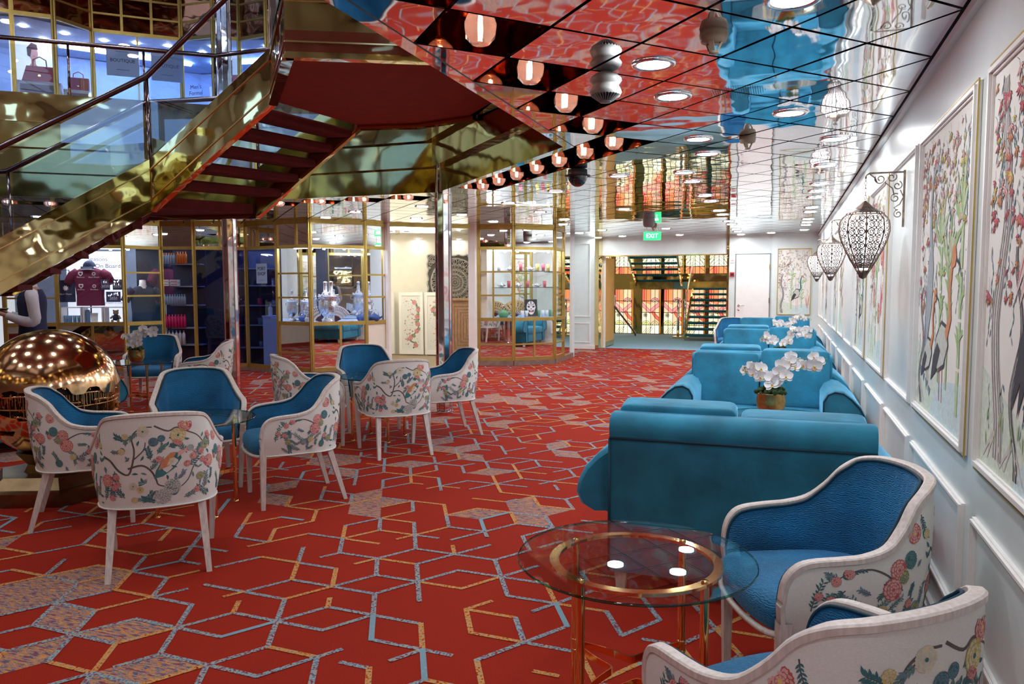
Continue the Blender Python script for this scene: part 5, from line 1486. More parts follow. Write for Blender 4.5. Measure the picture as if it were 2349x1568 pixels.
b = MB(); b.grid([[(.10 * math.cos(a), -.09 - .08 * math.sin(a) * k, -.0 - .05 * k) for a in [PI * i / 12 for i in range(13)]] for k in (0, .5, 1)], 'navy'); b.tube([(.10 * math.cos(PI * i / 12), -.09 - .08 * math.sin(PI * i / 12), -.05) for i in range(13)], .005, 'print_white', 5); b.build('peak', t)
def card(loc, rz, label, w=.22, h=.17):
    t = thing('souvenir_card', label, 'card', loc, rz, 'dark 2020 souvenir cards')
    b = MB(); b.box(-w / 2, w / 2, -.004, .004, 0, h, P('card_navy', (.05, .06, .16), .5)); r = random.Random(int(loc[0] * 100))
    for k in range(26): b.box(*(lambda x, z: (x, x + .004, -.006, -.004, z, z + .02))(r.uniform(-w * .4, w * .36), r.uniform(h * .45, h * .85)), r.choice(('p_red', 'p_green', 'print_white', 'strip_white')))
    b.build('card', t); text('lettering', '2020', .06, MT(0, h * .33, -.006), 'print_white', t)
card((-10.50, 9.66, 1.38), rzA, 'upper left 2020 souvenir card beside the maroon shirt', .14)
card((-10.34, 9.75, 1.38), rzA, 'upper right 2020 souvenir card beside the maroon shirt', .14)
card((-10.40, 9.72, 1.18), rzA, 'lower 2020 souvenir card beside the maroon shirt')
def tote(loc, label):
    t = thing('tote_bag', label, 'bag', loc, rzA)
    b = MB(); b.box(-.15, .15, -.03, .03, 0, .36, 'navy'); b.build('bag', t, bevel=.01)
    b = MB(); b.tube([(-.08, 0, .35), (-.07, 0, .52), (.07, 0, .52), (.08, 0, .35)], .008, 'navy', 6); b.build('handle', t)
    text('lettering', 'Black Watch', .035, MT(.02, .13, -.032), 'print_white', t)
    b = MB(); b.poly([(.02 + (.05 if i % 2 else .03) * math.cos(2 * PI * i / 16), -.033, .23 + (.05 if i % 2 else .03) * math.sin(2 * PI * i / 16)) for i in range(16)], 'print_white'); b.build('emblem', t)
tote((-11.10, 9.42, 1.18), 'navy tote bag with white star emblem left of the maroon shirt')
def cubby(x, label):
    t = thing('display_cube', label, 'display cube', (-10.60 + x * d.x, 9.50 + x * d.y, .84), rzA, 'open white display cubes')
    b = MB(); w = .15
    for a in ((-w, w, -.1, .1, 0, .015), (-w, w, -.1, .1, .25, .265), (-w, -w + .015, -.1, .1, 0, .265), (w - .015, w, -.1, .1, 0, .265)): b.box(*a, 'white_gloss')
    b.build('frame', t)
cubby(-.30, 'open white display cube under the tote bag'); cubby(.02, 'open white display cube under the maroon shirt'); cubby(.34, 'open white display cube with the teddy bear')
def cup(loc, label, m, r=.03, h=.11, group=None, name='cup'):
    b = MB(); b.lathe([(0, 0), (r * .9, 0), (r, h), (r * .95, h), (r * .9, .01)], 16, m); return b.build(name, None, loc=loc, label=label, cat=name, **({'group': group} if group else {}))
P('cup_blue', (.12, .25, .45), .3); P('card_white', (.8, .82, .85)); 
for k in range(4):
    x = -.40 + .065 * k; cup((-10.60 + x * d.x, 9.48 + x * d.y, .857), ORD2[k] + ' small blue cup from the left in the display cube under the tote bag', 'cup_blue', group='blue cups in display cube')
b = MB(); b.lathe([(0, 0), (.035, 0), (.038, .17), (.03, .18), (.03, .2), (0, .2)], 16, 'cup_blue'); b.build('flask', None, loc=(-10.60 - .07 * d.x, 9.48 - .07 * d.y, .857), label='blue travel flask in the middle display cube', cat='flask')
b = MB(); b.box(-.05, .05, -.008, .008, 0, .15, 'card_white'); b.build('notebook', None, loc=(-10.60 + .04 * d.x, 9.46 + .04 * d.y, .857), rot=(-.15, 0, rzA), label='white notebook leaning in the middle display cube', cat='notebook')
t = thing('teddy_bear', 'fluffy teddy bear in a navy jumper in the right display cube', 'toy bear', (-10.60 + .37 * d.x, 9.46 + .37 * d.y, .857), rzA)
mat('bear_fur', (.42, .30, .20), .95, var=.3, vscale=60, bump=.6, bscale=120)
b = MB(); b.ball((0, 0, .15), .042, 'bear_fur', 14, 10); b.ball((-.032, 0, .185), .015, 'bear_fur', 8, 6); b.ball((.032, 0, .185), .015, 'bear_fur', 8, 6); b.ball((0, -.035, .14), .018, 'bear_fur', 8, 6); b.ball((-.045, -.04, .02), .022, 'bear_fur'); b.ball((.045, -.04, .02), .022, 'bear_fur'); b.tube([(-.04, 0, .1), (-.075, -.03, .06)], .016, 'bear_fur'); b.tube([(.04, 0, .1), (.075, -.03, .06)], .016, 'bear_fur'); b.build('body', t)
b = MB(); b.lathe([(0, .02), (.048, .03), (.05, .07), (.035, .115), (0, .12)], 14, 'navy'); b.build('jumper', t)
b = MB(); b.ball((0, -.053, .145), .006, 'black', 6, 5); b.ball((-.015, -.038, .16), .004, 'black', 6, 5); b.ball((.015, -.038, .16), .004, 'black', 6, 5); b.build('face', t)
t = thing('mannequin_bust', 'white bust in a dark navy top behind the narrow left window', 'mannequin', (-10.18, 10.12, .84), rzA + .6)
b = MB(); shirt(b, 'navy', .20, .60); b.build('top', t); b = MB(); b.lathe([(.08, .56), (.055, .62), (.05, .70), (0, .705)], 18, 'white_gloss'); b.build('neck', t)
t = thing('mannequin_bust', 'bust in a maroon shirt and cap hung behind the navy busts', 'mannequin', (-10.25, 10.7, 1.15), rzA + .9)
b = MB(); shirt(b, 'maroon', .20, .60); b.build('top', t); b = MB(); b.lathe([(.09, .62), (.10, .66), (.07, .73), (0, .75)], 16, 'navy'); b.build('cap', t); b = MB(); b.lathe([(.012, -1.15), (.012, 0)], 8, 'chrome'); b.build('stand', t)
# shelves with bottles in the dark shop
dC, nC = axes(SL[4], SL[5]); rC = math.atan2(dC.y, dC.x)
for (x0, y0, w, zs, lab) in ((-9.93, 10.52, .52, (.44, .73, 1.12, 1.44, 1.82), 'wall shelves of bottles right of the navy shirt window'), (-9.15, 11.3, 1.1, (.35, .75, 1.10, 1.45, 1.75), 'long dark shelves at the back of the dark shop')):
    t = thing('wall_shelves', lab, 'shelves', (x0, y0, 0), rC)
    b = MB(); b.box(-.02, w + .02, .10, .13, .0, 2.05, 'shop_dark'); b.build('back_panel', t)
    for z in zs: b = MB(); b.box(0, w, -.10, .10, z - .02, z, 'shop_shelf'); b.build('shelf', t)
def bottles(n, x0, y0, z, step, prof, m, cap, label, group, sc_=1.0):
    first = None
    for k in range(n):
        loc = (x0 + dC.x * step * k, y0 + dC.y * step * k, z)
        lb = ORD2[k] + ' ' + label
        if first is None:
            first = thing('bottle', lb, 'bottle', loc, rC, group); b = MB(); b.lathe(prof, 12, m); b.build('body', first); h = prof[-1][1]; b = MB(); b.lathe([(.012, h), (.013, h + .03), (0, h + .03)], 8, cap); b.build('cap', first)
        else: dup(first, loc, rC, lb)
PR1 = [(0, 0), (.021, 0), (.022, .12), (.012, .15)]
P('or', (.75, .20, .02), .35); P('bl', (.30, .42, .62), .35); P('mag', (.65, .01, .16), .35); P('wh', (.65, .72, .82), .35)
bottles(6, -9.99, 10.36, 1.82, .042, PR1, 'bl', 'or', 'pale lotion bottle from the left on the top rack shelf', 'pale bottles on the top shelf')
bottles(4, -9.74, 10.46, 1.82, .045, [(0, 0), (.022, 0), (.023, .15), (.012, .17)], 'or', 'or', 'orange lotion bottle from the left on the top rack shelf', 'orange bottles on the top shelf')
bottles(10, -9.99, 10.36, 1.12, .041, PR1, 'bl', 'cup_blue', 'small pale bottle from the left on the middle rack shelf', 'small pale bottles on the middle shelf')
bottles(7, -9.95, 10.38, .73, .052, [(0, 0), (.025, 0), (.025, .19), (.012, .195)], 'mag', 'mag', 'magenta tube from the left on the rack', 'magenta tubes')
bottles(6, -9.97, 10.37, .44, .062, [(0, 0), (.028, 0), (.028, .18), (.012, .21)], 'wh', 'cup_blue', 'tall white spray bottle from the left on the lowest rack shelf', 'white spray bottles')
for k in range(4):
    b = MB(); b.box(0, .13, -.05, .05, 0, .05, 'wh'); b.box(.01, .12, -.052, -.05, .015, .03, 'p_red'); b.build('carton', None, loc=(-9.99 + dC.x * .15 * (k % 2), 10.36 + dC.y * .15 * (k % 2), 1.441 + .056 * (k // 2)), rot=(0, 0, rC), label='flat printed carton, %s of the stack on the second rack shelf' % ('lower left', 'lower right', 'upper left', 'upper right')[k], cat='box', group='flat cartons')
rb = random.Random(3)
for k in range(16):
    z = (.35, .75, 1.10, 1.45)[k % 4]; s_ = .1 + .25 * (k // 4)
    cup((-9.15 + dC.x * s_, 11.3 + dC.y * s_, z), 'dim goods tin, %s from the left, on the %s long dark shelf' % (ORD2[k // 4], ORD2[k % 4]), 'cup_blue' if k % 3 else 'mag', rb.uniform(.03, .05), rb.uniform(.08, .16), 'goods on the long dark shelves', 'tin')
# half-disc door handles
def disc_handle(loc, rz, label):
    t = thing('door_pull', label, 'door handle', loc, rz); b = MB()
    for r_ in (.15, .125, .10, .075, .05): b.tube([(-r_ * math.sin(PI * i / 16), 0, r_ * math.cos(PI * i / 16)) for i in range(17)], .012, 'chrome', 6)
    b.build('pull', t)
disc_handle((-8.72, 10.74, 1.13), rC, 'half-round ribbed metal pull on the dark shop door')
# port shop notice, plinth and dispenser
dE, nE = axes(SL[6], SL[7]); rE = math.atan2(dE.y, dE.x)
t = thing('shop_notice', 'pale blue notice reading port shop on the dark glass', 'sign', (-8.22 + nE.x * .02, 10.727 + nE.y * .02, 1.48), rE)
b = MB(); b.box(-.14, .14, -.004, .0, 0, .33, P('notice_blue', (.42, .62, .95), .5)); b.build('panel', t); text('lettering', 'PORT\nSHOP', .085, MT(0, .20, -.005), 'navy_ink', t); b = MB(); b.box(-.07, .07, -.006, -.004, .05, .054, 'navy_ink'); b.build('underline', t)
t = thing('plinth', 'tall pale cabinet with a cut corner behind the dark glass panel', 'cabinet', (-8.25, 11.05, 0), rE)
b = MB(); b.prism([(-.16, -.12), (.20, -.12), (.20, .12), (-.16, .12)], .04, .90, P('plinth_blue', (.55, .72, .98), .4)); b.build('body', t); b = MB(); b.box(-.17, .04, -.13, .13, .90, .93, 'plinth_blue'); b.build('top', t)
t = thing('soap_dispenser', 'pump bottle standing on the tall pale cabinet', 'dispenser', (-8.33, 11.05, .931), rE)
b = MB(); b.lathe([(0, 0), (.035, 0), (.036, .13), (.012, .155)], 14, 'wh'); b.build('bottle', t); b = MB(); b.tube([(0, 0, .155), (0, 0, .20), (.035, 0, .195)], .006, 'wh', 6); b.build('pump', t)

# silver samovars, fans and teapots
def samovar(loc, label, s_=1.0):
    t = thing('samovar', label, 'samovar', loc, 0, 'silver samovars'); t.scale = (s_, s_, s_)
    b = MB(); b.lathe([(.0, .0), (.085, 0), (.09, .02), (.05, .05), (.035, .08), (.06, .11), (.105, .17), (.12, .24), (.115, .32), (.095, .38), (.125, .41), (.13, .43), (.10, .44), (.0, .45)], 24, 'silver'); b.build('body', t)
    b = MB(); b.lathe([(.055, .44), (.06, .48), (.035, .50), (.032, .64), (.038, .65), (.038, .66), (.02, .67), (0, .68)], 18, 'silver'); b.build('chimney', t)
    for sx in (-1, 1): b = MB(); b.tube([(sx * .11, 0, .32), (sx * .15, 0, .34), (sx * .15, 0, .38), (sx * .115, 0, .39)], .008, 'silver', 6); b.build('handle', t)
    b = MB(); b.tube([(0, -.10, .15), (0, -.16, .14), (0, -.17, .11)], .010, 'silver', 6); b.build('tap', t)
    b = MB()
    for k in range(12): a = 2 * PI * k / 12; b.ball((.11 * math.cos(a), .11 * math.sin(a), .445), .014, 'silver', 6, 5)
    b.build('crest', t)
samovar((-7.27, 11.12, .842), 'silver samovar with tall chimney, left of the close pair')
samovar((-7.06, 10.96, .842), 'silver samovar with tall chimney, right of the close pair', 1.0)
samovar((-6.70, 11.50, .842), 'shorter-looking silver samovar at the right end of the display', .78)
samovar((-7.75, 11.25, .842), 'silver samovar seen through the six-pane window', .78)
P('fan_blue', (.25, .30, .55)); P('fan_pattern', (.12, .14, .30)); P('fan_gold', (.72, .52, .26)); P('fan_wood', (.08, .02, .05), .4)
def fan(loc, rz, tilt, label, m, m2, r_=.26, span=1.5):
    t = thing('folding_fan', label, 'fan', loc, rz); b = MB(); n = 18
    for k in range(n):
        a0 = tilt - span / 2 + span * k / n; a1 = a0 + span / n; y0, y1 = (0, -.006) if k % 2 else (-.006, 0)
        p = lambda r2, a, y: (r2 * math.sin(a), y, r2 * math.cos(a))
        b.poly([p(.1, a0, y0), p(.1, a1, y1), p(r_, a1, y1), p(r_, a0, y0)], m)
        for rr_ in (.15, .2, .24):
            if (k + int(rr_ * 100)) % 2: am = (a0 + a1) / 2; b.poly([p(rr_ - .016, am - .03, -.010), p(rr_ - .016, am + .03, -.010), p(rr_ + .014, am + .03, -.010), p(rr_ + .014, am - .03, -.010)], m2)
    b.build('leaf', t); b = MB()
    for k in range(9): a = tilt - span / 2 + span * k / 8; b.bar((0, 0, 0), (.11 * math.sin(a), -.003, .11 * math.cos(a)), .004, .012, 'fan_wood', up=(1, 0, 0))
    b.build('ribs', t)
rF = math.atan2(.68, .6)
fan((-7.10, 10.74, .85), rF - .2, -.75, 'open white and blue fan with dark ribs before the samovars', 'card_white', 'fan_pattern', .27, 1.0)
fan((-6.93, 10.86, .85), rF - .2, .55, 'open white and blue fan leaning right before the samovars', 'card_white', 'fan_blue', .27, 1.1)
fan((-7.50, 10.86, .85), -.1, .5, 'pale fan standing behind the six-pane window', 'card_white', 'fan_blue', .24, 1.0)
def teapot(loc, rz, label, m, s_=1.0, bail=True, group=None):
    t = thing('teapot', label, 'teapot', loc, rz, group); t.scale = (s_, s_, s_)
    b = MB(); b.lathe([(0, 0), (.05, 0), (.07, .03), (.075, .055), (.06, .08), (.03, .092)], 20, m); b.build('body', t)
    b = MB(); b.lathe([(.035, .09), (.025, .10), (.008, .105), (.010, .118), (0, .12)], 14, m); b.build('lid', t)
    b = MB(); b.tube([(.065, 0, .04), (.10, 0, .06), (.115, 0, .085)], [.014, .010, .007], m, 8); b.build('spout', t)
    b = MB(); b.tube([(-.055 if bail else -.07, 0, .08), (-.05 if bail else -.11, 0, .14 if bail else .08), (0 if bail else -.11, 0, .165 if bail else .05), (.05 if bail else -.07, 0, .14 if bail else .03), (.055 if bail else -.068, 0, .08 if bail else .03)], .005, 'silver' if bail else m, 6); b.build('handle', t)
P('iron_blue', (.04, .09, .30), .35); P('pot_green', (.12, .35, .18), .3); P('pot_white', (.75, .75, .78), .2)
teapot((-6.62, 11.28, .842), 2.6, 'blue iron teapot right of the fans', 'iron_blue', 1.2)
teapot((-6.52, 11.42, .842), .6, 'blue iron teapot near the right gold post', 'iron_blue', 1.25)
teapot((-6.75, 11.40, .842), .9, 'blue iron teapot standing behind the fans', 'iron_blue', 1.2)
teapot((-7.62, 10.98, .842), .5, 'blue iron teapot behind the six-pane window', 'iron_blue', 1.1)
teapot((-7.32, 10.72, .842), .3, 'white patterned teapot at the front of the six-pane window', 'pot_white', 1.1)
for k, (x, y) in enumerate(((-7.02, 10.80), (-6.78, 11.06))):
    b = MB(); b.box(-.13, .13, -.04, .04, 0, .012, 'card_white'); b.box(-.13, .13, -.041, -.04, .0, .006, 'fan_wood'); b.build('fan_case', None, loc=(x, y, .842), rot=(0, 0, rF - .1), label='flat fan case lying %s on the pale blue deck' % ('left' if k == 0 else 'right, under the second fan'), cat='box')
# tea showcase
t = thing('glass_shelf', 'upper glass shelf of the tea showcase', 'shelf', (0, 0, 1.70), 0, None)
SHP = [(-5.02, 13.05), (-4.6, 13.18), (-4.12, 13.62), (-4.13, 13.95), (-4.6, 14.1), (-5.0, 13.7)]
b = MB(); b.prism(SHP, -.006, 0, 'glass_table'); 
for i in range(6): a, c = SHP[i], SHP[(i + 1) % 6]; b.bar((a[0], a[1], -.003), (c[0], c[1], -.003), .006, .008, 'glass_edge')
b.build('pane', t)
dup(t, (0, 0, 1.40), 0, 'lower glass shelf of the tea showcase')
cc = [('wh', 0), ('p_red', 1), ('p_gold', 2), ('pot_white', 3)]
G1 = [(-4.92, 13.14, 'wh'), (-4.55, 13.28, 'p_red'), (-4.30, 13.50, 'p_gold'), (-4.22, 13.60, 'p_red'), (-4.16, 13.72, 'p_gold')]
for i, (x, y, m) in enumerate(G1): cup((x, y, 1.701), '%s tea canister, %s from the left on the upper glass shelf' % ({'wh': 'white', 'p_red': 'red', 'p_gold': 'yellow'}[m], ORD2[i]), m, .032, .13, 'tea canisters on the upper shelf ' + m[2:], 'canister')
for i, (x, y, m) in enumerate([(-4.75, 13.2, 'p_red'), (-4.45, 13.38, 'p_red'), (-4.2, 13.62, 'p_red')]): cup((x, y, 1.401), ('left', 'middle', 'right')[i] + ' red tea canister on the lower glass shelf', m, .032, .12, 'red tea canisters on the lower shelf', 'canister')
for kk, (x, y, z) in enumerate(((-4.74, 13.22, 1.701), (-4.42, 13.42, 1.701), (-4.88, 13.16, 1.401), (-4.6, 13.28, 1.401), (-4.32, 13.52, 1.401))): teapot((x, y, z), .6, ('left', 'right', 'left', 'middle', 'right')[kk] + ' small silver teapot on the %s glass shelf of the tea showcase' % ('upper' if z > 1.5 else 'lower'), 'silver', .75, False, 'silver teapots on the %s shelf' % ('upper' if z > 1.5 else 'lower'))
for kk, (x, y, m) in enumerate(((-4.50, 13.22, 'wh'), (-4.44, 13.28, 'wh'), (-4.26, 13.45, 'pot_green'), (-4.20, 13.52, 'wh'), (-4.14, 13.58, 'wh'), (-4.12, 13.72, 'pot_green'), (-4.10, 13.85, 'wh'))): cup((x, y, .862), '%s tea canister, %s from the left on the showcase deck' % ('green' if m == 'pot_green' else 'pale', ORD2[kk]), m, .032, .12, 'canisters on the showcase deck ' + m[:2], 'canister')
teapot((-4.80, 13.05, .862), .3, 'low green teapot on the deck of the tea showcase', 'pot_green', 1.3)
fan((-4.66, 13.35, .87), .35, -.2, 'large open gold fan in the tea showcase', 'fan_gold', 'p_ink', .30, 2.4)
fan((-5.02, 13.20, .87), .2, .2, 'gold and dark fan at the left of the tea showcase', 'fan_gold', 'p_ink', .28, 1.6)
t = thing('mask_plaque', 'black plaque with a white painted opera mask', 'plaque', (-4.36, 13.32, .865), .62)
b = MB(); b.box(-.12, .12, -.004, .01, 0, .32, 'black'); b.build('board', t, rot=(-.12, 0, 0))
pm = MB(); pr = Print(pm, lambda x, y, off: (x, -.006 - off - .12 * 0, y)); 
pr.poly([(.085 * math.cos(a) * (1 - .15 * (math.sin(a) < 0)), .165 + .125 * math.sin(a)) for a in [2 * PI * i / 24 for i in range(24)]], 'print_white', 1)
for s_ in (-1, 1):
    pr.poly([(s_ * .015, .185), (s_ * .06, .21), (s_ * .07, .18), (s_ * .04, .165)], 'p_ink', 3); pr.poly([(s_ * .02, .21), (s_ * .05, .25), (s_ * .06, .24), (s_ * .03, .205)], 'p_ink', 3); pr.poly([(s_ * .02, .12), (s_ * .055, .13), (s_ * .04, .08), (s_ * .02, .09)], 'p_ink', 3)
pr.poly([(-.01, .29), (.01, .29), (.004, .2), (-.004, .2)], 'p_ink', 3); pr.disc(0, .10, .018, 'p_red', 4, 8, 1.4); pr.disc(0, .145, .012, 'p_ink', 3, 6)
pm.build('mask', t, rot=(-.12, 0, 0))
b = MB(); b.box(-.1, .12, -.06, .0, 0, .012, 'wood_oak'); b.build('foot', t)
mat('upper_wall', (.40, .31, .19), .5)
emis('panel_glow', (.38, .62, 1.0), 0.9)  # glow of the unseen panels added to tint the brass reflections blue
# ------------------------------------------------------------------ bar niche contents
SC = [(-8.05, 14.0), (-7.62, 13.92), (-7.44, 14.02), (-6.92, 14.02), (-6.40, 14.02)]
def screen(a, c, label, seed, H=1.30):
    d, n = axes(a, c); L = math.dist(a, c); t = thing('folding_screen', label, 'screen', (a[0], a[1], 0), math.atan2(d.y, d.x), 'floral screens in the bar')
    b = MB(); b.box(0, .06, -.02, .02, .03, H, 'trim_white'); b.box(L - .06, L, -.02, .02, .03, H, 'trim_white'); b.box(.06, L - .06, -.02, .02, .03, .12, 'trim_white'); b.box(.06, L - .06, -.02, .02, H - .07, H, 'trim_white'); b.build('frame', t)
    p = MB(); p.box(.06, L - .06, -.008, .008, .12, H - .07, 'fabric_ivory'); W = L - .12; h = H - .19
    pr = Print(p, lambda x, y, off: (.06 + x, -.008 - off, .12 + y) if 0 <= x <= W and 0 <= y <= h else None)
    panel_print(pr, 0, W, 0, h, seed, 3.0); p.build('panel', t)
    b = MB()
    for x in (.03, L - .03): b.box(x - .012, x + .012, -.012, .012, 0, .03, 'chrome')
    b.build('foot', t)
screen((-7.92, 14.15), (-7.60, 14.13), 'floral screen leaf at the far left of the bar opening', 21)
screen((-7.48, 14.12), (-6.96, 14.18), 'floral screen leaf with a full branch, left of the steel column', 22)
screen((-6.93, 14.19), (-6.42, 14.22), 'floral screen leaf partly behind the steel column', 23)
ct = thing('bar_counter', 'oak fronted bar counter under the carved panel', 'counter', (-6.25, 13.95, 0), .30)
b = MB(); b.box(0, .95, 0, .35, .08, 1.14, 'wood_oak'); b.box(-.03, .98, -.04, .38, 1.14, 1.18, 'wood_oak'); b.box(.02, .93, .02, .33, 0, .08, 'plinth_wood')
for k in range(5):
    e = .07 + .06 * k; 
    for (x0, x1, z0, z1) in ((e, .60 - e * .6, .12 + e, .128 + e), (e, .60 - e * .6, 1.09 - e, 1.098 - e), (e, e + .008, .12 + e, 1.098 - e), (.60 - e * .6, .608 - e * .6, .12 + e, 1.098 - e)): b.box(x0, x1, -.005, 0, z0, z1, 'plinth_wood')
b.build('body', ct)
t = thing('monitor', 'black till monitor seen edge-on on the bar counter', 'monitor', (-5.48, 14.22, 1.18), 1.2); b = MB(); b.box(-.12, .12, -.02, .02, .06, .32, 'black'); b.box(-.02, .02, -.02, .02, 0, .08, 'black'); b.box(-.08, .08, -.06, .06, 0, .012, 'black'); b.build('screen', t)
# carved mandala panel
dM, nM = axes((-8.6, 13.8), (-5.0, 15.6)); rM = math.atan2(dM.y, dM.x)
mc = Vector((-6.45, 14.72, 1.55)); md = thing('carved_panel', 'square carved grey mandala panel on the bar wall', 'wall panel', (-6.52, 14.79, 1.50), rM)
b = MB(); S2 = .56
b.box(-S2, S2, -.012, 0, -S2, S2, P('carved_dark', (.10, .095, .085), .9)); b.build('backing', md)
b = MB()
def cring(r, w, jag=0): b.grid([[(q * math.cos(2 * PI * i / 72), -.035, q * math.sin(2 * PI * i / 72)) for i in range(72)] for q in (r, r + w)] + [[((r + w) * math.cos(2 * PI * i / 72), -.012, (r + w) * math.sin(2 * PI * i / 72)) for i in range(72)]], 'carved_grey', True, False)
for r_, w in ((.0, .02), (.05, .012), (.095, .014), (.155, .02), (.25, .022), (.355, .02), (.48, .03)): cring(r_, w)
for (ra, rb_, n) in ((.03, .05, 10), (.065, .095, 16), (.11, .155, 22), (.177, .25, 26), (.275, .355, 30), (.375, .48, 24)):
    for k in range(n):
        a = 2 * PI * k / n; m_ = (ra + rb_) / 2; h = (rb_ - ra) * .5
        pts = [((m_ + h * math.cos(q)) * math.cos(a + math.sin(q) * h / m_ * .8), -.03, (m_ + h * math.cos(q)) * math.sin(a + math.sin(q) * h / m_ * .8)) for q in [2 * PI * i / 9 for i in range(9)]]
        b.tube(pts, h * .22, 'carved_grey', 4, True, smooth=False)
        b.tube([(ra * math.cos(a), -.028, ra * math.sin(a)), (rb_ * math.cos(a + .5 / n), -.028, rb_ * math.sin(a + .5 / n))], h * .18, 'carved_grey', 4)
for sx in (-1, 1):
    for sz in (-1, 1):
        for k, (x, z, r_) in enumerate(((.49, .49, .06), (.38, .50, .05), (.50, .38, .05), (.44, .42, .035), (.29, .53, .03), (.53, .29, .03))):
            b.tube([(sx * x + r_ * (1 - i / 26) * math.cos(i * .5), -.03, sz * z + r_ * (1 - i / 26) * math.sin(i * .5)) for i in range(22)], .011, 'carved_grey', 4)
for s_ in (-1, 1):
    b.tube([(s_ * S2 + .012 * math.sin(i * .9), -.02, -S2 + 2 * S2 * i / 40) for i in range(41)], .018, 'carved_grey', 5); b.tube([(-S2 + 2 * S2 * i / 40, -.02, s_ * S2 + .012 * math.sin(i * .9)) for i in range(41)], .018, 'carved_grey', 5)
b.build('carving', md)
t = thing('ceiling_light_panel', 'bright lit coffer in the bar ceiling', 'ceiling lamp', (-6.9, 13.0, CE - .03), rM)
b = MB(); b.box(-.75, .75, -.35, .35, 0, .02, 'strip_warm'); b.build('diffuser', t)
b = MB(); b.box(-.05, .05, -.37, .37, -.012, 0, 'trim_white'); 
for x in (-.18, .12): b.box(x, x + .1, -.2, -.16, -.014, 0, 'black'); b.box(x, x + .1, -.1, -.06, -.014, 0, 'black')
b.build('divider', t)
ws0 = None
for k, x in enumerate((-7.75, -7.15, -6.4, -5.75)):
    y = 13.8 + (x + 8.6) * .5 - .16
    if ws0 is None:
        ws0 = thing('wall_washer', 'first spotlight from the left washing the cream bar wall', 'spotlight', (x, y, CE - .12), rM, 'wall washers in the bar'); b = MB(); b.box(-.09, .09, -.04, .04, .03, .06, 'trim_white'); b.build('housing', ws0); b = MB(); b.lathe([(0, .025), (.035, .025)], 12, 'lamp_white'); b.build('lens', ws0)
    else: dup(ws0, (x, y, CE - .12), rM, ORD[k] + ' spotlight from the left washing the cream bar wall')

# ------------------------------------------------------------------ lobby stained glass and stairs
GL = {}
for k, c in dict(y1=(1.0, .95, .42), y2=(1.0, .92, .62), pe=(1.0, .62, .36), pi=(1.0, .32, .32), rd=(.95, .14, .10), og=(1.0, .30, .12), gr=(.75, .85, .25)).items(): emis('stained_' + k, c, .40)
emis('stained_cream', (1.0, .97, .72), .45)
YG = 22.38
def stained(x0, x1, z0, z1, label, top, grp):
    t = thing('stained_glass_panel', label, 'window panel', (x0, YG, z0), 0, grp); W = x1 - x0; H = z1 - z0
    g = MB(); lead = MB()
    U = 1.0 if not top else 1.0
    g.poly([(0, 0, 0), (W, 0, 0), (W, 0, H), (0, 0, H)], 'stained_pe' if not top else 'stained_cream')
    k = [0]
    def pl(pts, m): 
        k[0] += 1; g.poly([(x * W, -.001 - .0004 * k[0], z * H) for x, z in pts], 'stained_' + m); lead.tube([(x * W, -.012, z * H) for x, z in pts], .006, 'black', 4, True, smooth=False)
    n = 12
    def arch(cx, z, r, m, s_=1): pl([(cx + r * math.cos(PI * i / n), z + s_ * r * W / H * math.sin(PI * i / n)) for i in range(n + 1)], m)
    if not top:
        pl([(0, 0), (1, 0), (1, .2), (0, .2)], 'y2'); pl([(.5, .0), (.5, .12), (.62, .2), (1, .2), (1, 0)], 'cream')
        for j in range(4): lead.tube([(W * (.02 + .12 * j), -.012, 0), (W * (.02 + .12 * j + .3), -.012, H * .14)], .005, 'black', 4)
        pl([(0, .2), (.5, .2), (.5, .48), (0, .48)], 'y2'); pl([(.5, .2), (1, .2), (1, .48), (.5, .48)], 'pe'); arch(.25, .2, .24, 'y1'); arch(.25, .2, .15, 'gr'); arch(.75, .2, .22, 'pe', 1); arch(.75, .2, .12, 'y1')
        pl([(0, .62), (.45, .46), (1, .62), (1, .72), (.45, .54), (0, .72)], 'pi'); pl([(.15, .72), (.15, 1), (0, 1), (0, .72)], 'rd'); pl([(.15, .72), (.5, .66), (.5, 1), (.15, 1)], 'og'); pl([(.5, .66), (.95, .8), (.95, 1), (.5, 1)], 'pe'); arch(.75, .72, .24, 'pi'); arch(.75, .72, .14, 'y2')
        pl([(.55, .48), (.75, .36), (1, .28), (1, .36), (.8, .44), (.66, .52)], 'rd')
        for q in range(6): a = 2 * PI * q / 6; pl([(.2 + .07 * math.cos(a) + .05 * math.cos(b_), .42 + (.07 * math.sin(a) + .05 * math.sin(b_)) * W / H) for b_ in [2 * PI * i / 6 for i in range(6)]], 'y2')
        rows = (.2, .48, .74)
    else:
        pl([(0, 0), (1, 0), (1, .14), (0, .14)], 'og'); pl([(.2, 0), (.4, 0), (.4, .14), (.2, .14)], 'rd'); pl([(0, .14), (.5, .44), (1, .14), (1, .26), (.5, .56), (0, .26)], 'y2'); arch(.5, .56, .42, 'gr'); arch(.5, .56, .30, 'y1'); arch(.5, .56, .18, 'pe')
        for j in range(5): lead.tube([(W * .5, -.012, H * (.2 + .07 * j)), (0, -.012, H * (.05 + .07 * j))], .005, 'black', 4); lead.tube([(W * .5, -.012, H * (.2 + .07 * j)), (W, -.012, H * (.05 + .07 * j))], .005, 'black', 4)
        rows = (.14, .56)
    for z in rows: lead.tube([(0, -.012, H * z), (W, -.012, H * z)], .009, 'black', 4)
    for x in (0, .25, .5, .75, 1): lead.tube([(W * x, -.012, 0), (W * x, -.012, H)], .007, 'black', 4)
    g.build('glass', t); lead.build('leading', t)
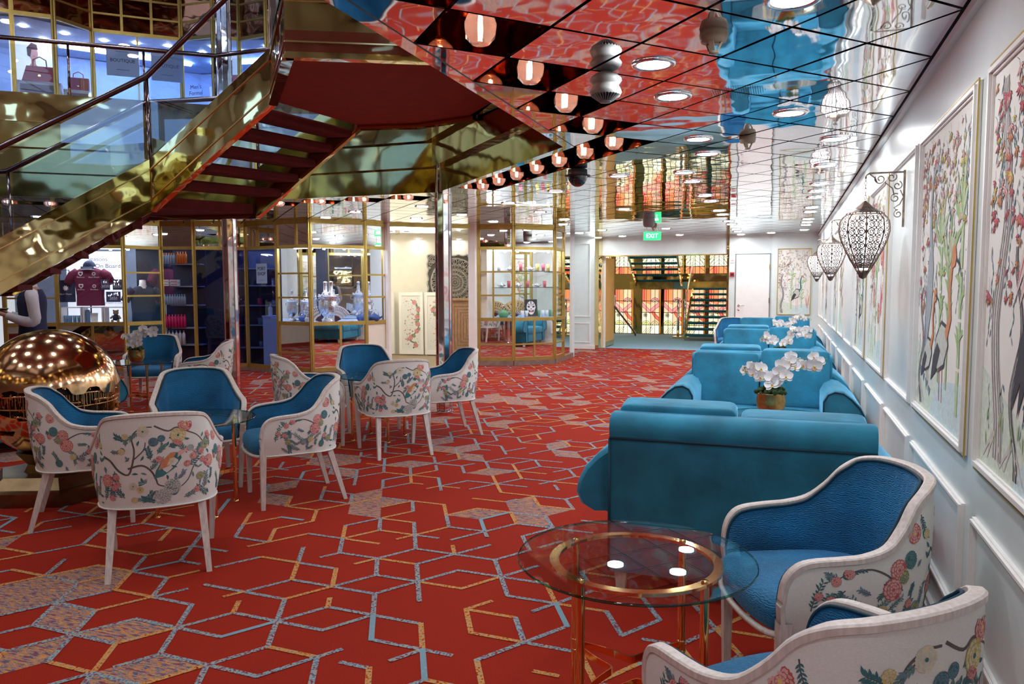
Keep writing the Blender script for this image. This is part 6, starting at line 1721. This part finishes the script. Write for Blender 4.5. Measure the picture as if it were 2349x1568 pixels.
XS = [(-5.4, -4.9), (-4.72, -4.23), (-3.93, -3.43), (-3.30, -2.79), (-2.70, -2.17), (-2.04, -1.52), (-1.35, -.85)]
for i, (a, c) in enumerate(XS):
    wd_ = ('far left behind the open door', 'first right of the open door', 'second right of the open door', 'third right of the open door', 'behind the left half of the climbing stair', 'behind the right half of the climbing stair', 'far right')[i]
    stained(a, c, .02, 1.30, 'lower orange stained glass panel, ' + wd_, False, None)
    stained(a, c, 1.75, 3.2, 'upper yellow stained glass panel, ' + wd_, True, None)
mat('teal_tread', (.004, .10, .13), .8, var=.2)
def flight(name, label, x0, x1, y0, z0, y1, z1, n, xo=0.0, rail=True):
    t = thing(name, label, 'staircase', (0, 0, 0))
    for i in range(n):
        f = i / (n - 1); y = y0 + (y1 - y0) * f; z = z0 + (z1 - z0) * f; o = xo * f
        b = MB(); b.box(x0 + o, x1 + o, y - .14, y + .14, z - .06, z, 'teal_tread'); b.build('tread', t, bevel=.02)
    for x in (x0, x1):
        b = MB(); b.bar((x, y0 - .1, z0 - .08), (x + xo, y1 + .1, z1 - .02), .05, .22, 'brass_sheet'); b.build('stringer', t)
    if rail:
        for x in (x0, x1):
            b = MB(); b.tube([(x, y0 - .25, z0 + .75), (x, y0 - .1, z0 + .85), (x + xo, y1, z1 + .85)], .022, 'chrome', 8); b.build('handrail', t)
flight('lobby_staircase', 'lobby stair flight climbing away with teal treads, at the right of the doorway', -2.42, -.7, 20.2, .17, 22.15, 1.50, 10)
flight('lobby_staircase', 'upper lobby stair flight with teal treads seen from below', -3.99, -2.73, 21.9, 1.58, 18.9, 2.80, 9, .15, False)
b = MB(); b.box(-4.2, -.5, 21.9, 22.35, 1.32, 1.52, P('mosaic_gold', (.55, .33, .06), .25, var=.4, vscale=4)); b.box(-2.95, -2.6, 21.89, 21.9, 1.33, 1.51, P('mosaic_teal', (.18, .42, .44), .3)); b.build('lobby_landing', None, label='gold and teal patterned landing edge between the lobby stairs', cat='landing')
t = thing('bollard_pair', 'pair of chrome newel posts on a brass base at the foot of the lobby stair', 'posts', (-2.62, 21.0, 0))
b = MB(); b.box(-.22, .22, -.15, .15, 0, .05, 'brass'); b.build('base', t)
for x in (-.09, .09): b = MB(); b.tube([(x, 0, .05), (x, 0, 1.02)], .035, 'chrome', 10); b.box(x - .09, x + .04, -.04, .04, 1.02, 1.05, 'chrome'); b.build('post', t)
t = thing('lobby_handrail', 'dark slanting handrail low beside the open wooden door', 'handrail', (0, 0, 0)); b = MB(); b.tube([(-4.5, 20.6, 1.02), (-4.0, 21.6, .1), (-3.98, 21.65, .0)], .025, 'dark_rail', 8); b.tube([(-4.5, 20.6, 1.02), (-4.5, 20.6, 0)], .02, 'dark_rail', 8); b.build('rail', t)
b = MB(); b.box(-3.5, -1.6, 19.2, 19.6, 4.14, 4.18, 'strip_warm'); b.box(-6.5, -4.5, 20.2, 20.6, 4.14, 4.18, 'strip_warm'); b.build('ceiling_strip_light', None, label='warm ceiling light of the lobby above the stairs', cat='ceiling lamp')

# ------------------------------------------------------------------ upper gallery shopfront
U = [(-11.9, 7.6), (-11.15, 8.75), (-10.75, 9.13), (-10.71, 9.79), (-9.71, 10.67), (-9.08, 10.71), (-8.79, 11.0), (-8.2, 10.95), (-7.4, 11.4), (-6.2, 11.4), (-3.4, 12.6)]
US = ['at the far left edge', 'left of the bag poster', 'in front of the bag poster', 'with the left boutique notice', 'with the right boutique notice, beside the dark column', 'left of the sunglasses poster', 'over the upper end of the stair', 'hidden right part', 'hidden right end', 'hidden far right']
for i in range(len(U) - 1):
    L = math.dist(U[i], U[i + 1]); k = max(1, round(L / .45)); two = i in (3, 4)
    tt = bay('gallery_window', 'gold framed upper gallery shop window ' + US[i], 'shop window', U[i], U[i + 1], 3.32, .9, 5.58, 6.42, pane='glass_upper', vm=[.5] if L > .7 else [], tmat='bronze_mirror', tv=[j / k for j in range(1, k)], th=(5.86, 6.14))
b = MB(); b.prism([(-13, 5), (-12, 14.5), (-2.5, 14.5), (WX, 5.5), (WX, -4), (-13, -4)][::-1], 6.44, 6.5, 'bronze_mirror')
for k in range(-14, 12):
    b.bar((-13, k * 1.2 - 2, 6.435), (WX, k * 1.2 + 6, 6.435), .02, .008, 'black'); b.bar((-13, k * 1.2 + 6, 6.435), (WX, k * 1.2 - 2, 6.435), .02, .008, 'black')
struct(b, 'ceiling_upper')
b = MB(); wallseg(b, (-13.0, 10.2), (-11.0, 12.6), 3.3, 6.45, 'shop_wall'); wallseg(b, (-11.0, 12.6), (-2.5, 14.4), 3.3, 6.45, 'shop_wall'); b.box(-13.05, -13, 5, 10.3, 3.3, 6.45, 'shop_wall'); struct(b, 'wall_gallery_back')
b = MB(); b.box(WX, WX + .1, -4, 13, 2.6, 6.45, 'upper_wall'); b.box(-13, WX, -4.1, -4, 2.6, 6.45, 'upper_wall'); struct(b, 'wall_upper_room')
for i_, (x0, x1, y0, y1) in enumerate(((-11.5, -9, -3.98, -3.9), (-7.5, -5, -3.98, -3.9), (-3.5, -1, -3.98, -3.9), (.5, .58, -2.5, 0), (.5, .58, 1.5, 4), (-12.98, -12.9, -2, 1), (-12.98, -12.9, 3, 6))):  # unseen glowing panels, added so the brass has blue light to reflect
    b = MB(); b.box(x0, x1, y0, y1, 3.6, 5.4, 'panel_glow'); b.build('added_glow_panel', None, label='added unseen blue glow panel across the upper gallery, number %s round the stairwell' % ORD[i_], cat='shop window')
b = MB(); b.prism([(-13, 7.9), (-11.2, 9.05), (-10.85, 9.9), (-9.75, 10.8), (-8.8, 11.1), (-3.6, 12.8), (-3, 14.3), (-11, 12.5), (-13, 10)][::-1], 5.60, 5.63, 'shop_wall'); struct(b, 'ceiling_gallery_shop')
t = thing('gallery_lights', 'row of spots and cold strips in the upper shop ceiling', 'ceiling lamp')
b = MB()
for (x, y) in ((-11.6, 9.3), (-11.3, 9.8), (-11.0, 10.3), (-11.5, 10.6), (-10.6, 10.6), (-10.2, 10.9), (-9.9, 11.4), (-9.5, 11.2), (-9.2, 11.6), (-8.6, 11.5), (-8.9, 12.2), (-8.2, 11.9), (-10.6, 11.6), (-10.1, 12.1), (-11.9, 9.9)): b.lathe([(0, 5.585), (.05, 5.585), (.06, 5.6)], 12, 'lamp_spot', c=(x, y, 0))
b.build('spot', t)
b = MB(); b.bar((-11.9, 10.2, 5.57), (-10.6, 11.9, 5.57), .12, .03, 'strip_blue'); b.bar((-10.2, 12.0, 5.57), (-6.5, 12.6, 5.57), .12, .03, 'strip_blue'); b.build('strip', t)
t = thing('gallery_downlights', 'round lamps in the bronze mirror ceiling over the stairwell', 'ceiling lamp')
b = MB()
for (x, y) in [(-5.4 + 4.2 * math.cos(2 * PI * i / 14), 3.4 + 4.6 * math.sin(2 * PI * i / 14)) for i in range(14)] + [(-5.4 + 2 * math.cos(2 * PI * i / 6), 3.4 + 2 * math.sin(2 * PI * i / 6)) for i in range(6)]: b.lathe([(0, 6.425), (.10, 6.425), (.11, 6.44)], 14, 'lamp_white', c=(x, y, 0))
b.build('diffuser', t)
def poster(loc, rz, w, h, label, kind):
    t = thing('poster', label, 'poster', loc, rz); b = MB(); b.box(-w / 2, w / 2, 0, .03, 0, h, 'lightbox'); b.build('board', t)
    c = MB(); pr = Print(c, lambda x, y, off: (x * w / 2, -off * 2, y * h))
    P('skin_pink', (.75, .38, .34)); P('hair_dark', (.08, .02, .03)); P('coat_pale', (.72, .62, .66)); P('bag_red', (.42, .06, .09)); P('poster_red', (.7, .12, .16))
    if kind == 0:
        pr.poly([(-.62, .0), (-.5, .50), (-.30, .62), (.30, .62), (.55, .45), (.6, 0)], 'coat_pale', 1)
        pr.poly([(-.28, .62), (-.10, .70), (.10, .70), (.30, .62), (.12, .32), (.02, .28)], 'skin_pink', 2); pr.poly([(-.09, .66), (.12, .66), (.10, .76), (-.08, .76)], 'skin_pink', 3)
        pr.poly([(.02 + .20 * math.cos(a), .83 + .085 * math.sin(a)) for a in [2 * PI * i / 18 for i in range(18)]], 'skin_pink', 4); pr.poly([(-.24, .80), (-.26, .90), (-.05, .97), (.18, .95), (.22, .88), (-.05, .88), (-.12, .78)], 'hair_dark', 5)
        pr.poly([(-.7, .18), (-.55, .34), (-.48, .18), (-.52, .05)], 'skin_pink', 3); pr.poly([(.0, .79), (.10, .79), (.08, .80), (.02, .80)], 'p_red', 6)
    else:
        pr.poly([(-.9, 0), (-.9, .5), (1, .5), (1, 0)], 'poster_red', 1); pr.poly([(-.7, .0), (-.4, .32), (.3, .34), (.7, 0)], P('dots_navy', (.03, .04, .1)), 2); pr.poly([(-.2, .3), (.15, .3), (.15, .5), (-.2, .5)], 'skin_pink', 3)
        pr.poly([(-.05 + .33 * math.cos(a), .64 + .20 * math.sin(a)) for a in [2 * PI * i / 18 for i in range(18)]], 'skin_pink', 4); pr.poly([(-.40, .66), (-.38, .85), (-.1, .95), (.25, .88), (.30, .78), (-.1, .80), (-.28, .7)], 'hair_dark', 5); pr.poly([(-.2, .62), (.3, .62), (.28, .71), (-.2, .71)], P('lens_blue', (.1, .3, .55)), 6)
        for k in range(14): pr.disc(-.45 + .07 * k, .06 + .1 * (k % 3), .02, 'print_white', 4, 6)
    c.build('print', t)
rU = math.atan2(.88, 1.0)
poster((-12.07, 9.83, 4.3), rU, .68, 1.27, 'lit poster of a person in a pale open coat, behind the upper gallery windows', 0)
poster((-9.25, 11.32, 4.72), .35, .30, .80, 'lit poster of a person in blue sunglasses beside the upper dark column', 1)
def handbag(loc, rz, label, s_=1.0, m='bag_red', box=False):
    t = thing('handbag', label, 'handbag', loc, rz); t.scale = (s_, s_, s_)
    P(m, (.42, .06, .09), .4)
    b = MB()
    if box: b.box(-.2, .2, -.07, .07, 0, .30, m)
    else: b.grid([[(x * (1 - .25 * z / .28), y * (1 - .8 * z / .28) , z) for x, y in ((-.26, -.10), (.26, -.10), (.26, .10), (-.26, .10))] for z in (0, .06, .2, .28)], m, True, False)
    b.build('body', t, bevel=.015)
    b = MB(); b.tube([(-.10, -.02, .25), (-.09, -.02, .38), (0, -.02, .43), (.09, -.02, .38), (.10, -.02, .25)], .010, m, 7); b.build('handle', t)
    b = MB(); b.box(-.02, .02, -.11, -.1, .1, .13, 'brass'); b.build('clasp', t)
def plinth(loc, rz, w, h, label):
    b = MB(); b.box(-w / 2, w / 2, -.2, .2, 0, .04, 'white_gloss'); b.box(-w / 2, -w / 2 + .05, -.2, .2, .04, h, 'white_gloss'); b.box(w / 2 - .05, w / 2, -.2, .2, .04, h, 'white_gloss'); b.box(-w / 2, w / 2, -.2, .2, h - .05, h, 'white_gloss'); b.box(-w / 2, w / 2, .18, .2, .04, h, 'white_gloss')
    b.build('plinth', None, loc=loc, rot=(0, 0, rz), label=label, cat='display plinth')
plinth((-11.52, 9.50, 3.3), rU, .62, 1.42, 'open white plinth carrying the large red handbag'); handbag((-11.52, 9.50, 4.72), rU, 'large rounded dark red handbag on a white plinth upstairs', 1.0)
plinth((-11.10, 9.85, 3.3), rU, .40, 1.33, 'lower white plinth carrying the square burgundy bag'); handbag((-11.10, 9.85, 4.63), rU, 'square burgundy bag on the lower white plinth upstairs', .78, 'burgundy', True)
MATS['burgundy'].node_tree.nodes['Principled BSDF']
plinth((-8.95, 11.35, 3.3), .1, .5, 1.2, 'white plinth upstairs left of the sunglasses poster')
def notice(loc, rz, lines, label, w=.48, h=.50, sz=.075):
    t = thing('shop_notice', label, 'sign', loc, rz); b = MB(); b.box(-w / 2, w / 2, -.006, 0, 0, h, 'notice_blue'); b.build('panel', t); text('lettering', lines, sz, MT(0, h / 2, -.008), 'navy_ink', t)
    b = MB(); b.box(-w * .2, w * .2, -.008, -.006, h * .2, h * .2 + .006, 'navy_ink'); b.box(-w * .2, w * .2, -.008, -.006, h * .78, h * .78 + .006, 'navy_ink'); b.build('rule', t)
r3 = math.atan2(U[4][1] - U[3][1], U[4][0] - U[3][0]); nn = Vector((math.sin(r3), -math.cos(r3), 0)) * .03
notice((-10.38 + nn.x, 10.08 + nn.y, 4.88), r3, 'BOUTIQUE', 'pale blue boutique notice on the upper glass, left one'); notice((-9.88 + nn.x, 10.52 + nn.y, 4.86), r3, 'BOUTIQUE', 'pale blue boutique notice on the upper glass, right one')
text('lettering', "Men's\nFormal", .10, Matrix.Translation((-9.42, 10.66, 4.72)) @ MT(0, 0, 0), 'navy_ink', None, label='dark lettering on the upper shop glass beside the boutique notices', category='sign')
for k in range(14):
    x = -10.45 + .34 * k; y = 11.45 + .07 * k + .32 * (k % 2)
    cup((x, y, 3.3), 'pale glass display column deep in the upper shop, %s from the left' % ORD2[k], 'glass_table' if k % 2 else 'shop_shelf', .13, 1.2 + .25 * (k % 4), name='display_column')
for k in range(5):
    z = 4.0 + .33 * k; b = MB(); b.box(0, 1.6, -.15, 0, z, z + .03, 'shop_shelf')
    rbx = random.Random(k)
    b.build('wall_shelf', None, loc=(-10.6, 12.55, 0), rot=(0, 0, .21), label='pale wall shelf at the back of the upper shop, number %s from the bottom' % ('one', 'two', 'three', 'four', 'five')[k], cat='shelf')

# ------------------------------------------------------------------ waiter
wt_loc = (-7.70, 6.12, 0); wt_rz = math.atan2(-.71, -.70) - PI / 2
def skin_body():
    V = []; Eg = []; Rr = []
    def add(p, r, par=None):
        V.append(p); Rr.append(r)
        if par is not None: Eg.append((par, len(V) - 1))
        return len(V) - 1
    pel = add((0, 0, .93), .13); w_ = add((0, 0, 1.08), .105, pel); ch = add((0, .0, 1.24), .125, w_); up_ = add((0, -.01, 1.36), .10, ch); nk = add((0, 0, 1.44), .048, up_); nk2 = add((0, .012, 1.50), .046, nk)
    h1 = add((0, .025, 1.56), .075, nk2); h2 = add((0, .02, 1.64), .088, h1); h3 = add((0, .0, 1.71), .055, h2)
    for s_ in (-1, 1):
        sh = add((s_ * .155, -.01, 1.37), .052, up_); el0 = add((s_ * .20, -.03, 1.22), .042, sh); el = add((s_ * .215, -.03, 1.09), .036, el0); fo = add((s_ * .19, .11, 1.10), .032, el); wr = add((s_ * .145, .23, 1.145), .022, fo); pm_ = add((s_ * .13, .29, 1.165), .026, wr)
        for k, (dx, dz) in enumerate(((-.022, .0), (-.008, .004), (.008, .003), (.022, -.002))):
            a = add((s_ * .125 + dx, .335, 1.172 + dz), .0085, pm_); b_ = add((s_ * .122 + dx, .365 - .004 * abs(k - 1.5), 1.178), .0078, a); add((s_ * .120 + dx, .388 - .006 * abs(k - 1.5), 1.188), .007, b_)
        th = add((s_ * .098, .29, 1.18), .0095, pm_); add((s_ * .085, .325, 1.20), .0085, th)
        hp = add((s_ * .085, 0, .86), .085, pel); kn = add((s_ * .09, .01 + .06 * s_, .50), .055, hp); cf = add((s_ * .09, -.02 + .04 * s_, .34), .052, kn); an = add((s_ * .09, -.02 + .03 * s_, .09), .032, cf); he = add((s_ * .09, -.04 + .03 * s_, .05), .030, an); add((s_ * .092, .10 + .03 * s_, .03), .024, he)
    me = bpy.data.meshes.new('body'); me.from_pydata(V, Eg, []); me.materials.append(MATS['skin'])
    o = bpy.data.objects.new('person', me); COL.objects.link(o)
    o.modifiers.new('skin', 'SKIN'); sb = o.modifiers.new('sub', 'SUBSURF'); sb.levels = 2; sb.render_levels = 2
    for i, r_ in enumerate(Rr): me.skin_vertices[0].data[i].radius = (r_, r_)
    me.skin_vertices[0].data[0].use_root = True
    dg = bpy.context.evaluated_depsgraph_get(); ev = bpy.data.meshes.new_from_object(o.evaluated_get(dg)); o.modifiers.clear(); o.data = ev
    for p in ev.polygons: p.use_smooth = True
    return o
wt = skin_body(); wt.location = wt_loc; wt.rotation_euler = (0, 0, wt_rz)
wt['label'] = 'person in white shirt and navy waistcoat carrying a tray, behind the globe'; wt['category'] = 'person'
mat('shirt_white', (.78, .76, .86), .8, var=.05, bump=.4, bscale=18, bdist=.02); mat('hair_black', (.012, .008, .008), .5)
def loft(secs, m, n=24):
    b = MB(); b.grid([[(cx + rx * math.cos(2 * PI * i / n), cy_ + ry * math.sin(2 * PI * i / n), z) for i in range(n)] for z, rx, ry, cx, cy_ in secs], m, True); return b
b = loft([(.99, .150, .125, 0, 0), (1.10, .140, .12, 0, 0), (1.22, .150, .125, 0, .0), (1.32, .150, .115, 0, 0), (1.385, .13, .085, 0, -.01), (1.43, .075, .065, 0, 0), (1.47, .060, .058, 0, .004)], 'shirt_white')
for s_ in (-1, 1): b.tube(catmull([(s_ * .13, -.01, 1.375), (s_ * .185, -.02, 1.33), (s_ * .215, -.035, 1.20), (s_ * .225, -.04, 1.085), (s_ * .205, .05, 1.075), (s_ * .165, .17, 1.12), (s_ * .150, .215, 1.14)], 3), [.055, .062, .064, .062, .060, .058, .057, .056, .056, .057, .058, .057, .054, .050, .046, .043, .040, .038, .037], 'shirt_white', 14)
b.build('shirt', wt)
b = loft([(.93, .168, .142, 0, 0), (1.05, .150, .130, 0, 0), (1.15, .153, .132, 0, 0), (1.26, .165, .142, 0, 0), (1.335, .158, .135, 0, 0), (1.385, .135, .11, 0, -.005), (1.415, .10, .09, 0, -.01)], 'navy'); b.build('waistcoat', wt)
b = loft([(.52, .175, .16, 0, 0), (.60, .185, .165, 0, 0), (.80, .185, .165, 0, 0), (.95, .162, .138, 0, 0), (.99, .150, .128, 0, 0)], 'skirt_navy'); b.build('skirt', wt)
b = MB(); b.ball((0, -.015, 1.645), .102, 'hair_black', 20, 14, (.95, 1.0, 1.05)); b.ball((0, -.11, 1.60), .05, 'hair_black', 14, 10); b.build('hair', wt)
b = MB()
for s_ in (-1, 1): b.ball((s_ * .036, .098, 1.60), .009, 'black', 8, 6); b.ball((s_ * .084, .02, 1.59), .018, 'skin', 8, 6, (.5, 1, 1.4))
b.ball((0, .112, 1.572), .013, 'skin', 8, 6, (.8, 1, 1.3)); b.ball((0, .10, 1.54), .016, 'p_rose', 8, 5, (1.4, .5, .4)); b.build('face', wt)
for s_ in (-1, 1):
    b = MB(); b.grid([[(s_ * .09 + x, y + .03 * s_, z) for x, y, z in r_] for r_ in ([(-.035, -.08, .05), (-.042, .0, .035), (-.04, .12, .0), (0, .16, .0), (.04, .12, 0), (.042, 0, .035), (.035, -.08, .05)], [(-.03, -.08, .10), (-.036, -.02, .085), (-.034, .10, .045), (0, .14, .035), (.034, .10, .045), (.036, -.02, .085), (.03, -.08, .10)])], 'black', True); b.box(s_ * .09 - .012, s_ * .09 + .012, -.085 + .03 * s_, -.06 + .03 * s_, 0, .06, 'black'); b.build('shoe', wt)
tr_ = thing('serving_tray', 'dark round tray held out by the person behind the globe', 'tray', (0, 0, 0))
M = Matrix.Translation(wt_loc) @ Matrix.Rotation(wt_rz, 4, 'Z'); c_ = M @ Vector((0, .40, 1.195)); tr_.location = c_
b = MB(); b.lathe([(0, 0), (.17, 0), (.185, .015), (.182, .017), (.168, .006), (0, .006)], 30, 'black'); b.build('dish', tr_)
cup((c_.x + .05, c_.y + .02, c_.z + .006), 'small white glass on the serving tray, right one', 'pot_white', .03, .05, name='glass'); cup((c_.x - .07, c_.y - .02, c_.z + .006), 'small white glass on the serving tray, left one', 'pot_white', .03, .05, name='glass')
b = MB(); b.ball((0, 0, .02), .025, 'p_gold', 12, 8); b.build('lemon', None, loc=(c_.x + .0, c_.y - .04, c_.z + .005), label='yellow lemon piece on the serving tray', cat='fruit')
disc_handle((-11.35, 8.97, 1.1), .55, 'round ribbed metal door pull behind the waiting person')
